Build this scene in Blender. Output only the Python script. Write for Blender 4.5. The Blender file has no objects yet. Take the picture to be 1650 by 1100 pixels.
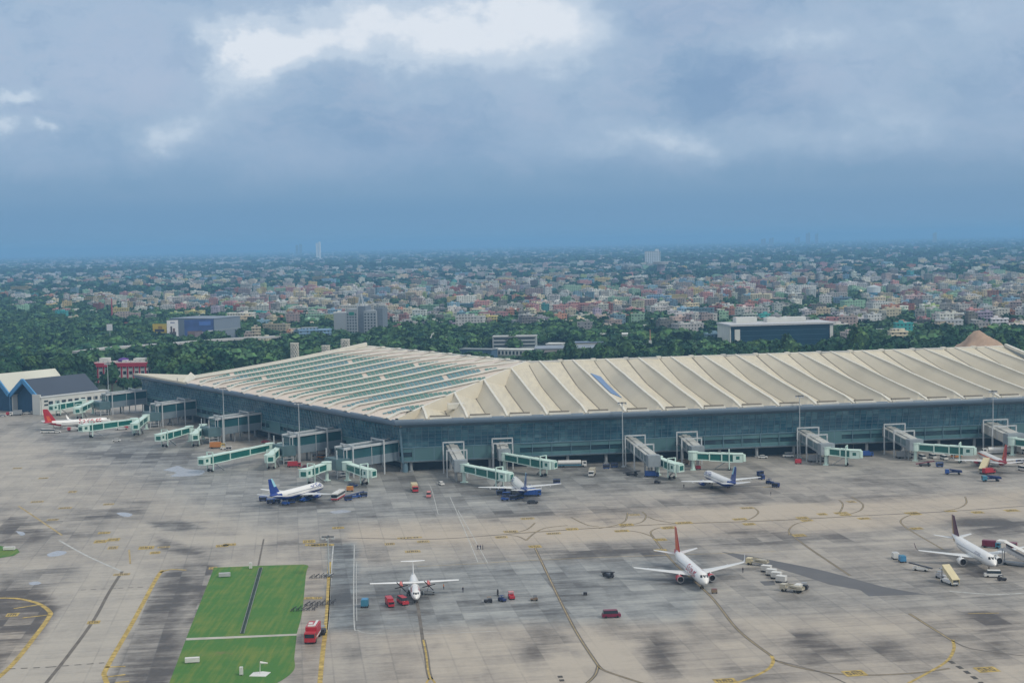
import bpy, math, random
import numpy as np
from math import sin, cos, pi, radians, atan2, hypot, exp
random.seed(7); rng = np.random.default_rng(11)
S = bpy.context.scene
COL = S.collection

# ---------------------------------------------------------------- camera
FOC, CX, CY, HC, YH = 2400., 825., 550., 104., 391.
ROLL = math.atan(34/1650.); PITCH = math.atan((CY-YH)*cos(ROLL)/FOC)
_Rh = np.array((1., 0, 0)); FW = np.array((0, cos(PITCH), -sin(PITCH))); _Uh = np.array((0, sin(PITCH), cos(PITCH)))
RT = _Rh*cos(ROLL)-_Uh*sin(ROLL); UP = _Rh*sin(ROLL)+_Uh*cos(ROLL)
from mathutils import Matrix, Vector
cd = bpy.data.cameras.new('camera'); cam = bpy.data.objects.new('camera', cd); COL.objects.link(cam)
m = Matrix.Identity(4)
for i in range(3):
    m[i][0] = RT[i]; m[i][1] = UP[i]; m[i][2] = -FW[i]
m[2][3] = HC
cam.matrix_world = m
cd.sensor_width = 36; cd.lens = 36*FOC/1650.; cd.clip_start = 1; cd.clip_end = 90000
S.camera = cam
S.render.resolution_x = 1024; S.render.resolution_y = 682

def at(px, py, h=0.):
    d = FW+(px-CX)/FOC*RT+(CY-py)/FOC*UP
    t = (h-HC)/d[2]
    return (d[0]*t, d[1]*t, h)
def pix(x, y, z=0.):
    v = np.array((x, y, z-HC)); f = v@FW
    return (CX+FOC*(v@RT)/f, CY-FOC*(v@UP)/f, FOC/f)

# ---------------------------------------------------------------- colour management, sky, sun
S.view_settings.view_transform = 'Standard'; S.view_settings.look = 'None'
S.view_settings.exposure = 0; S.view_settings.gamma = 1
S.render.engine = 'CYCLES'
S.cycles.use_denoising = True; S.cycles.max_bounces = 5; S.cycles.diffuse_bounces = 2
S.cycles.glossy_bounces = 2; S.cycles.transmission_bounces = 2; S.cycles.volume_bounces = 1
S.cycles.caustics_reflective = False; S.cycles.caustics_refractive = False

def lin(r, g, b):
    f = lambda c: (c/255./12.92) if c/255. <= .04045 else ((c/255.+.055)/1.055)**2.4
    return (f(r), f(g), f(b), 1.)

SUN_EL, SUN_AZ = radians(46), radians(122)      # azimuth clockwise from +Y: high on the right
W = bpy.data.worlds.new('World'); S.world = W; W.use_nodes = True
nt = W.node_tree; N = nt.nodes; L = nt.links; N.clear()
def nd(t, **k):
    n = N.new(t)
    for a, v in k.items(): setattr(n, a, v)
    return n
def mth(op, a, b=None, c=None, clamp=False):
    n = nd('ShaderNodeMath', operation=op, use_clamp=clamp)
    for i, v in enumerate((a, b, c)):
        if v is None: continue
        if isinstance(v, (int, float)): n.inputs[i].default_value = v
        else: L.new(v, n.inputs[i])
    return n.outputs[0]
def vmth(op, a, b=None):
    n = nd('ShaderNodeVectorMath', operation=op)
    for i, v in enumerate((a, b)):
        if v is None: continue
        if isinstance(v, tuple): n.inputs[i].default_value = v
        else: L.new(v, n.inputs[i])
    return n.outputs['Value'] if op == 'DOT_PRODUCT' else n.outputs[0]
tc = nd('ShaderNodeTexCoord'); sp = nd('ShaderNodeSeparateXYZ'); L.new(tc.outputs['Generated'], sp.inputs[0])
azm = mth('ARCTAN2', sp.outputs[0], sp.outputs[1]); elv = mth('ARCSINE', sp.outputs[2])
U_ = mth('MULTIPLY', azm, 2400.); V_ = mth('MULTIPLY', elv, 2400.)
cb = nd('ShaderNodeCombineXYZ'); L.new(U_, cb.inputs[0]); L.new(V_, cb.inputs[1])
P0 = cb.outputs[0]
def noise(vec, scale, detail, rough=.55):
    n = nd('ShaderNodeTexNoise'); n.inputs['Scale'].default_value = scale; n.inputs['Detail'].default_value = detail
    n.inputs['Roughness'].default_value = rough; L.new(vec, n.inputs['Vector']); return n
st = vmth('MULTIPLY', P0, (1., 1.5, 1.))
n1 = noise(st, .006, 7, .58)
wob = vmth('MULTIPLY', vmth('SUBTRACT', n1.outputs['Color'], (.5, .5, .5)), (190., 110., 0.))
n1b = noise(st, .022, 4, .6)
wob2 = vmth('MULTIPLY', vmth('SUBTRACT', n1b.outputs['Color'], (.5, .5, .5)), (38., 30., 0.))
P1 = vmth('ADD', vmth('ADD', P0, wob), wob2)
def blobs(lst):
    acc = None
    for (px, py, rx, ry, amp) in lst:
        u = px-825.; v = (YH-(px-CX)*34/1650.)-py
        q = vmth('MULTIPLY', vmth('SUBTRACT', P1, (u, v, 0.)), (1./rx, 1./ry, 0.))
        g = mth('POWER', .3679, vmth('DOT_PRODUCT', q, q))
        acc = mth('MULTIPLY', g, amp) if acc is None else mth('MULTIPLY_ADD', g, amp, acc)
    return acc
bright = blobs([(560, 60, 170, 55, .62), (440, 80, 70, 50, .58), (390, 135, 80, 60, .38), (320, 195, 100, 42, .24), (800, 30, 200, 55, .75), (300, 222, 110, 30, .36),
                (760, 110, 120, 60, .42), (900, 60, 120, 60, .3), (1060, 225, 130, 40, .38), (1340, 60, 190, 80, .34), (1440, 190, 190, 60, .34), (1600, 40, 160, 90, .34),
                (1240, 85, 90, 22, .22), (75, 165, 80, 16, .62), (30, 214, 42, 24, .75), (100, 222, 20, 16, .5), (180, 40, 260, 70, .26), (650, 165, 90, 22, .18),
                (960, 130, 120, 70, .2), (1240, 240, 300, 34, .22), (880, 215, 90, 60, .14), (1640, 260, 80, 15, .15)])
dark = blobs([(1180, 120, 130, 60, .5), (620, 160, 130, 80, .30), (1080, 30, 120, 45, .35), (660, 230, 160, 40, .24), (1630, 150, 90, 40, .3),
              (150, 330, 500, 60, .14), (1200, 180, 160, 30, .2)])
n2 = noise(st, .011, 8, .62)
hi = mth('MULTIPLY', bright, mth('MULTIPLY_ADD', n2.outputs['Fac'], 1.3, .42))
# a darker base layer on blue
gr = nd('ShaderNodeValToRGB'); r = gr.color_ramp; r.interpolation = 'EASE'
L.new(mth('DIVIDE', V_, 1000.), gr.inputs[0])
for i, (p, c) in enumerate([(0., (114, 154, 188)), (.05, (112, 152, 188)), (.09, (122, 158, 191)), (.16, (143, 172, 202)), (.32, (160, 185, 211)), (1., (190, 205, 222))]):
    e = r.elements[i] if i < 2 else r.elements.new(p)
    e.position = p; e.color = lin(*c)
def mix(fac, a, b, bt='MIX'):
    n = nd('ShaderNodeMix', data_type='RGBA', blend_type=bt)
    if isinstance(fac, (int, float)): n.inputs[0].default_value = fac
    else: L.new(fac, n.inputs[0])
    for i, v in ((6, a), (7, b)):
        if isinstance(v, tuple): n.inputs[i].default_value = v
        else: L.new(v, n.inputs[i])
    return n.outputs[2]
hgt = nd('ShaderNodeMapRange'); L.new(V_, hgt.inputs[0]); hgt.inputs[1].default_value = 70; hgt.inputs[2].default_value = 260
# right hand side is greyer
grey = nd('ShaderNodeMapRange'); L.new(U_, grey.inputs[0]); grey.inputs[1].default_value = -200; grey.inputs[2].default_value = 800
base = mix(mth('MULTIPLY', grey.outputs[0], .35), gr.outputs[0], lin(128, 156, 186))
n3 = noise(st, .0042, 7, .6)
broad = nd('ShaderNodeMapRange'); broad.interpolation_type = 'SMOOTHSTEP'; L.new(n3.outputs['Fac'], broad.inputs[0]); broad.inputs[1].default_value = .34; broad.inputs[2].default_value = .68
base = mix(mth('MULTIPLY', mth('MULTIPLY', broad.outputs[0], hgt.outputs[0]), .85), base, lin(172, 190, 215))
base = mix(mth('MINIMUM', mth('MULTIPLY', dark, mth('MULTIPLY_ADD', n2.outputs['Fac'], .9, .55)), .85), base, lin(113, 147, 186))
n4 = noise(vmth('MULTIPLY', P1, (1., 1.9, 1.)), .0075, 9, .64)
lay = nd('ShaderNodeMapRange'); lay.interpolation_type = 'SMOOTHSTEP'; L.new(n4.outputs['Fac'], lay.inputs[0]); lay.inputs[1].default_value = .42; lay.inputs[2].default_value = .66
base = mix(mth('MULTIPLY', mth('MULTIPLY', lay.outputs[0], hgt.outputs[0]), .55), base, lin(178, 192, 214))
lay2 = nd('ShaderNodeMapRange'); lay2.interpolation_type = 'SMOOTHSTEP'; L.new(n4.outputs['Fac'], lay2.inputs[0]); lay2.inputs[1].default_value = .50; lay2.inputs[2].default_value = .32
base = mix(mth('MULTIPLY', mth('MULTIPLY', lay2.outputs[0], hgt.outputs[0]), .45), base, lin(122, 153, 190))
cr = nd('ShaderNodeValToRGB'); cr.color_ramp.interpolation = 'EASE'
L.new(hi, cr.inputs[0])
for i, (p, c) in enumerate([(0., (150, 176, 206)), (.35, (168, 190, 214)), (.66, (196, 211, 228)), (.98, (226, 233, 242))]):
    e = cr.color_ramp.elements[i] if i < 2 else cr.color_ramp.elements.new(p)
    e.position = p; e.color = lin(*c)
cm = nd('ShaderNodeMapRange'); cm.interpolation_type = 'SMOOTHSTEP'; L.new(hi, cm.inputs[0]); cm.inputs[1].default_value = .03; cm.inputs[2].default_value = .66
cloud = mix(cm.outputs[0], base, cr.outputs[0])
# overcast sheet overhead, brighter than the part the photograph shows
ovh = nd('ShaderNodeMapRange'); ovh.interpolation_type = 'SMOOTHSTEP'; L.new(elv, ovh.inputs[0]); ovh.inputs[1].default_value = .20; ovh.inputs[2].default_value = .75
back = nd('ShaderNodeMapRange'); back.interpolation_type = 'SMOOTHSTEP'; L.new(sp.outputs[1], back.inputs[0]); back.inputs[1].default_value = .35; back.inputs[2].default_value = -.55; back.inputs[4].default_value = .92  # unseen sky behind the camera brightened to light the facing facades
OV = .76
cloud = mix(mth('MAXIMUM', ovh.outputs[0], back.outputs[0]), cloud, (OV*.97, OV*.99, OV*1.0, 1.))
sky = nd('ShaderNodeTexSky', sky_type='NISHITA', sun_disc=False, sun_elevation=SUN_EL, sun_rotation=SUN_AZ)
BG = .1
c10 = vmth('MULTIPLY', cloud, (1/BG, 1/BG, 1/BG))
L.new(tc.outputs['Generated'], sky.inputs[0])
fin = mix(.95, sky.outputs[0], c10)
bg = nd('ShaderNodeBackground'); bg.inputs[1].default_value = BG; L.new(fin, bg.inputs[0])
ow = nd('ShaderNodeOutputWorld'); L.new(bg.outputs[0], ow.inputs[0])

sd = bpy.data.lights.new('sun', 'SUN'); sd.energy = 1.8; sd.angle = radians(10); sd.color = (1., .93, .80)
sun = bpy.data.objects.new('sun', sd); COL.objects.link(sun)
dv = Vector((sin(SUN_AZ)*cos(SUN_EL), cos(SUN_AZ)*cos(SUN_EL), sin(SUN_EL)))
sun.rotation_euler = dv.to_track_quat('Z', 'Y').to_euler(); sun.location = (0, 0, 400)

# ---------------------------------------------------------------- helpers
MATS = {}
def mat(name, rgb, rough=.6, metal=0., var=0., scale=.5, coat=0., spec=.5, dirt=None):
    if name in MATS: return MATS[name]
    M = bpy.data.materials.new(name); M.use_nodes = True; t = M.node_tree
    b = t.nodes['Principled BSDF']; c = tuple(rgb[:3])+(1.,)
    b.inputs['Base Color'].default_value = c; b.inputs['Roughness'].default_value = rough; b.inputs['Metallic'].default_value = metal
    b.inputs['Specular IOR Level'].default_value = spec
    if coat: b.inputs['Coat Weight'].default_value = coat
    v = var if var else .12
    o = t.nodes.new('ShaderNodeTexCoord'); n = t.nodes.new('ShaderNodeTexNoise'); n.inputs['Scale'].default_value = scale; n.inputs['Detail'].default_value = 5
    t.links.new(o.outputs['Object'], n.inputs['Vector'])
    mr = t.nodes.new('ShaderNodeMapRange'); mr.inputs[1].default_value = .3; mr.inputs[2].default_value = .7; mr.inputs[3].default_value = 1-v; mr.inputs[4].default_value = 1+v*.6
    t.links.new(n.outputs['Fac'], mr.inputs[0])
    x = t.nodes.new('ShaderNodeMix'); x.data_type = 'RGBA'; x.blend_type = 'MULTIPLY'; x.inputs[0].default_value = 1.
    x.inputs[6].default_value = c; t.links.new(mr.outputs[0], x.inputs[7])
    t.links.new(x.outputs[2], b.inputs['Base Color'])
    MATS[name] = M
    return M
class MB:
    def __init__(s): s.v = []; s.f = []; s.mi = []; s.uv = {}; s.m = 0
    def add(s, vs, fs):
        o = len(s.v); s.v += [tuple(map(float, p)) for p in vs]; s.f += [tuple(o+i for i in f) for f in fs]; s.mi += [s.m]*len(fs); return s
    def box(s, c, d, rz=0., ry=0.):
        x, y, z = d[0]/2, d[1]/2, d[2]/2; ca, sa = cos(rz), sin(rz); cp, sp_ = cos(ry), sin(ry)
        vs = []
        for k in (-z, z):
            for (a, b) in ((-x, -y), (x, -y), (x, y), (-x, y)):
                a2, k2 = a*cp+k*sp_, -a*sp_+k*cp
                vs.append((c[0]+a2*ca-b*sa, c[1]+a2*sa+b*ca, c[2]+k2))
        return s.add(vs, [(3, 2, 1, 0), (4, 5, 6, 7), (0, 1, 5, 4), (1, 2, 6, 5), (2, 3, 7, 6), (3, 0, 4, 7)])
    def hexa(s, b, t):       # bottom quad (ccw), top quad (ccw)
        return s.add(list(b)+list(t), [(3, 2, 1, 0), (4, 5, 6, 7), (0, 1, 5, 4), (1, 2, 6, 5), (2, 3, 7, 6), (3, 0, 4, 7)])
    def prism(s, poly, z0, z1):
        n = len(poly); zt = z1 if isinstance(z1, (list, tuple)) else [z1]*n; zb = z0 if isinstance(z0, (list, tuple)) else [z0]*n
        vs = [(p[0], p[1], zb[i]) for i, p in enumerate(poly)]+[(p[0], p[1], zt[i]) for i, p in enumerate(poly)]
        return s.add(vs, [tuple(range(n-1, -1, -1)), tuple(range(n, 2*n))]+[(i, (i+1) % n, n+(i+1) % n, n+i) for i in range(n)])
    def beam(s, a, b, w, h=None):      # rectangular bar from a to b
        a = Vector(a); b = Vector(b); h = h or w; d = (b-a)
        if d.length < 1e-6: return s
        d.normalize(); up = Vector((0, 0, 1)) if abs(d.z) < .95 else Vector((1, 0, 0))
        sx = d.cross(up).normalized()*(w/2); sz = sx.cross(d).normalized()*(h/2)
        return s.hexa([a-sx-sz, a+sx-sz, b+sx-sz, b-sx-sz], [a-sx+sz, a+sx+sz, b+sx+sz, b-sx+sz])
    def tube(s, a, b, r0, r1=None, n=8):
        a = Vector(a); b = Vector(b); r1 = r0 if r1 is None else r1; d = (b-a).normalized()
        up = Vector((0, 0, 1)) if abs(d.z) < .95 else Vector((1, 0, 0)); x = d.cross(up).normalized(); y = x.cross(d)
        vs = [a+(x*cos(2*pi*i/n)+y*sin(2*pi*i/n))*r0 for i in range(n)]+[b+(x*cos(2*pi*i/n)+y*sin(2*pi*i/n))*r1 for i in range(n)]
        return s.add(vs, [(i, (i+1) % n, n+(i+1) % n, n+i) for i in range(n)]+[tuple(range(n-1, -1, -1)), tuple(range(n, 2*n))])
    def loft(s, rings, cap=True):
        n = len(rings[0]); vs = [p for r_ in rings for p in r_]; fs = []
        for k in range(len(rings)-1):
            for i in range(n): fs.append((k*n+i, k*n+(i+1) % n, (k+1)*n+(i+1) % n, (k+1)*n+i))
        if cap: fs += [tuple(range(n-1, -1, -1)), tuple(range((len(rings)-1)*n, len(rings)*n))]
        return s.add(vs, fs)
    def build(s, name, mats, parent=None, smooth=False, label=None):
        me = bpy.data.meshes.new(name); me.from_pydata(s.v, [], s.f)
        if not isinstance(mats, (list, tuple)): mats = [mats]
        for q in mats: me.materials.append(q)
        if len(mats) > 1: me.polygons.foreach_set('material_index', s.mi)
        if smooth:
            me.polygons.foreach_set('use_smooth', [True]*len(me.polygons))
            try: me.set_sharp_from_angle(angle=radians(40))
            except Exception: pass
        me.update()
        o = bpy.data.objects.new(name, me); COL.objects.link(o)
        if parent is not None: o.parent = parent
        if label: o['label'] = label
        return o
def tag(o, label=None, cat=None, group=None, kind=None):
    for k, v in (('label', label), ('category', cat), ('group', group), ('kind', kind)):
        if v: o[k] = v
    return o
def empty(name, loc=(0, 0, 0), rz=0., label=None, cat=None, group=None):
    o = bpy.data.objects.new(name, None); COL.objects.link(o); o.location = loc; o.rotation_euler = (0, 0, rz); o.empty_display_size = 1
    return tag(o, label, cat, group)
def kids(o): return [c for c in COL.objects if c.parent is o]
KID = {}
def copy_tree(o, loc, rz, label, group=None, scale=None):
    if o.name not in KID: KID[o.name] = [(c, kids(c)) for c in kids(o)]
    r_ = o.copy(); COL.objects.link(r_); r_.location = loc; r_.rotation_euler = (0, 0, rz); r_['label'] = label
    if group: r_['group'] = group
    if scale: r_.scale = scale
    for c, gs in KID[o.name]:
        k = c.copy(); COL.objects.link(k); k.parent = r_
        for g in gs:
            g2 = g.copy(); COL.objects.link(g2); g2.parent = k
    return r_
def bigmesh(name, verts, quads, mats, attrs=None, mi=None, uv=None, smooth=False):
    me = bpy.data.meshes.new(name); nv, nf = len(verts), len(quads); k = quads.shape[1]
    me.vertices.add(nv); me.vertices.foreach_set('co', np.asarray(verts, np.float32).ravel())
    me.loops.add(nf*k); me.loops.foreach_set('vertex_index', np.asarray(quads, np.int32).ravel())
    me.polygons.add(nf); me.polygons.foreach_set('loop_start', np.arange(0, nf*k, k, dtype=np.int32))
    try: me.polygons.foreach_set('loop_total', np.full(nf, k, np.int32))
    except Exception: pass
    if mi is not None: me.polygons.foreach_set('material_index', np.asarray(mi, np.int32))
    if smooth: me.polygons.foreach_set('use_smooth', np.ones(nf, bool))
    for q in (mats if isinstance(mats, (list, tuple)) else [mats]): me.materials.append(q)
    me.update(calc_edges=True)
    for nm, (dom, typ, data) in (attrs or {}).items():
        a = me.attributes.new(nm, typ, dom)
        a.data.foreach_set('color' if typ == 'FLOAT_COLOR' else 'value', np.asarray(data, np.float32).ravel())
    if uv is not None:
        l_ = me.uv_layers.new(name='UVMap'); l_.data.foreach_set('uv', np.asarray(uv, np.float32).ravel())
    o = bpy.data.objects.new(name, me); COL.objects.link(o)
    return o
def shader(name):
    M = bpy.data.materials.new(name); M.use_nodes = True; t = M.node_tree; b = t.nodes['Principled BSDF']; MATS[name] = M
    def node(ty, **k):
        n = t.nodes.new(ty)
        for a, v in k.items():
            if a == 'inp':
                for kk, vv in v.items():
                    if isinstance(vv, bpy.types.NodeSocket): t.links.new(vv, n.inputs[kk])
                    else: n.inputs[kk].default_value = vv
            else: setattr(n, a, v)
        return n
    def mx(f, a, c, bt='MIX'):
        n = node('ShaderNodeMix', data_type='RGBA', blend_type=bt)
        for i, v in ((0, f), (6, a), (7, c)):
            if isinstance(v, bpy.types.NodeSocket): t.links.new(v, n.inputs[i])
            else: n.inputs[i].default_value = v
        return n.outputs[2]
    def ma(op, a, c=None, d=None, clamp=False):
        n = node('ShaderNodeMath', operation=op, use_clamp=clamp)
        for i, v in enumerate((a, c, d)):
            if v is None: continue
            if isinstance(v, bpy.types.NodeSocket): t.links.new(v, n.inputs[i])
            else: n.inputs[i].default_value = v
        return n.outputs[0]
    return M, t, b, node, mx, ma
# ---------------------------------------------------------------- ground, apron, grass, markings
def cat_rom(pts, n=8, closed=False):
    if len(pts) < 3: return pts
    out = []; P = [pts[0]]+list(pts)+[pts[-1]]
    for i in range(1, len(P)-2):
        p0, p1, p2, p3 = P[i-1], P[i], P[i+1], P[i+2]
        for k in range(n):
            t = k/n
            out.append(tuple(.5*((2*p1[j])+(-p0[j]+p2[j])*t+(2*p0[j]-5*p1[j]+4*p2[j]-p3[j])*t*t+(-p0[j]+3*p1[j]-3*p2[j]+p3[j])*t**3) for j in (0, 1)))
    out.append(tuple(pts[-1][:2])); return out

M, t, b, node, mx, ma = shader('earth')
co = node('ShaderNodeNewGeometry').outputs['Position']
a1 = node('ShaderNodeTexNoise', inp={'Vector': co, 'Scale': .004, 'Detail': 9, 'Roughness': .65}).outputs['Fac']
a2 = node('ShaderNodeTexNoise', inp={'Vector': co, 'Scale': .05, 'Detail': 5}).outputs['Fac']
rp = node('ShaderNodeValToRGB', inp={0: a1}); cr = rp.color_ramp
for i, (p, c) in enumerate([(.38, (.016, .036, .018, 1)), (.52, (.028, .055, .024, 1)), (.62, (.06, .08, .05, 1)), (.75, (.13, .13, .11, 1))]):
    e = cr.elements[i] if i < 2 else cr.elements.new(p)
    e.position = p; e.color = c
t.links.new(mx(.35, rp.outputs[0], mx(a2, (.01, .03, .012, 1), (.07, .10, .05, 1))), b.inputs['Base Color']); b.inputs['Roughness'].default_value = .95
gx = np.array([-45000, -20000, -9000, -4000, -1800, -800, 0, 800, 1800, 4000, 9000, 20000, 45000.]); gy = np.array([-600, 100, 500, 1000, 1800, 3000, 5000, 8000, 13000, 20000, 30000, 45000.])
vs = [(x, y, -.12) for y in gy for x in gx]; nx = len(gx)
g = bigmesh('ground', np.array(vs), np.array([(j*nx+i, j*nx+i+1, (j+1)*nx+i+1, (j+1)*nx+i) for j in range(len(gy)-1) for i in range(nx-1)]), M)
tag(g, kind='structure')

# apron concrete: a fine sheet whose weathering, oil stains and painted shade under aircraft are stored on its points
M, t, b, node, mx, ma = shader('apron_concrete')
geo = node('ShaderNodeNewGeometry').outputs['Position']
mp = node('ShaderNodeMapping', inp={'Vector': geo, 'Rotation': (0, 0, radians(-8.4))}).outputs[0]
at_ = lambda nme: node('ShaderNodeAttribute', attribute_name=nme).outputs['Fac']
tone, blue, warm = at_('tone'), at_('blue'), at_('warm')
sx = node('ShaderNodeSeparateXYZ', inp={0: mp})
def cell(w_, h_, seed):
    q = node('ShaderNodeCombineXYZ', inp={0: ma('FLOOR', ma('DIVIDE', sx.outputs[0], w_)), 1: ma('FLOOR', ma('DIVIDE', sx.outputs[1], h_)), 2: seed})
    return node('ShaderNodeTexWhiteNoise', inp={0: q.outputs[0]}).outputs[0]
big = node('ShaderNodeTexNoise', inp={'Vector': mp, 'Scale': .018, 'Detail': 8, 'Roughness': .62}).outputs['Fac']
stk = node('ShaderNodeTexNoise', inp={'Vector': node('ShaderNodeMapping', inp={'Vector': mp, 'Scale': (.05, .22, 1)}).outputs[0], 'Scale': 1., 'Detail': 7, 'Roughness': .65}).outputs['Fac']
stk2 = node('ShaderNodeTexNoise', inp={'Vector': node('ShaderNodeMapping', inp={'Vector': mp, 'Scale': (.14, .035, 1)}).outputs[0], 'Scale': 1., 'Detail': 5, 'Roughness': .6}).outputs['Fac']
fine = node('ShaderNodeTexNoise', inp={'Vector': mp, 'Scale': .55, 'Detail': 6, 'Roughness': .7}).outputs['Fac']
stk3 = node('ShaderNodeTexNoise', inp={'Vector': node('ShaderNodeMapping', inp={'Vector': mp, 'Scale': (.022, .5, 1)}).outputs[0], 'Scale': 1., 'Detail': 6, 'Roughness': .7}).outputs['Fac']
c1 = cell(7.5, 7.5, 1.); c2 = cell(22.5, 7.5, 5.); c3 = cell(7.5, 52.5, 9.)
mod = ma('ADD', ma('MULTIPLY', c1, .55), ma('ADD', ma('MULTIPLY', c3, .35), ma('MULTIPLY_ADD', stk, 2.2, -.65)))
mod = ma('MULTIPLY', ma('MAXIMUM', mod, .15), 1.5)
tone = ma('MULTIPLY_ADD', ma('SUBTRACT', tone, .31), mod, .31)
dk = ma('ADD', tone, ma('MULTIPLY', ma('SUBTRACT', stk, .5), .80))
dk = ma('ADD', dk, ma('MULTIPLY', ma('SUBTRACT', stk2, .5), .6))
dk = ma('ADD', dk, ma('MULTIPLY', ma('SUBTRACT', stk3, .5), .55))
dk = ma('ADD', dk, ma('MULTIPLY', ma('SUBTRACT', big, .5), 1.0))
dk = ma('ADD', dk, ma('MULTIPLY', ma('SUBTRACT', fine, .5), .35))
dk = ma('ADD', dk, ma('MULTIPLY', ma('SUBTRACT', c1, .5), .19))
dk = ma('ADD', dk, ma('MULTIPLY', ma('SUBTRACT', c2, .5), .12))
dk = ma('ADD', dk, ma('MULTIPLY', ma('SUBTRACT', c3, .5), .12), clamp=True)
rp = node('ShaderNodeValToRGB', inp={0: dk}); cr = rp.color_ramp
for i, (p, c) in enumerate([(0., (.40, .375, .335, 1)), (.3, (.30, .283, .262, 1)), (.55, (.20, .19, .178, 1)), (.8, (.115, .105, .098, 1)), (1., (.075, .069, .066, 1))]):
    e = cr.elements[i] if i < 2 else cr.elements.new(p)
    e.position = p; e.color = c
c = mx(blue, rp.outputs[0], (.82, .97, 1.10, 1), 'MULTIPLY')
c = mx(warm, c, (1.10, .99, .86, 1), 'MULTIPLY')
def seam(o_, per, w_):
    f = ma('ABSOLUTE', ma('SUBTRACT', ma('FRACT', ma('DIVIDE', o_, per)), .5))
    return ma('GREATER_THAN', f, .5-w_/per)
sm = ma('MAXIMUM', seam(sx.outputs[0], 7.5, .22), seam(sx.outputs[1], 7.5, .22))
c = mx(ma('MULTIPLY', sm, node('ShaderNodeMapRange', inp={0: big, 1: .4, 2: .62, 3: .05, 4: .34}).outputs[0]), c, (.10, .10, .10, 1))
t.links.new(c, b.inputs['Base Color'])
t.links.new(ma('MULTIPLY_ADD', fine, .3, .42), b.inputs['Roughness']); b.inputs['Specular IOR Level'].default_value = .35
STEP = 2.6
xs = np.arange(-640, 640, STEP); ys = np.arange(240, 1160, STEP); X, Y = np.meshgrid(xs, ys)
v = np.stack([X, Y, np.full_like(X, -HC)], -1)
f = v@FW; PXg = CX+FOC*(v@RT)/f; PYg = CY-FOC*(v@UP)/f
def soft_poly(poly, edge):
    poly = [tuple(p) for p in poly]; inside = np.zeros(X.shape, bool); dist = np.full(X.shape, 1e9)
    n = len(poly)
    for i in range(n):
        (x1, y1), (x2, y2) = poly[i], poly[(i+1) % n]
        if y1 != y2:
            c_ = ((y1 > PYg) != (y2 > PYg)) & (PXg < (x2-x1)*(PYg-y1)/(y2-y1)+x1); inside ^= c_
        dx, dy = x2-x1, y2-y1; L2 = dx*dx+dy*dy
        tt = np.clip(((PXg-x1)*dx+(PYg-y1)*dy)/max(L2, 1e-6), 0, 1)
        dist = np.minimum(dist, np.hypot(PXg-x1-tt*dx, (PYg-y1-tt*dy)*1.6))
    sd_ = np.where(inside, dist, -dist)
    return np.clip(sd_/edge*.5+.5, 0, 1)
def blob(px, py, rx, ry, ang=0.):
    a = radians(ang); dx, dy = PXg-px, PYg-py
    u = (dx*cos(a)+dy*sin(a))/rx; w = (-dx*sin(a)+dy*cos(a))/ry
    return np.exp(-(u*u+w*w))
T = np.full(X.shape, .285); B = np.full(X.shape, .10); Wm = np.full(X.shape, .42)
def P(poly, e, dt, db=0, dw=0):
    global T, B, Wm
    s_ = soft_poly(poly, e); T = T+s_*dt*1.55; B = B+s_*db; Wm = Wm+s_*dw
def G(px, py, rx, ry, dt, ang=0., db=0):
    global T, B
    g_ = blob(px, py, rx, ry, ang); T = T+g_*dt*1.08; B = B+g_*db
# darker, cooler concrete near the stands of the terminal
P([(60, 690), (230, 700), (420, 745), (640, 752), (900, 742), (1100, 770), (900, 800), (860, 832), (640, 850), (420, 840), (300, 800), (180, 745)], 40, .08, .40, -.25)
P([(900, 735), (1650, 690), (1650, 775), (1500, 782), (1300, 770), (1100, 790), (950, 775)], 26, .05, .15, -.05)
P([(0, 650), (330, 690), (330, 735), (120, 735), (0, 690)], 20, .05, .1)
P([(530, 878), (575, 872), (573, 1008), (600, 1013), (528, 1014)], 6, .16, .75, -.3)
P([(575, 912), (820, 905), (1130, 893), (1150, 940), (1110, 1000), (800, 1003), (600, 1018), (572, 1005)], 16, .10, .5, -.3)
P([(1140, 895), (1400, 930), (1650, 935), (1650, 985), (1400, 980), (1150, 990)], 20, .05, .1, -.1)
# paler warm taxilane and bottom field
P([(560, 842), (1100, 818), (1650, 792), (1650, 832), (1300, 860), (1100, 862), (820, 880), (560, 872)], 12, -.13, -.2, .35)
P([(620, 1020), (1650, 985), (1650, 1130), (620, 1130)], 20, -.06, -.15, .1)
P([(0, 700), (110, 740), (300, 810), (420, 860), (420, 905), (260, 915), (200, 912), (80, 840), (0, 790)], 24, -.05, .05, .05)
# taxiway at bottom left with dark shoulders
P([(0, 915), (180, 905), (265, 925), (168, 1130), (-40, 1130), (80, 1000), (85, 960), (30, 935)], 10, -.09, 0, -.1)
P([(270, 915), (350, 905), (343, 940), (262, 1130), (160, 1130), (250, 935)], 7, .23, .0, -.1)
P([(-60, 955), (70, 950), (92, 980), (60, 1035), (-60, 1120)], 8, .25, -.15, .25)
P([(0, 925), (110, 905), (140, 930), (60, 952), (0, 958)], 14, .22, 0, 0)
P([(0, 826), (40, 842), (80, 862), (60, 872), (0, 880)], 8, .22, 0, .15)
P([(478, 912), (526, 905), (520, 1040), (512, 1130), (470, 1130), (480, 1010)], 6, .06, -.1, .15)
G(300, 1000, 12, 55, -.3, 12); G(285, 945, 18, 30, .22, 20); G(320, 960, 10, 50, .1, 15)
P([(250, 865), (262, 866), (305, 880), (330, 895), (300, 893), (262, 885)], 5, .22)
P([(238, 842), (290, 838), (325, 850), (290, 855), (260, 853)], 4, .30, .2)
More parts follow.
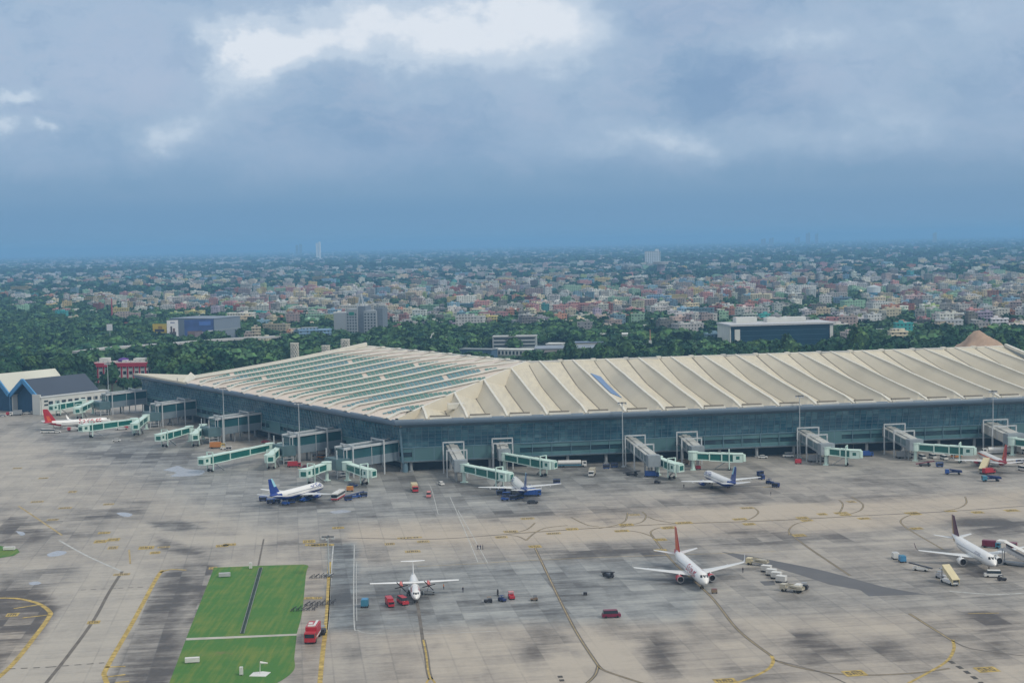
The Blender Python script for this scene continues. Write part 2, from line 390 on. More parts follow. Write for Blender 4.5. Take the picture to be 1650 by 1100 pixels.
for q in [(60, 838, 30, 8, .3), (150, 827, 60, 9, .34), (215, 822, 30, 6, .2), (120, 860, 40, 7, .22), (215, 733, 120, 6, .22), (280, 708, 90, 7, .14), (110, 750, 50, 5, .12),
          (330, 870, 90, 6, -.1), (880, 830, 110, 9, .26), (930, 823, 60, 6, .2), (960, 886, 70, 9, .33), (1010, 893, 50, 6, .24), (1230, 868, 80, 10, .26), (1170, 875, 60, 6, .2),
          (1160, 812, 90, 5, .22), (1430, 800, 80, 8, .2), (1300, 806, 60, 6, .2), (1610, 848, 50, 14, .5), (1560, 838, 30, 5, .3), (1370, 862, 50, 12, .25), (1215, 858, 60, 7, .16),
          (860, 1050, 25, 30, .3), (895, 1030, 30, 16, .22), (1055, 1040, 22, 26, .42), (1075, 1065, 20, 26, .25), (1290, 1030, 60, 14, .38), (1380, 1050, 90, 10, .36), (1330, 1065, 60, 10, .28), (1600, 1005, 60, 22, .5),
          (1500, 1020, 40, 14, .2), (1430, 1035, 36, 12, .2), (1560, 1060, 60, 12, .2), (1225, 1085, 110, 16, .22), (1110, 1010, 60, 18, .14), (1010, 960, 60, 12, .08), (915, 950, 30, 14, .18), (1000, 1010, 28, 12, .16),
          (790, 965, 70, 10, .08), (700, 1070, 90, 12, -.08), (990, 1090, 120, 10, -.06), (1250, 1020, 26, 20, -.16), (760, 1090, 60, 8, .12), (665, 955, 70, 10, .18), (1060, 917, 45, 6, .26), (1190, 917, 55, 5, .2), (1110, 938, 40, 6, .22),  # last marks paint shade and oil under the open-apron aircraft
          (455, 812, 55, 8, .2), (530, 800, 60, 8, .18), (835, 800, 60, 9, .24), (1170, 787, 60, 8, .24), (1180, 800, 60, 6, .1), (1560, 925, 60, 8, .26), (1600, 760, 40, 8, .22), (1400, 775, 40, 7, .18), (1060, 780, 30, 6, .16),  # mostly painted shade and oil below the other parked aircraft
          (245, 1090, 40, 20, .1), (380, 860, 40, 4, .16), (45, 905, 60, 5, -.12), (420, 870, 60, 6, -.1), (640, 860, 50, 5, -.1), (610, 900, 50, 6, .1), (530, 1060, 30, 30, -.08), (1640, 910, 30, 20, .1)]:
    G(*q)
rr = np.random.default_rng(3)
for i in range(150):       # slab-sized soot and oil patches along the stands
    px_, py_ = rr.uniform(560, 1650), rr.uniform(1000, 1100); s_ = rr.uniform(8, 30); G(px_, py_, s_, s_*.45, rr.uniform(-.09, .17), rr.uniform(-8, 60))
for i in range(110):
    px_, py_ = rr.uniform(0, 1650), rr.uniform(790, 900); s_ = rr.uniform(10, 50); G(px_, py_, s_, s_*.14, rr.uniform(-.12, .20), rr.uniform(-4, 8))
lim = [(-640, 1150), (-400, 1150), (-235, 1010), (-185, 960), (-20, 830), (640, 905)]
keepY = np.interp(X, [a for a, _ in lim], [b_ for _, b_ in lim])
ny, nx = X.shape; idx = np.arange(ny*nx).reshape(ny, nx)
ok = (Y < keepY)[:-1, :-1]
q = np.stack([idx[:-1, :-1][ok], idx[:-1, 1:][ok], idx[1:, 1:][ok], idx[1:, :-1][ok]], -1)
used = np.unique(q); remap = -np.ones(ny*nx, int); remap[used] = np.arange(len(used))
vv = np.stack([X.ravel(), Y.ravel(), np.zeros(X.size)], -1)[used]
ap = bigmesh('apron', vv, remap[q], M, {'tone': ('POINT', 'FLOAT', T.ravel()[used]), 'blue': ('POINT', 'FLOAT', np.clip(B.ravel()[used], 0, 1)), 'warm': ('POINT', 'FLOAT', np.clip(Wm.ravel()[used], 0, 1))})
tag(ap, kind='structure')

def sheet(name, polys, m_, z, parent=None):
    mb = MB()
    for p in polys:
        mb.add([(*at(x, y)[:2], z) for x, y in p], [tuple(range(len(p)-1, -1, -1)) if 1 else 0])
    o = mb.build(name, m_, parent); me = o.data
    import bmesh
    bm = bmesh.new(); bm.from_mesh(me)
    for f_ in bm.faces:
        f_.normal_update()
        if f_.normal.z < 0: f_.normal_flip()
    bmesh.ops.triangulate(bm, faces=bm.faces[:]); bm.to_mesh(me); bm.free()
    return o
# asphalt road across the stands
M, t, b, node, mx, ma = shader('asphalt')
geo = node('ShaderNodeNewGeometry').outputs['Position']
a1 = node('ShaderNodeTexNoise', inp={'Vector': geo, 'Scale': .08, 'Detail': 8, 'Roughness': .7}).outputs['Fac']
t.links.new(mx(a1, (.075, .078, .088, 1), (.15, .15, .155, 1)), b.inputs['Base Color']); b.inputs['Roughness'].default_value = .8
tag(sheet('service_road', [cat_rom([(1162, 888), (1210, 895), (1254, 904), (1300, 913), (1336, 921), (1391, 936), (1430, 946), (1492, 957)], 5)+[(1400, 960), (1386, 950), (1336, 941), (1290, 926), (1249, 914), (1200, 904)]], M, .012), kind='structure')
tag(sheet('asphalt_patch', [[(1224, 936), (1246, 935), (1250, 942), (1232, 943)]], M, .012), kind='structure')
# grass
M, t, b, node, mx, ma = shader('grass')
geo = node('ShaderNodeNewGeometry').outputs['Position']
a1 = node('ShaderNodeTexNoise', inp={'Vector': geo, 'Scale': .06, 'Detail': 8, 'Roughness': .65}).outputs['Fac']
mp = node('ShaderNodeMapping', inp={'Vector': geo, 'Rotation': (0, 0, radians(12)), 'Scale': (.9, .05, 1)}).outputs[0]
a2 = node('ShaderNodeTexNoise', inp={'Vector': mp, 'Scale': 1., 'Detail': 4}).outputs['Fac']
a3 = node('ShaderNodeTexNoise', inp={'Vector': geo, 'Scale': 1.2, 'Detail': 5, 'Roughness': .7}).outputs['Fac']
g0 = mx(a3, (.035, .13, .024, 1), (.07, .19, .035, 1))
k = node('ShaderNodeMapRange', inp={0: ma('ADD', ma('MULTIPLY', a1, .55), ma('MULTIPLY', a2, .45)), 1: .46, 2: .62, 3: 0., 4: .8}).outputs[0]
k2 = node('ShaderNodeMapRange', inp={0: node('ShaderNodeTexNoise', inp={'Vector': geo, 'Scale': .11, 'Detail': 7, 'Roughness': .7}).outputs['Fac'], 1: .60, 2: .74, 3: 0., 4: .7}).outputs[0]
t.links.new(mx(k2, mx(k, g0, (.15, .20, .04, 1)), (.17, .14, .07, 1)), b.inputs['Base Color']); b.inputs['Roughness'].default_value = .95
tag(sheet('grass_field', [[(345, 914), (420, 911)]+cat_rom([(490, 909), (497, 912), (493, 925), (487, 985), (478, 1021)], 4)+[(300, 1028)],
                          [(299, 1031), (478, 1023)]+cat_rom([(474, 1060), (474, 1078), (455, 1095), (420, 1112)], 4)+[(268, 1112)]], M, .05), kind='structure')
tag(sheet('grass_verge', [[(-40, 872), (0, 879), (28, 884), (32, 889), (22, 895), (-40, 905)]], M, .05), kind='structure')
conc = mat('pale_concrete', (.42, .41, .37), .9, var=.2, scale=.2)
dkc = mat('ditch_floor_green', (.025, .05, .045), .9, var=.3, scale=.3)
tag(sheet('footpath', [[(300, 1027.6), (478, 1020.6), (478, 1023.4), (300, 1031.2)]], conc, .065), kind='structure')
# drainage channel: two kerbs and a dark floor
ch = MB(); ch.m = 0
for k in range(14):
    y0, y1 = 914+k*7.6, 914+(k+1)*7.6; x0, x1 = 420.5-(y0-914)*.285, 420.5-(y1-914)*.285
    a, b_ = at(x0-2.6, y0), at(x1-3., y1); c_, d_ = at(x0+2.6, y0), at(x1+3., y1)
    ch.m = 0; ch.add([(a[0], a[1], .07), (b_[0], b_[1], .07), (d_[0], d_[1], .07), (c_[0], c_[1], .07)], [(0, 1, 2, 3)])
    ch.m = 1
    ch.beam((a[0], a[1], .14), (b_[0], b_[1], .14), .2, .2); ch.beam((c_[0], c_[1], .14), (d_[0], d_[1], .14), .2, .2)
tag(ch.build('drainage_channel', [dkc, mat('wet_concrete', (.17, .20, .18), .8, var=.2)]), kind='structure')
# lighter meadows among the woods
md = mat('meadow_grass', (.06, .135, .045), .95, var=.3, scale=.03)
MEADOW = [[(225, 583), (330, 577), (330, 583), (235, 589)], [(835, 560), (945, 556), (950, 566), (860, 570)], [(1030, 560), (1120, 556), (1140, 564), (1050, 571)], [(20, 560), (110, 556), (120, 561), (30, 566)], [(420, 548), (500, 545), (505, 551), (425, 554)], [(650, 545), (730, 543), (735, 548), (655, 551)], [(1360, 552), (1450, 548), (1455, 553), (1370, 557)]]
tag(sheet('meadow', MEADOW, md, -.06), kind='structure')
# rain puddles
pud = mat('puddle_water', (.36, .37, .40), .25, spec=.5)
tag(sheet('puddle', [cat_rom([(262, 757), (275, 753), (287, 750), (300, 755), (325, 757), (330, 760), (322, 765), (300, 767), (275, 767), (284, 761), (262, 757)], 4),
                     cat_rom([(187, 826), (200, 825), (213, 828), (208, 832), (196, 831), (187, 826)], 4), cat_rom([(76, 892), (92, 887), (108, 889), (96, 895), (78, 896), (76, 892)], 4),
                     cat_rom([(25, 855), (38, 857), (40, 861), (33, 862), (25, 855)], 3), cat_rom([(530, 824), (552, 821), (566, 824), (540, 827), (530, 824)], 3), cat_rom([(46, 938), (60, 936), (66, 940), (50, 942), (46, 938)], 3)], pud, .018), kind='structure')

# painted lines
yel = mat('yellow_paint', (.44, .32, .09), .7, var=.5, scale=.6); wht = mat('white_paint', (.46, .47, .46), .7, var=.3, scale=.6); blk = mat('black_paint', (.07, .065, .06), .8, var=.3, scale=.4)
yel2 = mat('worn_yellow_paint', (.40, .31, .15), .8, var=.4, scale=.4); tyre = mat('tyre_track', (.15, .135, .12), .85, var=.3, scale=.3)
ln = MB()
def line(pts, w, m_, z=.03, dash=None, sm=True):
    pts = cat_rom(pts, 8) if sm and len(pts) > 2 else pts
    P_ = [Vector((*at(x, y)[:2], z)) for x, y in pts]; ln.m = m_
    acc = 0.
    for i in range(len(P_)-1):
        a, b_ = P_[i], P_[i+1]; d = b_-a; l_ = d.length
        if l_ < 1e-4: continue
        d /= l_; n_ = Vector((-d.y, d.x, 0))
        pa, pb = (P_[i-1] if i else a), (P_[i+2] if i+2 < len(P_) else b_)
        na = (b_-pa).normalized(); nb = (pb-a).normalized(); na = Vector((-na.y, na.x, 0))*w/2; nb = Vector((-nb.y, nb.x, 0))*w/2
        if dash:
            s_ = 0.
            while s_ < l_:
                e_ = min(l_, s_+dash*.55)
                ln.add([a+d*s_-n_*w/2, a+d*e_-n_*w/2, a+d*e_+n_*w/2, a+d*s_+n_*w/2], [(0, 1, 2, 3)]); s_ += dash
        else: ln.add([a-na, b_-nb, b_+nb, a+na], [(0, 1, 2, 3)])
def lead(pts, w=.34):
    line(pts, 1.0, 4, .022); line(pts, w*.6, 1, .03)
# stand lead-in lines and the taxilane
lead([(861, 880), (880, 920), (900, 962), (930, 1020), (964, 1072)]); lead([(964, 1072), (975, 1080), (1010, 1092), (1060, 1108)]); lead([(964, 1072), (958, 1088), (940, 1105)], .3)
lead([(1050, 862), (1085, 905), (1145, 960), (1190, 1015), (1243, 1056)]); line([(1243, 1056), (1246, 1064), (1240, 1075), (1222, 1086), (1190, 1098), (1150, 1108)], .9, 0)
lead([(1246, 1062), (1280, 1073), (1340, 1084), (1400, 1087), (1480, 1083), (1530, 1076)], .3)
lead([(1272, 858), (1300, 880), (1370, 927)], .3); lead([(1465, 988), (1500, 1010), (1535, 1032)], .5)
line([(1535, 1030), (1537, 1045), (1525, 1065), (1490, 1086), (1460, 1102)], .8, 0); line([(1535, 1032), (1560, 1043), (1600, 1050), (1650, 1056)], .5, 4); line([(1400, 1120), (1330, 1085), (1246, 1062)], .5, 4)
line([(682, 1030), (687, 1055), (690, 1080), (694, 1094)], 1.3, 4); line([(682, 1030), (687, 1055), (690, 1080), (694, 1094)], .5, 0, .034)
line([(694, 1090), (688, 1098), (684, 1106)], .5, 0); line([(694, 1090), (700, 1098), (706, 1106)], .5, 0); line([(672, 968), (677, 1000), (681, 1030)], .9, 4)
line([(560, 866), (700, 868), (820, 860), (980, 849), (1100, 843), (1250, 838), (1400, 830), (1520, 824), (1650, 815)], .8, 4)
line([(820, 859), (980, 848.6), (1100, 842.6), (1250, 837.6), (1400, 829.6)], .25, 0)
for cv in ([(848, 870), (862, 858), (880, 850), (915, 846)], [(848, 870), (835, 864), (815, 861)], [(1051, 864), (1049, 856), (1062, 850), (1090, 846)], [(1051, 864), (1030, 857), (1000, 853)],
           [(1011, 826), (1008, 838), (995, 845), (965, 851)], [(1035, 824), (1041, 831), (1035, 840), (1018, 845), (1000, 850)], [(1043, 832), (1060, 838), (1090, 843)],
           [(1272, 862), (1272, 852), (1284, 843), (1310, 838)], [(1214, 817), (1222, 825), (1212, 834), (1195, 840)], [(1352, 805), (1358, 812), (1355, 822), (1348, 828)], [(1372, 800), (1390, 812), (1386, 822), (1368, 828)],
           [(1460, 850), (1451, 840), (1460, 832), (1480, 826)], [(1460, 850), (1480, 862), (1520, 885)], [(1555, 800), (1557, 810), (1545, 818), (1520, 823)], [(920, 833), (945, 845), (965, 848)], [(862, 842), (850, 852), (830, 858)]):
    line(cv, .75, 4, .024); line(cv, .22, 1, .031)
line([(700, 962), (700, 962.1)], .1, 0)
# bottom-left taxiway edge and centre lines
line([(262, 918), (250, 935), (215, 1000), (172, 1075), (169, 1090), (176, 1108)], 1.3, 0); line([(258, 922), (275, 917), (300, 918)], 1.0, 0)
line([(-5, 963), (30, 964), (62, 972), (80, 985), (78, 995), (60, 1020), (20, 1070), (-20, 1105)], 1.4, 0)
line([(22, 980), (60, 974)], .9, 0, sm=False); line([(36, 995), (78, 990)], .9, 0, sm=False); line([(170, 1074), (202, 1073)], .9, 0, sm=False); line([(172, 1090), (202, 1086)], .9, 0, sm=False); line([(185, 1099), (208, 1097)], .9, 0, sm=False)
line([(197, 920), (175, 955), (150, 1000), (110, 1055), (70, 1105)], 1.0, 4); line([(95, 870), (140, 895), (196, 920)], .8, 3, .024); line([(30, 815), (60, 835), (100, 862)], .8, 1, .024)
line([(14, 1077), (80, 1074), (168, 1067)], .5, 2, .033, 3., sm=False); line([(130, 950), (190, 947), (240, 945)], .4, 2, .033, 3., sm=False); line([(1530, 1064), (1555, 1080), (1590, 1106)], 1.2, 2, .033, 4.5, sm=False)
line([(902, 1088), (908, 1102)], 1.2, 2, .033, 3., sm=False)
line([(208, 885), (210, 908)], .6, 1, .024); line([(425, 868), (416, 912)], .6, 4)
line([(531, 905), (527, 990), (519, 1060), (515, 1105)], 1.2, 0); line([(537, 879), (533, 930), (530, 985), (528, 1014)], .4, 3)
line([(571, 877), (570, 940), (571, 1008), (577, 1015), (600, 1020), (700, 1020), (800, 1016)], .32, 3); line([(575, 1000), (574, 930), (575, 905)], .18, 3)
line([(725, 800), (745, 845), (770, 905)], .28, 3); line([(738, 822), (760, 860), (786, 907)], .25, 3); line([(690, 778), (696, 790), (706, 828)], .25, 3)
line([(672, 912), (760, 908), (820, 904), (950, 898), (1100, 893), (1250, 888)], .35, 1, .024)
line([(640, 757), (690, 770)], .2, 3); line([(470, 745), (488, 758), (500, 764)], .5, 1)
line([(1530, 952), (1600, 957), (1650, 955)], .8, 3); line([(1560, 988), (1610, 987)], .4, 0)
# yellow designator boxes with dark characters
def box_mark(px, py, w, h, col=0, chars=3, ang=0.):
    a = at(px, py); rz = radians(8.4)+ang; ln.m = col
    ux, uy = cos(rz), sin(rz)
    def R(x, y, z): return (a[0]+x*ux-y*uy, a[1]+x*uy+y*ux, z)
    ln.add([R(-w/2, -h/2, .036), R(w/2, -h/2, .036), R(w/2, h/2, .036), R(-w/2, h/2, .036)], [(0, 1, 2, 3)])
    ln.m = 2; cw = w*.8/chars
    for i in range(chars):
        x0 = -w*.4+i*cw
        for (xa, ya, xb, yb) in ((.12, .1, .28, .9), (.28, .74, .8, .9), (.28, .42, .8, .58), (.64, .1, .8, .5)) if i % 2 else ((.12, .1, .28, .9), (.28, .1, .8, .26), (.64, .26, .8, .9), (.28, .74, .64, .9)):
            ln.add([R(x0+xa*cw, (ya-.5)*h*.75, .042), R(x0+xb*cw, (ya-.5)*h*.75, .042), R(x0+xb*cw, (yb-.5)*h*.75, .042), R(x0+xa*cw, (yb-.5)*h*.75, .042)], [(0, 1, 2, 3)])
for q in [(162, 872, 5, 4), (183, 869, 5, 4), (168, 858, 5, 3), (182, 882, 4, 4, 1), (236, 882, 6, 4), (250, 890, 4, 3), (264, 881, 5, 2, 1), (358, 879, 5, 3), (370, 877, 5, 3), (343, 915, 3, 3), (117, 792, 4, 4, 1), (175, 812, 5, 3, 1),
          (70, 770, 5, 3, 1), (28, 754, 5, 3, 1), (85, 837, 5, 3, 1), (105, 818, 6, 3, 1), (60, 808, 6, 3, 1), (20, 990, 4, 3), (151, 1002, 4, 2.6), (545, 850, 5, 3), (498, 872, 5, 4), (510, 877, 9, 2.2), (520, 878, 9, 2.2), (660, 866, 10, 2.2, 1), (682, 872, 5, 3, 1), (628, 876, 4, 3, 1),
          (665, 888, 6, 3, 1), (808, 865, 5, 3, 1), (823, 856, 6, 3, 1), (850, 835, 6, 3, 1), (862, 880, 5, 3), (892, 859, 6, 2.4, 1), (922, 852, 5, 3), (1002, 855, 6, 2.6), (1009, 845, 6, 3), (1022, 829, 5, 2.4, 1), (1077, 850, 6, 3), (1064, 869, 5, 3), (1064, 886, 5, 2.4), (1102, 842, 7, 3),
          (1192, 836, 6, 2.6), (1207, 844, 5, 3), (1204, 818, 6, 3, 1), (1293, 834, 5, 3), (1300, 838, 5, 2.4), (1325, 828, 4, 3), (1355, 826, 6, 2.4), (1362, 829, 5, 2.4), (1392, 835, 5, 2.6), (1288, 862, 5, 3), (1469, 826, 6, 2.6), (1475, 828, 5, 2.4), (1477, 851, 5, 2.6), (1532, 823, 5, 2), (1575, 825, 5, 3), (1630, 822, 6, 3),
          (1372, 808, 4, 3, 1), (1377, 1084, 6, 3.4), (1590, 1078, 6, 3.2), (1168, 1096, 6, 2.6), (475, 963, 3, 2), (498, 963, 3, 2), (512, 963, 3, 2), (485, 964, 2.4, 2, 1), (196, 925, 6, 2.4, 1), (1238, 784, 5, 1.4, 1)]:
    px_, py_, w_, h_ = q[:4]; box_mark(px_, py_, w_*.88, h_*1.35, q[4] if len(q) > 4 else 0, 3 if w_ > 4.5 else 2)
tag(ln.build('apron_markings', [yel, yel2, blk, wht, tyre]), kind='structure')
# ---------------------------------------------------------------- airport terminal
cream = mat('cream_roof', (.60, .55, .435), .55, var=.10, scale=.03); white = mat('white_trim', (.66, .64, .57), .5, var=.1, scale=.2)
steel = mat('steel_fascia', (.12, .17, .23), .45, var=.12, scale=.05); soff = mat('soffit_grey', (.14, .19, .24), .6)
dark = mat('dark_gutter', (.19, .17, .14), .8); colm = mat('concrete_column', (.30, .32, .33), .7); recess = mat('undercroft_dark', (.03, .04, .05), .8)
mull = mat('mullion_metal', (.13, .22, .28), .4); silver = mat('silver_frame', (.50, .53, .55), .4); 
def glass_mat(name, c0, c1, c2, pw, ph, rough=.12, seed=0.):
    M, t, b, node, mx, ma = shader(name)
    uvn = node('ShaderNodeUVMap').outputs[0]; s_ = node('ShaderNodeSeparateXYZ', inp={0: uvn})
    q = node('ShaderNodeCombineXYZ', inp={0: ma('FLOOR', ma('DIVIDE', s_.outputs[0], pw)), 1: ma('FLOOR', ma('DIVIDE', s_.outputs[1], ph)), 2: seed})
    w1 = node('ShaderNodeTexWhiteNoise', inp={0: q.outputs[0]}).outputs[0]
    n_ = node('ShaderNodeTexNoise', inp={'Vector': node('ShaderNodeMapping', inp={'Vector': uvn, 'Scale': (.03, .12, 1)}).outputs[0], 'Scale': 1., 'Detail': 5, 'Roughness': .7}).outputs['Fac']
    k = ma('ADD', ma('MULTIPLY', w1, .45), ma('MULTIPLY', node('ShaderNodeMapRange', inp={0: n_, 1: .3, 2: .7}).outputs[0], .6), clamp=True)
    rp = node('ShaderNodeValToRGB', inp={0: k}); e = rp.color_ramp.elements
    e[0].position = .2; e[0].color = (*c0, 1); e[1].position = 1.; e[1].color = (*c2, 1); e_ = rp.color_ramp.elements.new(.6); e_.color = (*c1, 1)
    t.links.new(rp.outputs[0], b.inputs['Base Color']); b.inputs['Roughness'].default_value = rough; b.inputs['Specular IOR Level'].default_value = .6
    return M
gl_main = glass_mat('curtain_wall_glass', (.02, .08, .13), (.05, .155, .21), (.18, .33, .37), 3.1, 1.7)
gl_teal = glass_mat('teal_spandrel_glass', (.06, .15, .175), (.085, .19, .21), (.13, .25, .265), 6.2, 3.4, .3, 3.)
gl_dark = glass_mat('dark_window_glass', (.01, .03, .055), (.02, .06, .08), (.05, .13, .15), 4.6, 2.2, .15, 7.)
HE, HRD = 24.6, 39.
Cc = np.array(at(636, 678, HE)[:2]); AR, AL = radians(8.45), radians(123.6)
uR = np.array((cos(AR), sin(AR))); vR = np.array((-sin(AR), cos(AR)))
uL = np.array((cos(AL), sin(AL))); vL = np.array((sin(AL), -cos(AL)))
WD = 129.
half = (AL-AR)/2; HIPL = WD/sin(half); hipd = np.array((cos(AR+half), sin(AR+half))); Bp = Cc+hipd*HIPL
UH = WD/math.tan(half)          # u of the ridge start in both wings
LR = 372.; LLr = 281.           # eave length of right wing (to its end) ; left main roof end
LLe = 352.                      # glass wing continues to here
BAYR, BAYL = 18.35, 20.8
def PR(u, v, z): p = Cc+uR*u+vR*v; return (p[0], p[1], z)
def PL(u, v, z): p = Cc+uL*u+vL*v; return (p[0], p[1], z)
# find ends from the photograph's ridge ends
_F = np.array(at(1620, 558, HRD)[:2])-Cc; LR = float(_F@uR)
_A = np.array(at(600, 557, HRD)[:2])-Cc; LLr = float(_A@uL)
_E = np.array(at(205, 603, HE)[:2])-Cc; LLe = float(_E@uL)
nR = round((LR-UH)/BAYR); BAYR = (LR-UH)/nR; nL = round((LLr-UH)/BAYL); BAYL = (LLr-UH)/nL
term = empty('airport_terminal', (0, 0, 0), 0, 'long two-winged airport terminal with folded cream roof over a teal glass front', 'airport terminal')
def zbase(v, sag): s_ = v/WD; return HE+(HRD-HE)*s_-4*sag*s_*(1-s_)
def lens(s_, side):
    if side == 'R': return min(1, .10+s_*11)*max(.06, min(1, (1.02-s_)*2.6))**.8
    return min(1, .2+s_*16)*max(0., min(1, (.98-s_)*5))
def roof(name, Pf, bay, Ltot, nbay0, A0, sag, side):
    """sawtooth folds across u, each bay from the hip outwards; returns meshes"""
    mb = MB(); NV = 26; caps = []; gut = []
    k0 = -int(UH/bay)-1
    u_of = lambda k, tt: UH+(k+tt)*bay
    vmin = lambda u: 0.
    vmax = lambda u: min(WD, u*math.tan(half)) if u < UH else WD
    def zz(u, v, tt):
        s_ = v/WD
        A = A0*lens(s_, side)
        h = tt/.36 if tt < .36 else (1-(tt-.36)/.64)
        return zbase(v, sag)+A*(h-.72 if side == 'R' else h-.5)
    TT = [0., .18, .36, .52, .68, .84, 1.]
    k = k0
    while u_of(k, 0) < Ltot-1:
        for i in range(len(TT)-1):
            ua, ub = u_of(k, TT[i]), u_of(k, TT[i+1])
            if ub < .5: continue
            ua = max(ua, .3)
            va, vb_ = vmax(ua), vmax(ub)
            ra = [(ua, va*j/NV) for j in range(NV+1)]; rb = [(ub, vb_*j/NV) for j in range(NV+1)]
            vs = [Pf(u, v, zz(u, v, TT[i])) for u, v in ra]+[Pf(u, v, zz(u, v, TT[i+1]-1e-6)) for u, v in rb]
            n = NV+1
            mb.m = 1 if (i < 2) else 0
            mb.add(vs, [((j, n+j, n+j+1, j+1) if side == 'R' else (j, j+1, n+j+1, n+j)) for j in range(NV)])
        # crest cap and valley gutter
        uc = u_of(k, .36)
        if uc > 3:
            vm = vmax(uc); n = 22; cp_ = MB(); caps.append(cp_)
            for j in range(n):
                v0, v1 = vm*j/n, vm*(j+1)/n
                cp_.beam(Pf(uc, v0, zz(uc, v0, .36)+.15), Pf(uc, v1, zz(uc, v1, .36)+.15), 1.0 if side == 'R' else 2.6, .55)
        ug = u_of(k, 0)
        if ug > 6:
            vm = vmax(ug); n = 22; gt_ = MB(); gut.append(gt_); w_ = .62 if (k % 2 or side == 'L') else .3
            for j in range(n):
                v0, v1 = vm*j/n, vm*(j+1)/n
                gt_.beam(Pf(ug, v0, zz(ug, v0, 0)+.12), Pf(ug, v1, zz(ug, v1, 0)+.12), w_, .2)
        k += 1
    return mb, caps, gut, zz, u_of, vmax, k0, k
def seam_roof(name, rgb, ang):
    M, t, b, node, mx, ma = shader(name)
    geo = node('ShaderNodeNewGeometry').outputs['Position']; mp = node('ShaderNodeMapping', inp={'Vector': geo, 'Rotation': (0, 0, -ang)}).outputs[0]
    s_ = node('ShaderNodeSeparateXYZ', inp={0: mp}); fr = ma('ABSOLUTE', ma('SUBTRACT', ma('FRACT', ma('DIVIDE', s_.outputs[0], 1.5)), .5)); sm = ma('GREATER_THAN', fr, .44)
    dirt = node('ShaderNodeTexNoise', inp={'Vector': node('ShaderNodeMapping', inp={'Vector': mp, 'Scale': (.35, .025, 1)}).outputs[0], 'Scale': 1., 'Detail': 7, 'Roughness': .7}).outputs['Fac']
    pat = node('ShaderNodeTexWhiteNoise', inp={0: node('ShaderNodeCombineXYZ', inp={0: ma('FLOOR', ma('DIVIDE', s_.outputs[0], 4.5)), 1: ma('FLOOR', ma('DIVIDE', s_.outputs[1], 24.))}).outputs[0]}).outputs[0]
    k = ma('ADD', node('ShaderNodeMapRange', inp={0: dirt, 1: .42, 2: .72, 3: 0., 4: .55}).outputs[0], ma('MULTIPLY', pat, .14), clamp=True)
    c = mx(k, (*rgb, 1), tuple(x*f for x, f in zip(rgb, (.62, .63, .66)))+(1,)); c = mx(ma('MULTIPLY', sm, .16), c, (.2, .19, .17, 1))
    t.links.new(c, b.inputs['Base Color']); b.inputs['Roughness'].default_value = .5; return M
cream_r = seam_roof('seamed_cream_right', (.63, .57, .435), AR); cream_l = seam_roof('seamed_cream_left', (.60, .55, .44), AL-pi)
creamf = mat('cream_fold', (.53, .485, .385), .6, var=.08, scale=.05)  # darker copy of the roof cream, painting shade onto the steep folds
rb, rcap, rgut, zzR, uR_, vmR, k0R, k1R = roof('right_roof', PR, BAYR, LR, nR, 5.4, .9, 'R')
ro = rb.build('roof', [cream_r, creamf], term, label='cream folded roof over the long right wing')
[q.build('roof_rib', white, ro) for q in rcap]; [q.build('gutter', dark, ro) for q in rgut]
lb, lcap, lgut, zzL, uL_, vmL, k0L, k1L = roof('left_roof', PL, BAYL, LLr, nL, 4.8, 1.0, 'L')
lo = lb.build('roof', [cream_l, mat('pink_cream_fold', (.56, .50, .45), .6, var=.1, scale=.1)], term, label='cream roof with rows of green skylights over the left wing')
[q.build('roof_rib', white, lo) for q in lcap]; [q.build('gutter', mat('warm_gutter', (.34, .28, .22), .8), lo) for q in lgut]
# skylight rows in the steep faces of the left wing
skg = [mat('skylight_green', (.09, .20, .18), .15, spec=.7), mat('skylight_blue', (.10, .21, .24), .15, spec=.7), mat('skylight_pale', (.30, .37, .36), .4)]
for k in range(k0L, k1L):
    sk = MB(); uc = uL_(k, .18); vm = min(vmL(uL_(k, .02)), vmL(uc)); v = 7.; rs = random.Random(k+50)
    if vm < 22: continue
    vend = vm*.86 if vm >= WD-1 else vm*.93
    while v < vend:
        run = rs.random(); sk.m = 2 if run < .04 else (1 if run < .16+.3*(k < 1) else 0)
        for _ in range(rs.choice((4, 6, 9))):
            if v >= vend: break
            a, b_ = v, v+2.1
            fe = min(1, (v-4)/25., (vend+3-v)/25.); lo_, hi_ = .50-.36*fe, .50+.42*fe
            def pt(vv, f_):
                tt = .36*f_; u = uL_(k, tt); return Vector(PL(u, vv, zzL(u, vv, tt)))+Vector((-uL[0]*.12, -uL[1]*.12, .22))
            sk.add([pt(a, lo_), pt(b_, lo_), pt(b_, hi_), pt(a, hi_)], [(0, 1, 2, 3)])
            v += 2.55
        if rs.random() < .12: v += 2.6
    sk.build('skylight', skg, term)
# ridge caps
def ridge(Pf, uf, n, side, wid):
    for k in range(n):
        mb = MB(); u0, u1 = uf(k, .06), uf(k, .94)
        a, b_ = Pf(u0, WD, HRD-.9), Pf(u1, WD, HRD-.9)
        mb.beam(a, b_, 3.4, 1.9); mb.beam(Pf(u0, WD, HRD+.2), Pf(u1, WD, HRD+.2), 2.2, .3)
        mb.box((*Pf(uf(k, -.02), WD, 0)[:2], HRD-.4), (2.4, 2.4, 2.4), AR if side == 'R' else AL)
        mb.build('ridge_cap', white if k % 3 else mat('grey_trim', (.5, .5, .48), .6), term)
ridge(PR, uR_, nR, 'R', 0); ridge(PL, uL_, nL, 'L', 0)
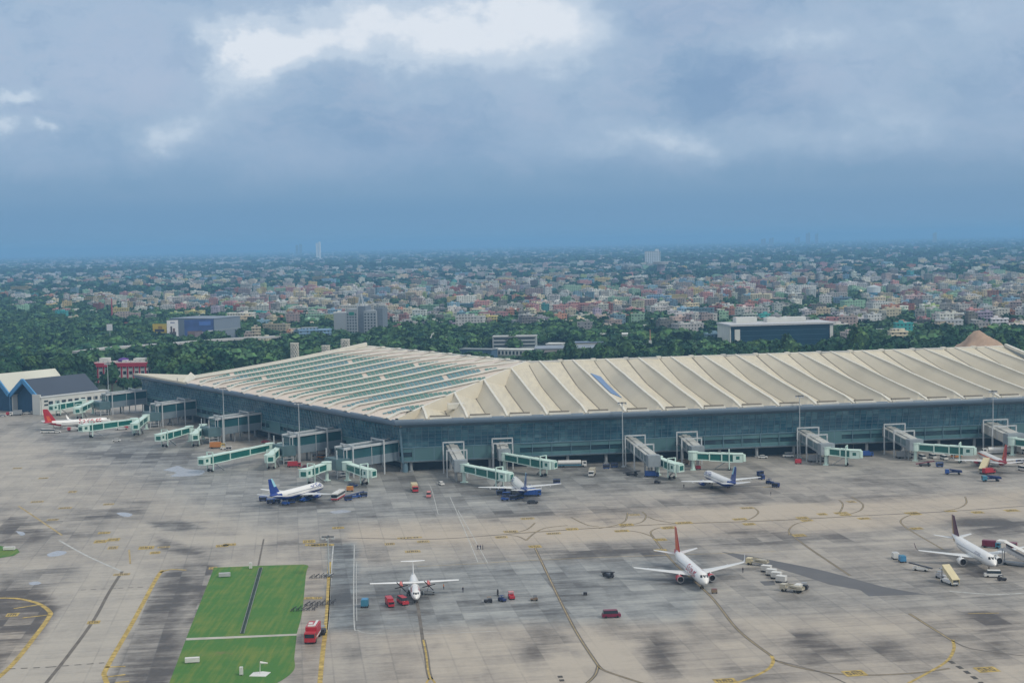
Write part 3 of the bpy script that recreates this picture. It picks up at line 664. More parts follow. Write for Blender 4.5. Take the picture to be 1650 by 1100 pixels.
# back slope, hidden side of the roof
bk = MB()
bk.add([PR(UH, WD, HRD), PR(LR, WD, HRD), PR(LR, WD+70, 24), PR(UH+20, WD+70, 24)], [(0, 1, 2, 3)])
bk.add([PL(UH, WD, HRD), PL(LLr, WD, HRD), PL(LLr, WD+50, 24), PL(UH+20, WD+50, 24)], [(3, 2, 1, 0)])
bk.add([PR(UH, WD, HRD), PR(UH+20, WD+70, 24), PL(UH+20, WD+50, 24)], [(0, 1, 2)])
bk.build('rear_roof', cream, term)
# right roof end: barge board along the far gable
eb = MB(); eb2 = MB()
for j in range(20):
    v0, v1 = WD*j/20, WD*(j+1)/20
    eb.beam(PR(LR+.6, v0, zbase(v0, .9)+.6), PR(LR+.6, v1, zbase(v1, .9)+.6), 1.6, 1.6)
    eb2.beam(PL(LLr+.6, v0, zbase(v0, 1.2)+1.2), PL(LLr+.6, v1, zbase(v1, 1.2)+1.2), 1.8, 2.4)
eb.build('roof_edge', white, term); eb2.build('roof_edge', white, term)
for Pf, Lx, sg in ((PR, LR, .9), (PL, LLr, 1.)):
    gw = MB()
    for j in range(20):
        v0, v1 = 8+(WD-8)*j/20, 8+(WD-8)*(j+1)/20
        gw.add([Pf(Lx, v0, 0), Pf(Lx, v1, 0), Pf(Lx, v1, zbase(v1, sg)+.4), Pf(Lx, v0, zbase(v0, sg)+.4)], [(0, 1, 2, 3)])
    gw.build('end_wall', mat('grey_cladding', (.28, .32, .34), .6), term)
# hip beam
hb = MB(); n = 24; prev = None
for j in range(n+1):
    s_ = j/n*(.985)+.015; c_ = Cc+hipd*HIPL*s_; z = zbase(WD*s_, 1.2); h = .5+1.7*sin(pi*s_)**.6; w_ = 2.+8.*min(1, s_*1.6)
    nrm = np.array((-hipd[1], hipd[0]))
    row = [(*(c_-nrm*w_*.9), z+.0), (*(c_+nrm*.5*0), z+h), (*(c_+nrm*w_*.8), z+.3)]
    row = [(c_[0]-nrm[0]*w_*.62, c_[1]-nrm[1]*w_*.62, z-3.4), (c_[0]-nrm[0]*.5, c_[1]-nrm[1]*.5, z+h), (c_[0]+nrm[0]*.9, c_[1]+nrm[1]*.9, z+h), (c_[0]+nrm[0]*w_*.8, c_[1]+nrm[1]*w_*.8, z-3.4)]
    if prev:
        for i, mm in ((0, 0), (1, 1), (2, 0)):
            hb.m = mm; hb.add([prev[i], row[i], row[i+1], prev[i+1]], [(0, 1, 2, 3)])
    prev = row
hb.build('hip_beam', [creamf, white], term)
# eave trim: white edge strips and dark bars painted for the slots' shade where each panel of the right wing ends
for k in range(k0R, k1R):
    u0, u1 = uR_(k, .42), uR_(k, .97)
    if u0 < 6: continue
    et = MB(); et.m = 0; et.beam(PR(u0, 1.5, HE+.35), PR(u1, 1.5, HE+.35), 2.2, .9)
    et.m = 1; et.beam(PR(u0+.5, 3.5, HE+1.0), PR(u1-.4, 3.5, HE+.9), 1.6, .9); et.build('eave_slot', [white, dark], term)
# fascia and soffit
def face(Pf, u0, u1, name, uvw, m_, rows, side, flat=False):
    """rows: list of (v, z) from top to bottom; UV in metres"""
    nseg = max(1, int((u1-u0)/12)); vs, fs, uv = [], [], []
    for i in range(nseg+1):
        u = u0+(u1-u0)*i/nseg
        for (v, z) in rows: vs.append(Pf(u, v, z))
    n = len(rows)
    for i in range(nseg):
        for j in range(n-1):
            a, b_, c_, d_ = i*n+j, (i+1)*n+j, (i+1)*n+j+1, i*n+j+1
            q_ = (a, d_, c_, b_) if side == 'R' else (a, b_, c_, d_); fs.append(q_)
            for w in q_: uv.append((u0+(u1-u0)*(w//n)/nseg, rows[w % n][1]))
    return bigmesh(name, np.array(vs), np.array(fs), m_, uv=np.array(uv))
def wing(Pf, u1, side):
    sg = 1. if side == 'R' else 1.
    inset = 5.2; mit = lambda v: v/math.tan(half)     # mitre at the corner
    def mitred(rows, name, m_):
        o = face(Pf, 0, u1, name, None, m_, rows, side); n = len(rows); me = o.data
        for j, (v, z) in enumerate(rows):
            for i in range(len(me.vertices)//n):
                if i == 0: me.vertices[i*n+j].co = Pf(mit(v), v, z)
        o.parent = term; return o
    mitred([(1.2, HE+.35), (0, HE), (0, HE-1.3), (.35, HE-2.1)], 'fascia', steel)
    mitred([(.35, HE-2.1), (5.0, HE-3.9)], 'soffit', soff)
    mitred([(4.8, HE-3.8), (6.6, 11.2)], 'curtain_wall', gl_main)
    mitred([(6.3, 11.3), (6.3, 9.1)], 'spandrel', gl_teal)
    mitred([(6.7, 9.1), (6.7, 7.)], 'window_band', gl_dark)
    mitred([(6.2, 7.), (6.2, 5.2)], 'spandrel', gl_teal)
    mitred([(6.0, 5.2), (6.0, 4.5), (11., 4.4), (20., 4.4)], 'floor_slab', mat('slab_edge', (.30, .36, .38), .6))
    mitred([(13., 4.5), (13., 0)], 'undercroft_wall', recess)  # near-black sheet, its colour standing for the shade under the slab
    mu = MB(); u = 6.5
    while u < u1-.5:
        thick = .5 if int(u/6.1) % 4 == 0 else .13
        mu.beam(Pf(u, 4.65, HE-3.9), Pf(u, 6.45, 11.3), thick, .25); u += 3.05
    z = HE-5.2
    while z > 11.6:
        v = 4.8+(HE-3.8-z)/(HE-3.8-11.2)*1.8-.12; mu.beam(Pf(mit(v), v, z), Pf(u1, v, z), .12, .14); z -= 1.75
    mu.beam(Pf(mit(6.1), 6.1, 11.25), Pf(u1, 6.1, 11.25), .5, .35); mu.beam(Pf(mit(6.), 6., 5.2), Pf(u1, 6., 5.2), .5, .3)
    u = 9.
    while u < u1: mu.beam(Pf(u, 6.1, 11.1), Pf(u, 6.1, 4.7), .35, .3); u += 9.15
    mu.build('mullions', mull, term)
    u = 7.5; 
    while u < u1:
        cmb = MB(); p = Pf(u, 7.6, 0); cmb.tube((p[0], p[1], 0), (p[0], p[1], 4.5), .75, .75, 10); cmb.box((p[0], p[1], .25), (2.2, 2.2, .5)); cmb.build('column', colm, term); u += 18.3
wing(PR, LR+60, 'R'); wing(PL, LLe, 'L')
# solid teal panels in front of the window band near the corner and under some gates
for Pf, rg in ((PR, ((8, 58), (112, 132), (196, 214), (300, 318))), (PL, ((14, 60), (84, 100), (136, 150)))):
    for u0, u1 in rg:
        pn = MB(); pn.beam(Pf(u0, 6.05, 8.1), Pf(u1, 6.05, 8.1), .12, 5.6); pn.build('wall_panel', mat('teal_panel', (.085, .18, .20), .35, var=.12, scale=.08), term)

cpst = MB(); p0, p1 = Cc+hipd*4.9, Cc+hipd*6.9; cpst.beam((*p0, HE-3.9), (*p1, 4.5), .9, .9); p2 = Cc+hipd*9; cpst.tube((*p2, 0), (*p2, 4.5), 1.3, 1.3, 12); cpst.build('corner_post', mull, term)
# far left end wedge roof
we = MB()
wpts = [PL(LLr-14, -.1, 0), PL(LLe, -.1, 0), PL(LLr-2, 44, 0)]
we.prism([(p[0], p[1]) for p in wpts][::-1], HE-.6, HE+.5)
we.build('end_canopy', cream, term)
wb = MB(); wb.add([PL(LLe, 5, 0), PL(LLe, 5.2, HE-3.9), PL(LLr, 46, HE-1), PL(LLr, 46, 0)], [(0, 1, 2, 3)]); wb.add([PL(LLe, 0, HE), PL(LLe, .4, HE-2), PL(LLe-1, 6, HE-4), PL(LLe-1, 6, HE)], [(0, 1, 2, 3)])
wb.build('end_glazing', mat('end_glass', (.05, .12, .15), .2), term)
pyr = MB(); c_ = PL(LLr-1, 8, HE); pyr.add([(c_[0]-5, c_[1]-4, HE), (c_[0]+5, c_[1]-4, HE), (c_[0]+5, c_[1]+4, HE), (c_[0]-5, c_[1]+4, HE), (c_[0], c_[1], HE+5.5)], [(0, 1, 4), (1, 2, 4), (2, 3, 4), (3, 0, 4)]); pyr.build('roof_peak', white, term)
# solar panel strip and small roof box on the right wing
def on_roof(u, v):
    k = math.floor((u-UH)/BAYR); tt = (u-UH)/BAYR-k; return Vector(PR(u, v, zzR(u, v, tt)))
kb = 1; tt0, tt1 = .50, .80
sp_ = MB()
for j in range(8):
    va, vb_ = 44+j*6.2, 44+(j+1)*6.2
    pts = [PR(uR_(kb, tt0), va, zzR(0, va, tt0)+.35), PR(uR_(kb, tt1), va, zzR(0, va, tt1)+.35), PR(uR_(kb, tt1), vb_-.3, zzR(0, vb_, tt1)+.35), PR(uR_(kb, tt0), vb_-.3, zzR(0, vb_, tt0)+.35)]
    sp_.hexa([(p[0], p[1], p[2]-.3) for p in pts], pts)
sp_.build('solar_panel', mat('solar_blue', (.09, .20, .42), .3), term)
hb2 = MB(); p = PR(31, 27, zbase(27, .9)+.4); hb2.box((p[0], p[1], p[2]), (8, 3, 2.6), AR); hb2.box((p[0], p[1]-1.7, p[2]-.9), (6.4, .3, .6), AR); hb2.build('roof_box', white, term)
# ---------------------------------------------------------------- gate bridges
mint = mat('mint_frame', (.58, .74, .68), .45, var=.08, scale=.5); ggl = mat('green_bridge_glass', (.014, .135, .115), .15, spec=.7, var=.2, scale=.3)
greyp = mat('grey_panel', (.26, .30, .33), .5); blgl = mat('bridge_glass', (.025, .10, .12), .15, spec=.7, var=.25, scale=.15); palr = mat('pale_bridge_roof', (.46, .47, .45), .5)
rub = mat('rubber', (.02, .02, .02), .8); alum = mat('painted_steel', (.38, .42, .44), .4); palew = mat('pale_wall_panel', (.55, .54, .50), .6)
def fixed_bridge(wing, px, py, width, z_in, z_out, hgt, label, glass, big=False, cream_side=False):
    p = np.array(at(px, py)[:2])-Cc; uu, vv, PF = (uR, vR, PR) if wing == 'R' else (uL, vL, PL)
    u0, vo = float(p@uu), float(p@vv); a = math.atan2(*( -vv)[::-1])
    r_ = empty('passenger_walkway', (*PF(u0, 5., 0)[:2], 0), a, label, 'walkway', 'fixed passenger walkways from terminal to gates')
    Ln = 5.-vo; zf = lambda x: z_in+(z_out-z_in)*max(0, min(1, x/Ln)); w = width/2
    def slab(x0, x1, y0, y1, d0, d1, mb):
        mb.hexa([(x0, y0, zf(x0)+d0), (x1, y0, zf(x1)+d0), (x1, y1, zf(x1)+d0), (x0, y1, zf(x0)+d0)], [(x0, y0, zf(x0)+d1), (x1, y0, zf(x1)+d1), (x1, y1, zf(x1)+d1), (x0, y1, zf(x0)+d1)])
    m_ = MB(); slab(-1, Ln, -w, w, 0, .5, m_); slab(-1, Ln, -w, -w+.2, .5, hgt*(.44 if big else .25), m_); slab(-1, Ln, w-.2, w, .5, hgt*(.44 if big else .25), m_); m_.build('deck', palew if cream_side else (mat('slate_panel', (.17, .22, .26), .5) if big else greyp), r_)
    m_ = MB(); slab(-1, Ln-.3, -w+.05, w-.05, .5, hgt-.4, m_); m_.build('glazing', palew if cream_side else glass, r_)
    m_ = MB()
    if big:
        for y in (-w, w): m_.beam((-1, y, zf(-1)+hgt), (Ln, y, zf(Ln)+hgt), 1.3, 1.)
        rf_ = MB(); slab(-1, Ln, -w+.6, w-.6, hgt-.4, hgt-.1, rf_); rf_.build('roof_glazing', mat('dark_roof_glass', (.06, .10, .12), .3), r_)
    else: slab(-1, Ln, -w-.1, w+.1, hgt-.4, hgt, m_); slab(-1, Ln, -w*.45, w*.45, hgt, hgt+.5, m_)
    m_.build('roof', silver if big else palr, r_)
    n = max(2, int(Ln/(14 if big else 6))); m_ = MB()
    for i in range(n+1):
        x = -1+(Ln+1)*i/n
        for y in (-w-.06, w+.06): m_.beam((x, y, zf(x)), (x, y, zf(x)+hgt), .22, .22)
    m_.build('frame', silver, r_)
    def portal(x, zt, wd):
        q = MB()
        for y in (-wd, wd): q.beam((x, y, 0), (x, y, zt), .55, .55)
        q.beam((x, -wd-.27, zt), (x, wd+.27, zt), .55, .55); q.build('portal_frame', silver, r_)
    if big: portal(Ln*.28, zf(0)+hgt+1.2, w+1.6); portal(Ln*.86, zf(Ln)+hgt+1.2, w+1.6)
    else: portal(Ln*.22, 14.2, w+2.2); portal(Ln*.62, 12.2, w+2.0)
    for x in ((Ln*.55, Ln-3) if big else (Ln*.8, Ln-1.5)):
        for y in (-w*.6, w*.6):
            q = MB(); q.tube((x, y, 0), (x, y, zf(x)), .5 if big else .38, .5 if big else .38, 8); q.build('column', colm, r_)
    q = MB(); q.box((Ln+1.2, 0, zf(Ln)+2.2), (7 if big else 4.6, width+(3 if big else .6), 5.)); q.build('gate_room', greyp if not big else mat('gate_room_glass', (.10, .17, .19), .3), r_)
    if big:
        q = MB()
        for (x, y) in ((Ln-1, -w-1), (Ln-1, w+1), (Ln+4, -w-1), (Ln+4, w+1)): q.beam((x, y, 0), (x, y, zf(Ln)+hgt), .35, .35)
        for z in (1.5, 3): q.beam((Ln-1, w+1, z), (Ln+4, w+1, z), .25); q.beam((Ln-1, -w-1, z), (Ln+4, -w-1, z), .25)
        q.build('stair_tower', silver, r_)
    return r_
for px, py, w, lab, cs in [(742, 776, 5., 'narrow pale roofed walkway nearest the terminal corner, beside the nose of the leftmost front-stand jet', 0), (812, 757, 5., 'narrow walkway second from the terminal corner on the right wing, behind a long green bridge', 0),
                       (1052, 768, 5., 'narrow pale roofed walkway leading to the short bent green bridge', 0), (1122, 752, 5.4, 'walkway leading to the green bridge above the middle blue tailed jet', 0),
                       (1330, 748, 6., 'grey sided walkway ending at the short green bridge beside a tall mast', 0), (1472, 741, 6., 'grey sided walkway ending above the row of parked white vans', 0),
                       (1632, 731, 8., 'cream sided walkway at the far right behind the red tailed jet', 1)]:
    fixed_bridge('R', px, py, w, 7.6, 5.2, 4.3, lab, mat('grey_bridge_glass', (.16, .22, .24), .25), False, cs)
for px, py, lab in [(548, 768, 'large glazed walkway with silver portal frames nearest the terminal corner on the left wing'), (462, 745, 'large glazed walkway on the left wing, second from the terminal corner'),
                    (343, 713, 'large glazed walkway on the left wing, third from the terminal corner'), (248, 687, 'large glazed walkway beside the red tailed jet on the left'), (168, 668, 'farthest large glazed walkway, next to the white hangar annexe')]:
    fixed_bridge('L', px, py, 8.5, 5.4, 4.2, 8.8, lab, blgl, True)
def jet_bridge(s, e, label, zs=5., ze=4., secs=3, cabside=1):
    a = np.array(at(*s)[:2]); b_ = np.array(at(*e)[:2]); d = b_-a; Ln = float(np.hypot(*d)); rz = math.atan2(d[1], d[0])
    r_ = empty('boarding_bridge', (a[0], a[1], 0), rz, label, 'jet bridge', 'green glazed boarding bridges')
    zf = lambda x: zs+(ze-zs)*x/Ln
    q = MB(); q.tube((0, 0, 0), (0, 0, zs), .75, .75, 10); q.box((0, 0, .2), (2.4, 2.4, .4)); q.build('support_column', mint, r_)
    q = MB(); q.tube((0, 0, zs-.3), (0, 0, zs+3.2), 2.2, 2.2, 12); q.tube((0, 0, zs+3.2), (0, 0, zs+3.5), 2.4, 2.4, 12); q.build('rotunda', mint, r_)
    t0, t1 = 1.8, Ln-3.2
    for i in range(secs):
        x0, x1 = t0+(t1-t0)*i/secs, t0+(t1-t0)*(i+1)/secs+.2; w = 1.35+.17*i; h0, h1 = -.15*i, 2.9+.15*i
        f_ = MB(); g_ = MB()
        def bar(xa, ya, za, xb, yb, zb, t=.34): f_.beam((xa, ya, zf(xa)+za), (xb, yb, zf(xb)+zb), t, t)
        for y in (-w, w):
            bar(x0, y, h0, x1, y, h0, .38); bar(x0, y, h1, x1, y, h1, .32)
            for k in range(2): xx = x0+(x1-x0)*k; bar(xx, y, h0, xx, y, h1, .34)
            f_.hexa([(x0, y-.02, zf(x0)+h0), (x1, y-.02, zf(x1)+h0), (x1, y+.02, zf(x1)+h0), (x0, y+.02, zf(x0)+h0)], [(x0, y-.02, zf(x0)+h0+.22), (x1, y-.02, zf(x1)+h0+.22), (x1, y+.02, zf(x1)+h0+.22), (x0, y+.02, zf(x0)+h0+.22)])
        f_.hexa([(x0, -w-.1, zf(x0)+h1), (x1, -w-.1, zf(x1)+h1), (x1, w+.1, zf(x1)+h1), (x0, w+.1, zf(x0)+h1)], [(x0, -w-.1, zf(x0)+h1+.3), (x1, -w-.1, zf(x1)+h1+.3), (x1, w+.1, zf(x1)+h1+.3), (x0, w+.1, zf(x0)+h1+.3)])
        tn = f_.build('tunnel', mint, r_)
        g_.hexa([(x0, -w+.05, zf(x0)+h0+.1), (x1, -w+.05, zf(x1)+h0+.1), (x1, w-.05, zf(x1)+h0+.1), (x0, w-.05, zf(x0)+h0+.1)], [(x0, -w+.05, zf(x0)+h1-.05), (x1, -w+.05, zf(x1)+h1-.05), (x1, w-.05, zf(x1)+h1-.05), (x0, w-.05, zf(x0)+h1-.05)])
        g_.build('window', ggl, tn)
    q = MB(); q.box((Ln-1.4, 0, ze+1.5), (4.4, 4., 3.5)); q.box((Ln+1., .9*cabside, ze+1.5), (1.2, 3.6, 3.2), .35*cabside); q.box((Ln-1.4, 0, ze+3.4), (4.8, 4.4, .3)); q.build('cab', mint, r_)
    for c__, d__, rr__ in (((Ln-1.4, 2.03*cabside, ze+1.8), (1.6, .1, 1.4), 0), ((Ln-1.4, -2.03*cabside, ze+1.8), (1.6, .1, 1.4), 0), ((Ln+1.66, 1.1*cabside, ze+1.6), (.1, 2.4, 2.), .35*cabside)):
        q = MB(); q.box(c__, d__, rr__); q.build('cab_window', ggl, r_)
    q = MB(); xw = Ln-5.2
    for y in (-1.9, 1.9): q.beam((xw, y, .7), (xw, y, ze+5.2), .4, .5)
    q.beam((xw, -2, ze-.7), (xw, 2, ze-.7), .5, .5); q.beam((xw, -2, ze+5.2), (xw, 2, ze+5.2), .3, .3); q.build('lift_column', mint, r_)
    q = MB()
    for y in (-1.2, 1.2): q.tube((xw, y-.35, .65), (xw, y+.35, .65), .65, .65, 10)
    q.beam((xw, -1.9, .7), (xw, 1.9, .7), .4, .4); q.build('wheel', rub, r_)
    q = MB(); q.beam((xw-1, 2.4*cabside, ze-.2), (xw-6.5, 2.4*cabside, .2), 1.0, .25); q.build('service_stair', alum, r_)
    return r_
for s, e, lab, kw in [((748, 777), (818, 789), 'green glazed boarding bridge reaching towards the nose of the jet nearest the terminal corner', {}),
                  ((813, 758), (889, 769), 'long straight green boarding bridge right of the jet nearest the terminal corner', {}),
                  ((1060, 765), (1092, 774), 'short bent green boarding bridge between two front stands', dict(secs=2)),
                  ((1117, 757), (1194, 757), 'straight green boarding bridge above the middle blue tailed jet', {}),
                  ((1331, 749), (1383, 751), 'short green boarding bridge right of the tall mast', dict(secs=2)),
                  ((1475, 742), (1566, 746), 'long green boarding bridge above the row of parked white vans', {}),
                  ((1631, 733), (1700, 738), 'green boarding bridge cut by the right edge of the picture', {}),
                  ((527, 774), (490, 783), 'pale green boarding bridge above the nose of the left blue tailed jet', dict(secs=2)),
                  ((560, 774), (597, 783), 'short green boarding bridge with square cab, right of the corner walkway', dict(secs=2)),
                  ((436, 741), (326, 762), 'very long green boarding bridge stretching left over the puddle', {}),
                  ((455, 741), (434, 758), 'short green boarding bridge pointing at the viewer beside the very long one', dict(secs=2)),
                  ((306, 711), (256, 722), 'green boarding bridge above an oil stained stand left of the third large walkway', {}),
                  ((328, 708), (313, 721), 'short green boarding bridge pointing at the viewer below the third large walkway', dict(secs=2)),
                  ((217, 697), (133, 706), 'long green boarding bridge in front of the red tailed jet on the left', {}),
                  ((236, 691), (217, 703), 'small green boarding bridge right of the red tailed jet', dict(secs=2)),
                  ((134, 664), (84, 671), 'green boarding bridge beside the white hangar annexe', {}),
                  ((150, 666), (124, 676), 'short green boarding bridge behind the red tailed jet', dict(secs=2))]:
    jet_bridge(s, e, lab, **kw)

# ---------------------------------------------------------------- flood light masts
def mast(px, py, ytop, label, spread=1.6):
    b_ = at(px, py); h = (py-ytop)/pix(*b_[:2], 0)[2]*1.04
    r_ = empty('light_mast', b_, 0, label, 'light mast', 'flood light masts on the apron')
    q = MB(); q.tube((0, 0, 0), (0, 0, h), .30, .15, 8); q.box((0, 0, .3), (1.6, 1.6, .6)); q.build('pole', mat('mast_grey', (.42, .46, .48), .5), r_)
    q = MB(); q.box((0, 0, h), (spread*2.4, .5, .35)); q.box((0, 0, h), (.5, spread*2.2, .35)); q.build('head_frame', mat('mast_dark', (.10, .11, .12), .6), r_)
    for x, y in ((-spread, 0), (spread, 0), (0, -spread), (0, spread)):
        q = MB(); q.box((x, y, h-.5), (.9, .9, .6)); q.build('flood_light', mat('lamp_glass', (.5, .52, .54), .3), r_)
for a in [(176, 664, 588, 'light mast beside the farthest large walkway'), (258, 652, 606, 'light mast against the left end of the long glass front'), (362, 715, 628, 'light mast standing right of the third large walkway'),
          (484, 750, 652, 'light mast before the glass front near the terminal corner'), (1004, 752, 652, 'light mast rising in front of the right wing, near two narrow walkways'),
          (1289, 737, 641, 'light mast beside the parked white and red van'), (1600, 724, 633, 'light mast near the cream sided walkway'), (530, 928, 866, 'thin dark light mast standing alone beside the grass field')]:
    mast(*a)
for px, py in ((1375, 727),):
    b_ = at(px, py); r_ = empty('apron_sign', b_, 0, 'small white round sign on a post under the terminal edge', 'sign'); q = MB(); q.tube((0, 0, 0), (0, 0, 4), .12, .12, 6); q.build('post', silver, r_); q = MB(); q.tube((0, -.15, 4.6), (0, .15, 4.6), 1.1, 1.1, 12); q.build('disc', white, r_)
# ---------------------------------------------------------------- aircraft
awhite = mat('aircraft_white', (.78, .78, .77), .28, var=.03, scale=.3, coat=.3); ablue = mat('deep_blue_paint', (.012, .045, .26), .3, coat=.3); alblue = mat('sky_blue_paint', (.35, .66, .78), .35); ared = mat('red_paint', (.42, .012, .025), .35, coat=.2)
aor = mat('orange_paint', (.62, .10, .025), .35); aub = mat('aubergine_paint', (.075, .012, .045), .35); gold = mat('gold_paint', (.35, .24, .12), .4); wgrey = mat('wing_grey', (.64, .66, .67), .35, var=.06, scale=.4); agrey = mat('light_aircraft_grey', (.34, .36, .38), .4)
cock = mat('cockpit_glass', (.015, .018, .025), .1); fan = mat('engine_dark', (.02, .02, .025), .6); lip = mat('polished_lip', (.55, .56, .58), .25, metal=.6); strip = mat('window_strip', (.40, .43, .48), .4)
TEXT = {}
def text_mesh(txt, size, shear=0.):
    c = bpy.data.curves.new('lettering', 'FONT'); c.body = txt; c.size = size; c.align_x = 'CENTER'; c.align_y = 'CENTER'; c.shear = shear; c.resolution_u = 2; c.offset = size*.02
    o = bpy.data.objects.new('lettering_source', c); COL.objects.link(o); dg = bpy.context.evaluated_depsgraph_get(); me = bpy.data.meshes.new_from_object(o.evaluated_get(dg))
    bpy.data.objects.remove(o); return me
SPEC = {
 'a320': dict(L=37.6, R=1.98, zc=3.7, span=35.8, wx=12.2, rc=6.8, tc=1.6, sw=6.9, tz=3.0, eng=5.75, ez=1.75, er=1.15, el=4.4, finh=11.8, wl='small'),
 'b737': dict(L=39.5, R=1.92, zc=3.4, span=35.8, wx=12.6, rc=7.0, tc=1.6, sw=7.6, tz=2.8, eng=4.9, ez=1.55, er=1.05, el=4.2, finh=12.5, wl='big'),
 'atr': dict(L=27.2, R=1.4, zc=2.5, span=27., wx=11.6, rc=2.6, tc=1.5, sw=.5, tz=4.3, eng=4.05, ez=3.7, er=.62, el=4.6, finh=7.65, wl=None)}
def foil(xc, y, z, ch, th, rot=0., n=8):
    pts = []
    for i in range(n):
        a = 2*pi*i/n; x = .5*(1-cos(a))*ch; zz_ = sin(a)*th*(1-.55*x/ch)
        pts.append((xc-x, y, z+zz_))
    return pts
def aircraft(kind, nose, tail, livery, name, label, hN=None, hT=None):
    sp_ = SPEC[kind]; L_, R_, zc = sp_['L'], sp_['R'], sp_['zc']
    a = np.array(at(*nose, hN or zc-.3)[:2]); b_ = np.array(at(*tail, hT or zc+.9)[:2]); d = a-b_; rz = math.atan2(d[1], d[0]); mid = (a+b_)/2
    r_ = empty(name, (mid[0], mid[1], 0), rz, label, 'airliner'); X0 = L_/2
    # fuselage
    atr = kind == 'atr'
    st = [(0, .02, -.35), (.008, .22, -.30), (.025, .48, -.2), (.05, .72, -.1), (.085, .90, -.03), (.13, 1., 0), (.2, 1, 0), (.3, 1, 0), (.4, 1, 0), (.5, 1, 0), (.6, 1, 0), (.68, 1, .02), (.75, .93, .12), (.82, .78, .30), (.88, .60, .48), (.93, .42, .62), (.97, .24, .72), (1., .08, .78)]
    n = 20; fb = MB(); rings = []
    for (x, r0, dz) in st:
        rings.append([(X0-x*L_, R_*r0*sin(2*pi*i/n), zc+dz*R_+R_*r0*cos(2*pi*i/n)) for i in range(n)])
    fb.loft(rings); fb.mi = []
    for k in range(len(st)-1):
        for i in range(n):
            ang = abs(((i+.5)/n*360+180) % 360-180); fb.mi.append(livery['fus']((st[k][0]+st[k+1][0])/2, ang))
    fb.mi += [0, 0]
    mats_ = livery['mats']; fb.build('fuselage', mats_, r_, smooth=True)
    # cockpit and cabin windows
    q = MB(); xk = X0-.052*L_
    for s_ in (-1, 1):
        for (y0, y1) in ((.03, .30), (.34, .60)):
            q.add([(X0-.043*L_-abs(y0)*.9, s_*y0*R_, zc+.36*R_), (X0-.043*L_-abs(y1)*1.2-.05, s_*y1*R_, zc+.30*R_), (X0-.060*L_-abs(y1)*1.3-.1, s_*y1*R_*.96, zc+.62*R_), (X0-.060*L_-abs(y0), s_*y0*R_, zc+.70*R_)], [(0, 1, 2, 3) if s_ > 0 else (3, 2, 1, 0)])
    for v_i in range(len(q.v)): x, y, z = q.v[v_i]; q.v[v_i] = (x+.42, y*1.03, z+.10)
    q.build('cockpit_window', cock, r_)
    for s_ in (-1, 1):
        q = MB(); q.box((X0-.44*L_, s_*R_*.985, zc+.28*R_), (L_*.60, .10, .26))
        q.build('window_row', strip, r_)
    # wings
    wx, rc, tc, sw, tz, hs = X0-sp_['wx'], sp_['rc'], sp_['tc'], sp_['sw'], sp_['tz'], sp_['span']/2
    if sp_['wl']: wz0 = zc-R_*.62; dih = .095
    else: wz0 = zc+R_*1.05; dih = .015
    for s_ in (-1, 1):
        q = MB(); kink = .36
        secs = [(0., rc*1.12, 0.), (R_*.9, rc, sw*.05), (hs*kink, rc*.62 if sp_['wl'] else rc, sw*kink), (hs-.6, tc, sw)]
        if atr: secs = [(0., rc, 0), (hs*.4, rc, 0), (hs-.3, tc, .45)]
        rg = []
        for (y, ch, dx) in secs:
            pts = foil(wx-dx, s_*y, wz0+abs(y)*dih, ch, .055*ch+.04); rg.append(pts)
        q.loft(rg); wg = q.build('wing', [mat('aileron', (.4, .4, .4)), wgrey][1] if sp_['wl'] else awhite, r_, smooth=True)
        if sp_['wl']:
            q = MB()
            for k in (.30, .5, .7): y = hs*k; q.tube((wx-sw*k-rc*.35, s_*y, wz0+y*dih-.25), (wx-sw*k-rc*.35-2.2-.6*(1-k), s_*y, wz0+y*dih-.3), .22, .08, 6)
            q.build('flap_fairing', wgrey, wg)
        if sp_['wl'] and livery.get('winglet') is not None:
            q = MB(); z1 = wz0+hs*dih; hh = 2.4 if sp_['wl'] == 'big' else 2.1
            q.loft([foil(wx-sw, s_*(hs-.6), z1-.06, tc, .10), foil(wx-sw-.6, s_*(hs-.12), z1+.5, tc*.8, .07), foil(wx-sw-1.7, s_*(hs+.22), z1+hh, tc*.35, .04)]); q.build('winglet', livery['winglet'], r_, smooth=True)
        # engine
        ey, ez, er, el = s_*sp_['eng'], sp_['ez'], sp_['er'], sp_['el']
        ex = (wx-sw*sp_['eng']/hs+el*.72) if not atr else wx+2.6
        if not atr:
            q = MB(); rg = []
            for (f_, rr_) in ((0, .90), (.04, 1.), (.3, 1.06), (.6, .96), (.85, .76), (1., .52), (1.12, .30)):
                rg.append([(ex-f_*el, ey+er*rr_*sin(2*pi*i/14), ez+er*rr_*cos(2*pi*i/14)) for i in range(14)])
            q.loft(rg, cap=False); en = q.build('engine', livery['engine'], r_, smooth=True)
            q = MB(); q.tube((ex-.35, ey, ez), (ex-.45, ey, ez), er*.88, er*.88, 14); q.tube((ex-.1, ey, ez), (ex-.35, ey, ez), .05, .3, 8); q.tube((ex-el*1.11, ey, ez), (ex-el*1.3, ey, ez), er*.28, .1, 8); q.build('fan', fan, en)
            q = MB()
            for i in range(14):
                a0, a1 = 2*pi*i/14, 2*pi*(i+1)/14; q.beam((ex, ey+er*.93*sin(a0), ez+er*.93*cos(a0)), (ex, ey+er*.93*sin(a1), ez+er*.93*cos(a1)), .16, .16)
            q.build('intake_lip', lip, en)
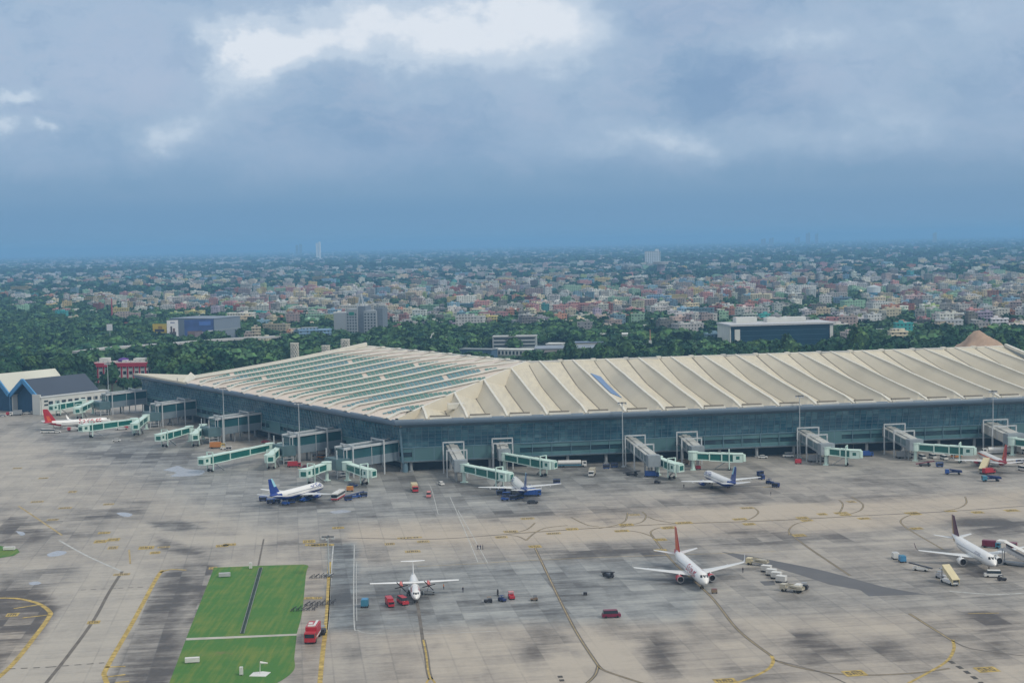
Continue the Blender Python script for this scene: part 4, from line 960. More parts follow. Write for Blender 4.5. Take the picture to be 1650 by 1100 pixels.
            q = MB(); q.hexa([(ex-el*.25, ey-.15, ez+er*.9), (ex-el*1.1, ey-.15, ez+er*.4), (ex-el*1.1, ey+.15, ez+er*.4), (ex-el*.25, ey+.15, ez+er*.9)], [(ex-el*.45, ey-.12, ez+er*1.25), (ex-el*1.2, ey-.12, wz0+sp_['eng']*dih), (ex-el*1.2, ey+.12, wz0+sp_['eng']*dih), (ex-el*.45, ey+.12, ez+er*1.25)]); q.build('pylon', wgrey, r_)
        else:
            q = MB(); rg = []
            for (f_, rr_, dz) in ((0, .35, 0), (.05, .7, 0), (.3, 1.05, 0), (.6, 1.1, .05), (.85, .8, .2), (1.05, .2, .35)):
                rg.append([(ex-f_*el, ey+er*rr_*.8*sin(2*pi*i/12), ez+dz+er*rr_*1.1*cos(2*pi*i/12)) for i in range(12)])
            q.loft(rg); en = q.build('engine', livery['engine'], r_, smooth=True)
            q = MB(); q.tube((ex+.75, ey, ez), (ex, ey, ez), .06, .26, 8)
            for k in range(6):
                an = pi*k/3+.3; c0 = Vector((ex+.3, ey, ez)); dr = Vector((0, sin(an), cos(an))); q.beam(c0+dr*.2, c0+dr*1.95, .10, .26)
            q.build('propeller', fan, en)
        # tailplane
        q = MB()
        if atr: q.loft([foil(X0-L_+2.1, 0, sp_['finh']-.1, 1.9, .16), foil(X0-L_+1.6, s_*3.65, sp_['finh']-.05, 1.1, .09)])
        else: q.loft([foil(X0-L_*.862, s_*.3, zc+R_*.45, 4.2, .24), foil(X0-L_*.862-3.9, s_*(6.2 if kind == 'a320' else 7.1), zc+R_*.45+(.75 if kind == 'a320' else .9), 1.5, .09)])
        q.build('tailplane', awhite if atr else wgrey, r_, smooth=True)
    # fin in two paint zones
    f0 = X0-L_*.80 if not atr else X0-L_*.80; ft = sp_['finh']; zb = zc+R_*.55
    prof = [(f0+1.0, f0-6.6, zb), (f0-.6, f0-6.9, zb+R_*.5), (f0-2.6, f0-7.5, zb+(ft-zb)*.5), (f0-5.2, f0-8.0, ft)]
    if atr: prof = [(f0+2.2, f0-4.0, zb), (f0-.6, f0-4.2, zb+.7), (f0-2.3, f0-4.7, zb+(ft-zb)*.6), (f0-3.3, f0-5.1, ft)]
    q = MB(); rg = []
    for (x0, x1, z) in prof:
        t_ = .20 if z < ft else .10; ch = x0-x1
        rg.append([(x0, 0, z), (x0-ch*.12, t_*.8, z), (x0-ch*.4, t_, z), (x0-ch*.75, t_*.6, z), (x1, 0, z), (x0-ch*.75, -t_*.6, z), (x0-ch*.4, -t_, z), (x0-ch*.12, -t_*.8, z)])
    q.loft(rg); q.mi = []
    for k in range(3):
        for i in range(8): q.mi.append(livery['fin'](k, i % 4 if i < 4 else 7-i))
    q.mi += [livery['fin'](0, 0), livery['fin'](2, 1)]
    q.build('fin', mats_, r_)
    # landing gear
    for nm, xg, yy, rr_ in (('nose_gear', X0-L_*.13, (0,), .38), ('main_gear', X0-L_*.49, (-1,), .55), ('main_gear', X0-L_*.49, (1,), .55)):
        q = MB(); gy_ = (3.7 if kind == 'a320' else 2.9 if kind == 'b737' else 1.9)*yy[0]; q.tube((xg, gy_, .4), (xg, gy_*.9, zc-R_*.6), .14, .14, 6)
        for o_ in (-.35, .35): q.tube((xg, gy_+o_-.14, rr_), (xg, gy_+o_+.14, rr_), rr_, rr_, 10)
        q.build(nm, rub, r_)
    # name along the front fuselage
    if livery.get('text'):
        tx, size, pos, m_, el_, sides = livery['text']
        for s_ in sides:
            me = text_mesh(tx, size, .15 if livery.get('shear') else 0); rr_ = R_+.03
            for v in me.vertices:
                x, y = v.co.x, v.co.y; an = el_-y/rr_
                v.co = (X0-pos*L_-(x if s_ > 0 else -x)*1., s_*rr_*sin(an), zc+rr_*cos(an))
            me.materials.clear(); me.materials.append(m_); o = bpy.data.objects.new('lettering', me); COL.objects.link(o); o.parent = r_
    if atr:
        q = MB(); q.loft([[(X0-.55*L_+2-f_*6, .75*R_*1.9*w_*sin(2*pi*i/10), 1.25+.55*w_*cos(2*pi*i/10)) for i in range(10)] for f_, w_ in ((0, .3), (.15, .9), (.8, .9), (1, .3))]); q.build('gear_fairing', awhite, r_, smooth=True)
    return r_
# liveries: fus(x fraction from nose, angle from top) gives the paint zone
indigo = dict(mats=[awhite, ablue, alblue], fus=lambda x, a: 1 if (a > 108 or (x > .80 and a > 60) or x > .9) else 0, engine=ablue, winglet=None, fin=lambda k, c: 1 if (k <= 1 or c >= 2) else 2, text=('IndiGo', 3.0, .21, ablue, .95, (-1, 1)))
spice = dict(mats=[awhite, ared, aor], fus=lambda x, a: 1 if (x > .86 and a > 20) or (x > .93) else 0, engine=ared, winglet=awhite, fin=lambda k, c: 1 if (k == 0 or c == 0 or (k == 2 and c >= 2)) else 2, text=('SpiceJet', 3.4, .30, ared, 1.05, (-1, 1)), shear=1)
spice_far = dict(spice, fus=lambda x, a: 1 if (x > .90 or (x > .70 and a > 150-(x-.7)*420)) else 0, fin=lambda k, c: 2 if (k == 1 and c == 2) else 1, text=('SpiceJet', 4.2, .33, ared, 1.05, (-1, 1)))
vist = dict(mats=[awhite, aub, gold], fus=lambda x, a: 2 if (x > .84 and a > 70) else 0, engine=awhite, winglet=aub, fin=lambda k, c: 2 if c >= 3 else 1, text=('VISTARA', 1.3, .27, mat('grey_lettering', (.28, .28, .36), .5), 1.1, (-1, 1)))
aix = dict(mats=[awhite, ared, aor], fus=lambda x, a: 1 if (x > .80 and a > 35) or x > .88 else (2 if 60 < a < 72 else 0), engine=ared, winglet=awhite, fin=lambda k, c: 1 if k == 0 else (2 if c == 1 else 1))
spatr = dict(mats=[awhite, ared, aor], fus=lambda x, a: 0, engine=mat('pink_red_paint', (.62, .16, .14), .4), winglet=None, fin=lambda k, c: 0, text=('SpiceJet', 1.6, .24, ared, .95, (-1, 1)), shear=1)
aircraft('a320', (518, 783), (437, 800), indigo, 'airliner', 'white airliner with blue and pale blue tail parked nose in, left of the terminal corner')
aircraft('a320', (828, 774), (847, 790), indigo, 'airliner', 'white airliner with blue tail seen from behind, nearest right of the terminal corner', hT=4.4)
aircraft('a320', (1143, 766), (1179, 778), indigo, 'airliner', 'white airliner with blue tail seen from behind before the middle of the right wing', hT=4.4)
aircraft('b737', (179, 677), (70, 682), spice_far, 'airliner', 'white airliner with a deep red tail behind a green bridge at the far left')
aircraft('b737', (1136, 936), (1089, 889), spice, 'airliner', 'white airliner with red and orange tail and red engines on the open apron')
aircraft('a320', (1608, 911), (1530, 861), vist, 'airliner', 'white airliner with a dark aubergine tail and dark winglets at the lower right')
aircraft('b737', (1577, 731), (1623, 748), aix, 'airliner', 'white airliner with an orange red tail at the right edge under the terminal', hT=4.2)
aircraft('atr', (671, 965), (665, 922), spatr, 'propeller_airliner', 'small white twin propeller airliner with a T shaped tail and red engines')
# ---------------------------------------------------------------- ground vehicles and equipment
PC = {'white': (.66, .66, .64), 'red': (.42, .03, .045), 'blue': (.02, .075, .30), 'navy': (.015, .03, .12), 'cream': (.60, .53, .34), 'yellow': (.55, .38, .06), 'grey': (.26, .28, .30), 'dark': (.035, .035, .045), 'maroon': (.17, .015, .045),
      'teal': (.05, .20, .30), 'brown': (.22, .16, .11), 'orange': (.50, .20, .05), 'skyblue': (.06, .23, .42), 'silver': (.45, .46, .48), 'pink': (.60, .22, .22), 'beige': (.45, .42, .34)}
def pm(c): return mat(c+'_vehicle_paint', PC[c], .4, var=.08, scale=.8)
vgl = mat('vehicle_glass', (.02, .03, .04), .1)
def wheels(r_, xs, w, rad=.42, wd=.3):
    for x in xs:
        for s_ in (-1, 1):
            q = MB(); q.tube((x, s_*(w/2-wd), rad), (x, s_*(w/2+.02), rad), rad, rad, 10); q.build('wheel', rub, r_)
def chamfer_box(q, L_, W_, z0, z1, x0=0., top=.85, y=.9):
    q.hexa([(x0-L_/2, -W_/2, z0), (x0+L_/2, -W_/2, z0), (x0+L_/2, W_/2, z0), (x0-L_/2, W_/2, z0)], [(x0-L_/2*top, -W_/2*y, z1), (x0+L_/2*top, -W_/2*y, z1), (x0+L_/2*top, W_/2*y, z1), (x0-L_/2*top, W_/2*y, z1)])
def mk_vehicle(kind, c, c2=None):
    c2 = c2 or c; r_ = empty({'car': 'car', 'van': 'van', 'bus': 'bus', 'truck': 'truck', 'tanker': 'tanker_truck', 'tug': 'baggage_tug', 'cart': 'baggage_cart', 'belt': 'belt_loader', 'stairs': 'boarding_stairs', 'dolly': 'container_dolly', 'box': 'ground_power_unit', 'fire': 'fire_truck', 'flat': 'flatbed_truck', 'bike': 'motorcycle', 'tractor': 'pushback_tractor', 'cstairs': 'covered_stairs'}[kind])
    q = MB()
    if kind in ('car', 'van'):
        L_, W_, h1, h2 = (4.4, 1.8, .95, 1.55) if kind == 'car' else (5.2, 1.95, 1.15, 2.15)
        chamfer_box(q, L_, W_, .35, h1, 0, .97, .97); chamfer_box(q, L_*.62 if kind == 'car' else L_*.8, W_*.92, h1, h2, -.25, .78 if kind == 'car' else .9, .86); q.build('body', pm(c), r_)
        q = MB(); chamfer_box(q, (L_*.62 if kind == 'car' else L_*.8)*1.01, W_*.935, h1+.08, h2-.1, -.25, .80 if kind == 'car' else .92, .885); q.build('window', vgl, r_); wheels(r_, (-L_*.31, L_*.31), W_, .34, .22)
    elif kind == 'bus':
        q.box((0, 0, 1.65), (11.5, 2.6, 2.5)); q.box((0, 0, 2.98), (11., 2.3, .2)); q.box((-2, 0, 3.15), (2.4, 1.6, .3)); q.build('body', pm(c), r_)
        q = MB(); q.box((0, 0, 2.05), (11.56, 2.66, .95)); q.box((5.76, 0, 1.95), (.06, 2.3, 1.3)); q.build('window', vgl, r_)
        q = MB(); q.box((0, 0, .75), (11.58, 2.68, .55)); q.build('stripe', pm(c2), r_); wheels(r_, (-3.6, 3.8), 2.6, .5)
    elif kind in ('truck', 'fire'):
        q.box((3., 0, 1.5), (2., 2.4, 2.0)); q.build('cab', pm(c), r_); q = MB(); q.box((4.02, 0, 1.85), (.06, 2.1, .8)); q.box((3.2, 0, 1.9), (1.2, 2.44, .7)); q.build('window', vgl, r_)
        q = MB(); q.box((-.9, 0, 2.05), (5.6, 2.5, 2.5)); q.build('cargo_box', pm(c2), r_); q = MB(); q.box((-.2, 0, .65), (7.8, 1.4, .35)); q.build('chassis', rub, r_)
        if kind == 'fire':
            q = MB(); q.box((-1, .6, 3.45), (5, .5, .18)); q.box((-1, -.5, 3.4), (1.2, .9, .25)); q.box((1.2, 0, 3.45), (.6, 1.6, .3)); q.build('roof_rack', pm('white'), r_)
            q = MB(); q.box((-.9, 0, 1.2), (5.66, 2.56, .35)); q.build('stripe', pm('white'), r_)
        wheels(r_, (-2.6, 2.8), 2.5, .5)
    elif kind == 'tanker':
        q.box((5.6, 0, 1.6), (2.1, 2.4, 2.2)); q.build('cab', pm(c), r_); q = MB(); q.box((6.67, 0, 2.), (.06, 2.1, .8)); q.box((5.8, 0, 2.05), (1.2, 2.44, .7)); q.build('window', vgl, r_)
        q = MB(); q.loft([[(x, 1.2*w_*cos(2*pi*i/14), 2.15+1.1*w_*sin(2*pi*i/14)) for i in range(14)] for x, w_ in ((-6.8, .6), (-6.5, 1), (4., 1), (4.2, .7))]); q.build('tank', pm(c), r_, smooth=True)
        q = MB(); q.box((-1.2, 0, 1.), (11., 2.3, .4)); q.build('chassis', pm(c2), r_); wheels(r_, (-5.4, -4.1, 5.), 2.5, .5)
    elif kind in ('tug', 'tractor'):
        k = 1. if kind == 'tug' else 1.5
        q.box((.1, 0, .75*k), (3.1*k, 1.6*k, .7*k)); q.box((-.6*k, 0, 1.25*k), (1.3*k, 1.5*k, .3*k)); q.build('body', pm(c), r_)
        q = MB(); q.box((-.3*k, 0, 2.05*k), (1.5*k, 1.5*k, .1))
        for x in (-1, .4):
            for y in (-.65, .65): q.beam((x*k, y*k, 1.1*k), (x*k, y*k, 2.05*k), .08)
        q.build('canopy', pm(c2), r_); wheels(r_, (-1.*k, 1.*k), 1.6*k, .38*k)
    elif kind == 'cart':
        q.box((0, 0, .55), (3., 1.55, .22)); q.build('deck', pm(c), r_); q = MB(); q.box((0, 0, 1.1), (2.7, 1.2, .9)); q.build('luggage', pm('dark'), r_)
        q = MB(); q.box((0, 0, 1.95), (3.1, 1.7, .12))
        for x in (-1.45, 0, 1.45):
            for y in (-.72, .72): q.beam((x, y, .6), (x, y, 1.95), .08)
        q.box((-1.5, 0, 1.3), (.06, 1.5, 1.2)); q.box((1.5, 0, 1.3), (.06, 1.5, 1.2)); q.build('canopy', pm(c2), r_); wheels(r_, (-1, 1), 1.5, .28, .15)
    elif kind == 'belt':
        q.box((0, 0, .75), (5.2, 1.9, .55)); q.box((1.6, .6, 1.4), (1.0, .7, .8)); q.build('body', pm(c), r_)
        q = MB(); q.beam((-3.9, -.2, 1.1), (4.2, -.2, 2.5), 1.1, .3); q.build('conveyor', pm(c2), r_); wheels(r_, (-1.7, 1.7), 1.9, .4)
    elif kind in ('stairs', 'cstairs'):
        H_ = 3.6 if kind == 'stairs' else 4.2; L_ = 7.5 if kind == 'stairs' else 11.
        q.box((0, 0, .7), (L_*.8, 2.1, .5)); q.build('chassis', pm('white' if kind == 'stairs' else 'grey'), r_)
        q = MB()
        n = 12
        for i in range(n): q.box((-L_/2+.6+(L_-2.4)*i/n, 0, .6+(H_-.6)*i/n), ((L_-2.4)/n+.05, 1.7, .25))
        q.box((L_/2-1., 0, H_), (2., 2., .2)); q.build('steps', pm('grey'), r_)
        for s_ in (-1, 1):
            q = MB(); q.hexa([(-L_/2+.4, s_*1.0-.05, .5), (L_/2-1.8, s_*1.0-.05, H_), (L_/2-1.8, s_*1.0+.05, H_), (-L_/2+.4, s_*1.0+.05, .5)], [(-L_/2+.4, s_*1.0-.05, 1.5), (L_/2-1.8, s_*1.0-.05, H_+1.1), (L_/2-1.8, s_*1.0+.05, H_+1.1), (-L_/2+.4, s_*1.0+.05, 1.5)]); q.build('side_panel', pm(c), r_)
        q = MB(); hh = 2.4 if kind == 'cstairs' else 1.25
        q.hexa([(-L_/2+.4, -1.15, .5+hh), (L_/2-1.8, -1.15, H_+hh), (L_/2-1.8, 1.15, H_+hh), (-L_/2+.4, 1.15, .5+hh)], [(-L_/2+.4, -1.15, .62+hh), (L_/2-1.8, -1.15, H_+hh+.12), (L_/2-1.8, 1.15, H_+hh+.12), (-L_/2+.4, 1.15, .62+hh)])
        if kind == 'cstairs': q.box((L_/2-.9, 0, H_+hh), (2.2, 2.6, .5))
        q.build('canopy', pm(c2), r_); q = MB()
        for y in (-.9, .9): q.beam((L_/2-1.4, y, .8), (L_/2-1.4, y, H_), .2)
        q.build('prop', pm('grey'), r_); wheels(r_, (-L_*.3, L_*.3), 2.1, .42)
    elif kind == 'dolly':
        q.box((0, 0, .45), (3.4, 1.7, .18)); q.build('deck', pm('dark'), r_); q = MB(); q.hexa([(-1.5, -.8, .55), (1.5, -.8, .55), (1.5, .8, .55), (-1.5, .8, .55)], [(-1.5, -1., 2.15), (1.5, -1., 2.15), (1.5, 1., 2.15), (-1.5, 1., 2.15)]); q.build('container', pm(c), r_); wheels(r_, (-1.2, 1.2), 1.6, .25, .15)
    elif kind == 'box':
        chamfer_box(q, 2.9, 1.9, .5, 2.1, 0, .94, .94); q.build('body', pm(c), r_); q = MB(); q.box((0, 0, 2.14), (2.2, 1.3, .1)); q.build('lid', pm(c2), r_); wheels(r_, (-1., 1.), 1.9, .32, .2)
    elif kind == 'flat':
        q.box((2.6, 0, 1.35), (1.7, 2.2, 1.7)); q.build('cab', pm(c), r_); q = MB(); q.box((3.47, 0, 1.65), (.06, 1.9, .7)); q.build('window', vgl, r_)
        q = MB(); q.box((-1., 0, 1.15), (5.4, 2.3, .3)); q.beam((-3.6, -.9, 1.5), (1.5, -.9, 2.1), .2, .5); q.beam((-3.6, .9, 1.5), (1.5, .9, 2.1), .2, .5); q.box((-1.2, 0, 1.7), (3.6, 1.4, .5)); q.build('deck', pm(c2), r_); wheels(r_, (-2.4, 2.5), 2.3, .42)
    elif kind == 'bike':
        q.box((0, 0, .8), (1.3, .35, .5)); q.box((-.2, 0, 1.35), (.4, .45, .8)); q.tube((-.1, 0, 1.7), (-.1, 0, 1.95), .15, .12, 6); q.build('body', pm(c), r_)
        for x in (-.75, .75): q = MB(); q.tube((x, -.08, .33), (x, .08, .33), .33, .33, 10); q.build('wheel', rub, r_)
    return r_
PROTO = {}
CAT = dict(car='car', van='van', bus='bus', truck='truck', fire='fire truck', tanker='tanker truck', tug='baggage tug', cart='baggage cart', belt='belt loader', stairs='boarding stairs', cstairs='boarding stairs', dolly='container dolly', box='power unit', flat='flatbed truck', bike='motorcycle', tractor='tractor')
def put(kind, c, px, py, deg, label, group=None, c2=None, s=1.):
    key = (kind, c, c2); loc = at(px, py)
    if key not in PROTO:
        r_ = mk_vehicle(kind, c, c2); PROTO[key] = r_; r_.location = loc; r_.rotation_euler = (0, 0, radians(deg)); r_['label'] = label; r_['category'] = CAT[kind]
        if group: r_['group'] = group
        if s != 1: r_.scale = (s, s, s)
        return r_
    r_ = copy_tree(PROTO[key], loc, radians(deg), label, group, (s, s, s))
    if not group and 'group' in r_: del r_['group']
    return r_
GC = 'blue baggage carts beside the parked airliners'
for a in [('bus', 'white', 545, 803, -100, 'white bus with dark windows right of the left blue tailed airliner', None, 'red'),
          ('cart', 'blue', 561, 806, 25, 'blue cart directly right of the white bus', GC, 'navy'), ('belt', 'blue', 571, 802, 25, 'blue belt loader to the right of the white bus', None, 'navy'),
          ('cart', 'blue', 586, 800, 10, 'blue cart standing alone far right of the white bus', GC, 'navy'), ('car', 'navy', 568, 784, 20, 'dark blue car below the short green bridge with a square cab'),
          ('cart', 'navy', 424, 807, 0, 'dark cart under the tail of the left blue tailed airliner, leftmost', GC, 'blue'), ('cart', 'navy', 436, 811, 0, 'second dark cart under the tail of the left blue tailed airliner', GC, 'blue'), ('cart', 'navy', 446, 810, 0, 'third dark cart in the row under the left airliner tail', GC, 'blue'),
          ('tug', 'blue', 460, 813, 0, 'blue tug at the front of the cart row beside the left airliner', None, 'navy'), ('cart', 'blue', 470, 810, 12, 'blue cart behind the tug beside the left airliner', GC, 'navy'), ('cart', 'blue', 480, 806, 15, 'blue cart under the rear fuselage of the left airliner', GC, 'navy'), ('belt', 'blue', 493, 807, 60, 'blue belt loader under the wing of the left airliner', None, 'blue'), ('cart', 'blue', 504, 803, 20, 'blue cart under the wing tip of the left airliner', GC, 'navy'),
          ('box', 'orange', 564, 791, 0, 'small orange ground unit above the blue loader', None, 'yellow'), ('truck', 'red', 474, 752, 0, 'red truck parked below the second large walkway', None, 'red', .8), ('car', 'maroon', 494, 754, 0, 'dark red car right of the red truck near the mast'), ('van', 'orange', 519, 738, -20, 'orange and white van under the corner walkway'), ('tug', 'grey', 508, 735, 0, 'grey tug under the corner walkway beside the orange van', None, 'teal'),
          ('truck', 'white', 954, 766, -100, 'white catering truck parked facing the viewer, right of the long tanker', None, 'beige'), ('tanker', 'white', 922, 752, 0, 'long white fuel tanker under the terminal edge', None, 'teal'),
          ('cart', 'navy', 806, 797, 5, 'navy cart left behind the tail of the nearest right airliner', GC, 'blue'), ('cart', 'navy', 816, 800, 5, 'navy cart in the row behind the nearest right airliner', GC, 'blue'), ('tug', 'blue', 813, 806, 8, 'blue tug in front of the navy carts behind the airliner tail', None, 'navy'), ('cart', 'blue', 827, 805, 8, 'blue cart below the tail of the nearest right airliner', GC, 'navy'), ('cart', 'blue', 838, 803, 8, 'blue cart just right below the tail of the nearest right airliner', GC, 'navy'),
          ('truck', 'blue', 856, 799, 5, 'blue truck behind the right tailplane of the nearest right airliner', None, 'blue'), ('cart', 'blue', 897, 779, 0, 'blue cart at the right wing tip of the nearest right airliner', GC, 'navy'), ('car', 'dark', 858, 811, 5, 'small black car with white roof below the nearest right airliner'),
          ('cart', 'blue', 977, 755, 0, 'blue cart left of the tall mast, left of a pair', GC, 'navy'), ('cart', 'blue', 990, 753, 0, 'blue cart left of the tall mast, right of a pair', GC, 'navy'), ('belt', 'dark', 1018, 766, -30, 'black low conveyor lying right of the tall mast', None, 'dark'),
          ('truck', 'blue', 1050, 768, 0, 'blue truck under the walkway of the short bent green bridge', None, 'blue', .8), ('tug', 'dark', 1059, 778, -30, 'small black tug alone below the short bent green bridge', None, 'dark', .8), ('flat', 'brown', 1098, 748, 5, 'brown flatbed truck between two green bridges', None, 'brown'), ('box', 'red', 1125, 756, 0, 'low red equipment box above the middle airliner nose', None, 'red', .8),
          ('car', 'white', 1229, 738, 0, 'white car alone under the terminal edge, left of the red and white van'), ('van', 'white', 1270, 736, 180, 'white van with red stripe beside the tall mast', None), ('box', 'red', 1286, 747, 0, 'small red equipment box at the foot of the tall mast', None, 'red'),
          ('cart', 'blue', 1225, 766, 40, 'blue cart at the right wing tip of the middle airliner, rear one', GC, 'navy'), ('cart', 'blue', 1227, 772, -60, 'blue cart at the right wing tip of the middle airliner, front one', GC, 'navy'), ('tug', 'navy', 1240, 779, -45, 'navy tug leading a cart right of the middle airliner', None, 'navy'), ('cart', 'navy', 1250, 785, -45, 'navy cart behind the tug right of the middle airliner', GC, 'navy'),
          ('truck', 'blue', 1396, 735, 0, 'blue truck beside the end of a short green bridge', None, 'blue', .8), ('truck', 'grey', 1316, 744, 0, 'grey equipment truck beneath a grey sided walkway', None, 'grey'), ('truck', 'grey', 1458, 738, 0, 'grey equipment truck left of the white vans', None, 'grey'),
          ('van', 'white', 1486, 739, -80, 'white van leftmost of the row under the long green bridge', 'white vans under the long green bridge'), ('van', 'white', 1503, 738, -80, 'white van second from the left under the long green bridge', 'white vans under the long green bridge'), ('van', 'white', 1521, 740, -80, 'white van third from the left under the long green bridge', 'white vans under the long green bridge'), ('van', 'white', 1511, 733, 0, 'white van in the rear row under the long green bridge, left', 'white vans under the long green bridge'), ('van', 'white', 1530, 735, 0, 'white van in the rear row under the long green bridge, right', 'white vans under the long green bridge'), ('van', 'orange', 1541, 737, 20, 'orange and white van at the right end of the parked vans'),
          ('belt', 'dark', 1490, 751, -12, 'dark low conveyor left of a small blue cart', None, 'maroon'), ('cart', 'blue', 1514, 752, 0, 'small blue cart before the row of white vans', GC, 'blue'), ('flat', 'blue', 1536, 764, 170, 'blue flatbed tractor alone left of the orange red tailed airliner', None, 'navy'), ('flat', 'teal', 1597, 775, 180, 'dark blue flatbed truck below the orange red tailed airliner', None, 'navy', 1.1),
          ('stairs', 'cream', 1587, 761, 55, 'cream boarding stairs on a red base beside the orange red tailed airliner', None, 'cream', 1.25), ('truck', 'red', 1593, 763, 30, 'red truck under the cream boarding stairs', None, 'red', .8), ('tanker', 'white', 1606, 731, 180, 'white tanker truck beneath the cream sided walkway', None, 'white'), ('truck', 'white', 1643, 730, -60, 'white truck at the right edge beneath the terminal', None, 'white'), ('van', 'white', 1649, 758, -60, 'white van cut by the right edge near the orange red tailed airliner'), ('cart', 'navy', 1643, 746, 0, 'navy cart under the tail of the orange red tailed airliner', GC, 'blue'),
          ('car', 'white', 188, 711, 0, 'white car alone on the apron, far left, under no aircraft'), ('stairs', 'red', 196, 692, 200, 'red boarding stairs under the nose of the left red tailed airliner', None, 'red', 1.1), ('cart', 'red', 173, 690, 0, 'red cart behind the long green bridge on the left', None, 'red'), ('van', 'white', 73, 697, 0, 'white van leftmost of three by the left red tail'), ('van', 'white', 84, 697, 0, 'white van middle of three by the left red tail'), ('car', 'white', 92, 697, 10, 'white car rightmost of three by the left red tail'), ('flat', 'red', 119, 694, 180, 'red and white loader under the rear of the left red tailed airliner', None, 'white'), ('truck', 'white', 93, 689, 180, 'small white truck beneath the left red tail', None, 'white', .7),
          ('car', 'silver', 5, 671, 0, 'silver car at the left edge before the dark hangar mouth'), ('truck', 'white', 26, 669, 200, 'white truck in front of the dark hangar mouth', None, 'grey'), ('box', 'red', 14, 669, 0, 'low red box between cars at the hangar mouth', None, 'red'), ('car', 'white', 44, 667, 0, 'white car left of a pair before the white annexe'), ('car', 'white', 53, 666, 0, 'white car right of a pair before the white annexe'),
          ('car', 'white', 275, 684, 0, 'white car parked beneath the third large walkway'), ('truck', 'yellow', 350, 722, 0, 'yellow truck at the foot of the mast under the third large walkway', None, 'orange'), ('tug', 'white', 360, 724, 0, 'white tug right of the yellow truck', None, 'white'), ('cart', 'white', 369, 725, 0, 'white cart behind the white tug', None, 'white'), ('car', 'red', 428, 713, 0, 'red car in the shade left of the second large walkway'),
          ('truck', 'red', 668, 791, -80, 'red high lift truck with a cream box, in front of the terminal corner', None, 'cream'), ('van', 'pink', 691, 800, -88, 'red and white van right of the high lift truck'), ('car', 'white', 711, 781, -70, 'white car with black bonnet facing the viewer in front of the terminal corner'),
          ('box', 'teal', 588, 977, 90, 'teal power unit left of the propeller airliner', None, 'skyblue', 1.1), ('truck', 'red', 628, 975, -75, 'red truck left of the propeller airliner', None, 'red', .72), ('van', 'red', 649, 972, -65, 'red van touching the nose of the propeller airliner'),
          ('tug', 'dark', 787, 970, 180, 'dark tug left of the motorcycle pair', None, 'brown', .8), ('bike', 'dark', 802, 959, 100, 'black motorcycle on the open apron'), ('tug', 'navy', 809, 968, -50, 'navy tug in front of the black motorcycle', None, 'navy', .8), ('tug', 'red', 824, 964, -80, 'red tug right of the black motorcycle', None, 'pink'),
          ('belt', 'dark', 980, 929, -65, 'black conveyor lying alone in the middle of the apron', None, 'dark', .9), ('van', 'maroon', 985, 994, 5, 'dark red van alone on the lower apron'), ('tug', 'brown', 861, 967, 180, 'small brown tug between the two open apron airliners', None, 'dark', .7), ('box', 'dark', 943, 958, 0, 'tiny dark box on the bare apron', None, 'dark', .4), ('box', 'brown', 1151, 955, 0, 'small brown chock box under the nose of the red engined airliner', None, 'maroon', .6),
          ('flat', 'cream', 1220, 910, 150, 'cream flatbed loader at the head of the white container row', None, 'beige'),
          ('dolly', 'white', 1235, 921, -32, 'white container dolly first after the cream loader', 'white container dollies in a row'), ('dolly', 'white', 1243, 927, -32, 'white container dolly second after the cream loader', 'white container dollies in a row'), ('dolly', 'white', 1251, 932, -32, 'white container dolly third after the cream loader', 'white container dollies in a row'), ('dolly', 'white', 1259, 938, -32, 'white container dolly last in the row', 'white container dollies in a row'),
          ('flat', 'beige', 1276, 953, 145, 'beige flatbed loader below the white container row', None, 'beige'), ('box', 'white', 1286, 952, 60, 'white power unit right of the beige loader', None, 'white'), ('tug', 'dark', 1294, 949, 150, 'dark tug right of the white power unit', None, 'grey'),
          ('box', 'white', 1443, 900, 90, 'white box unit beside a blue one, left of the dark tailed airliner', None, 'silver'), ('box', 'skyblue', 1454, 905, 90, 'blue box unit beside a white one near the dark tailed airliner', None, 'teal'), ('belt', 'white', 1484, 919, 150, 'white belt loader left of the cream boarding stairs', None, 'dark', .9),
          ('stairs', 'cream', 1530, 940, 105, 'cream boarding stairs below the dark tailed airliner', None, 'cream', 1.1), ('tug', 'silver', 1516, 931, -45, 'silver tug beside the cream boarding stairs', None, 'grey'), ('van', 'white', 1600, 929, 170, 'white van below the nose of the dark tailed airliner'), ('tug', 'dark', 1614, 935, 0, 'dark tug right of the white van below the nose', None, 'dark', .8),
          ('truck', 'teal', 1597, 882, -30, 'teal open truck behind the dark tailed airliner', None, 'maroon', .75), ('cart', 'maroon', 1630, 884, -30, 'maroon cart behind the right wing of the dark tailed airliner', None, 'maroon', 1.1), ('cstairs', 'silver', 1640, 911, 143, 'long white covered boarding stairs at the right edge', None, 'white', 1.1),
          ('fire', 'red', 504, 1030, -92, 'red fire truck with white roof gear beside the grass field', None, 'red', 1.2), ('tractor', 'dark', 519, 1021, 90, 'black tractor standing right of the red fire truck', None, 'grey', .75), ('truck', 'grey', 692, 957, 0, 'small grey truck beside the door of the propeller airliner', None, 'grey', .4)]:
    put(*a)

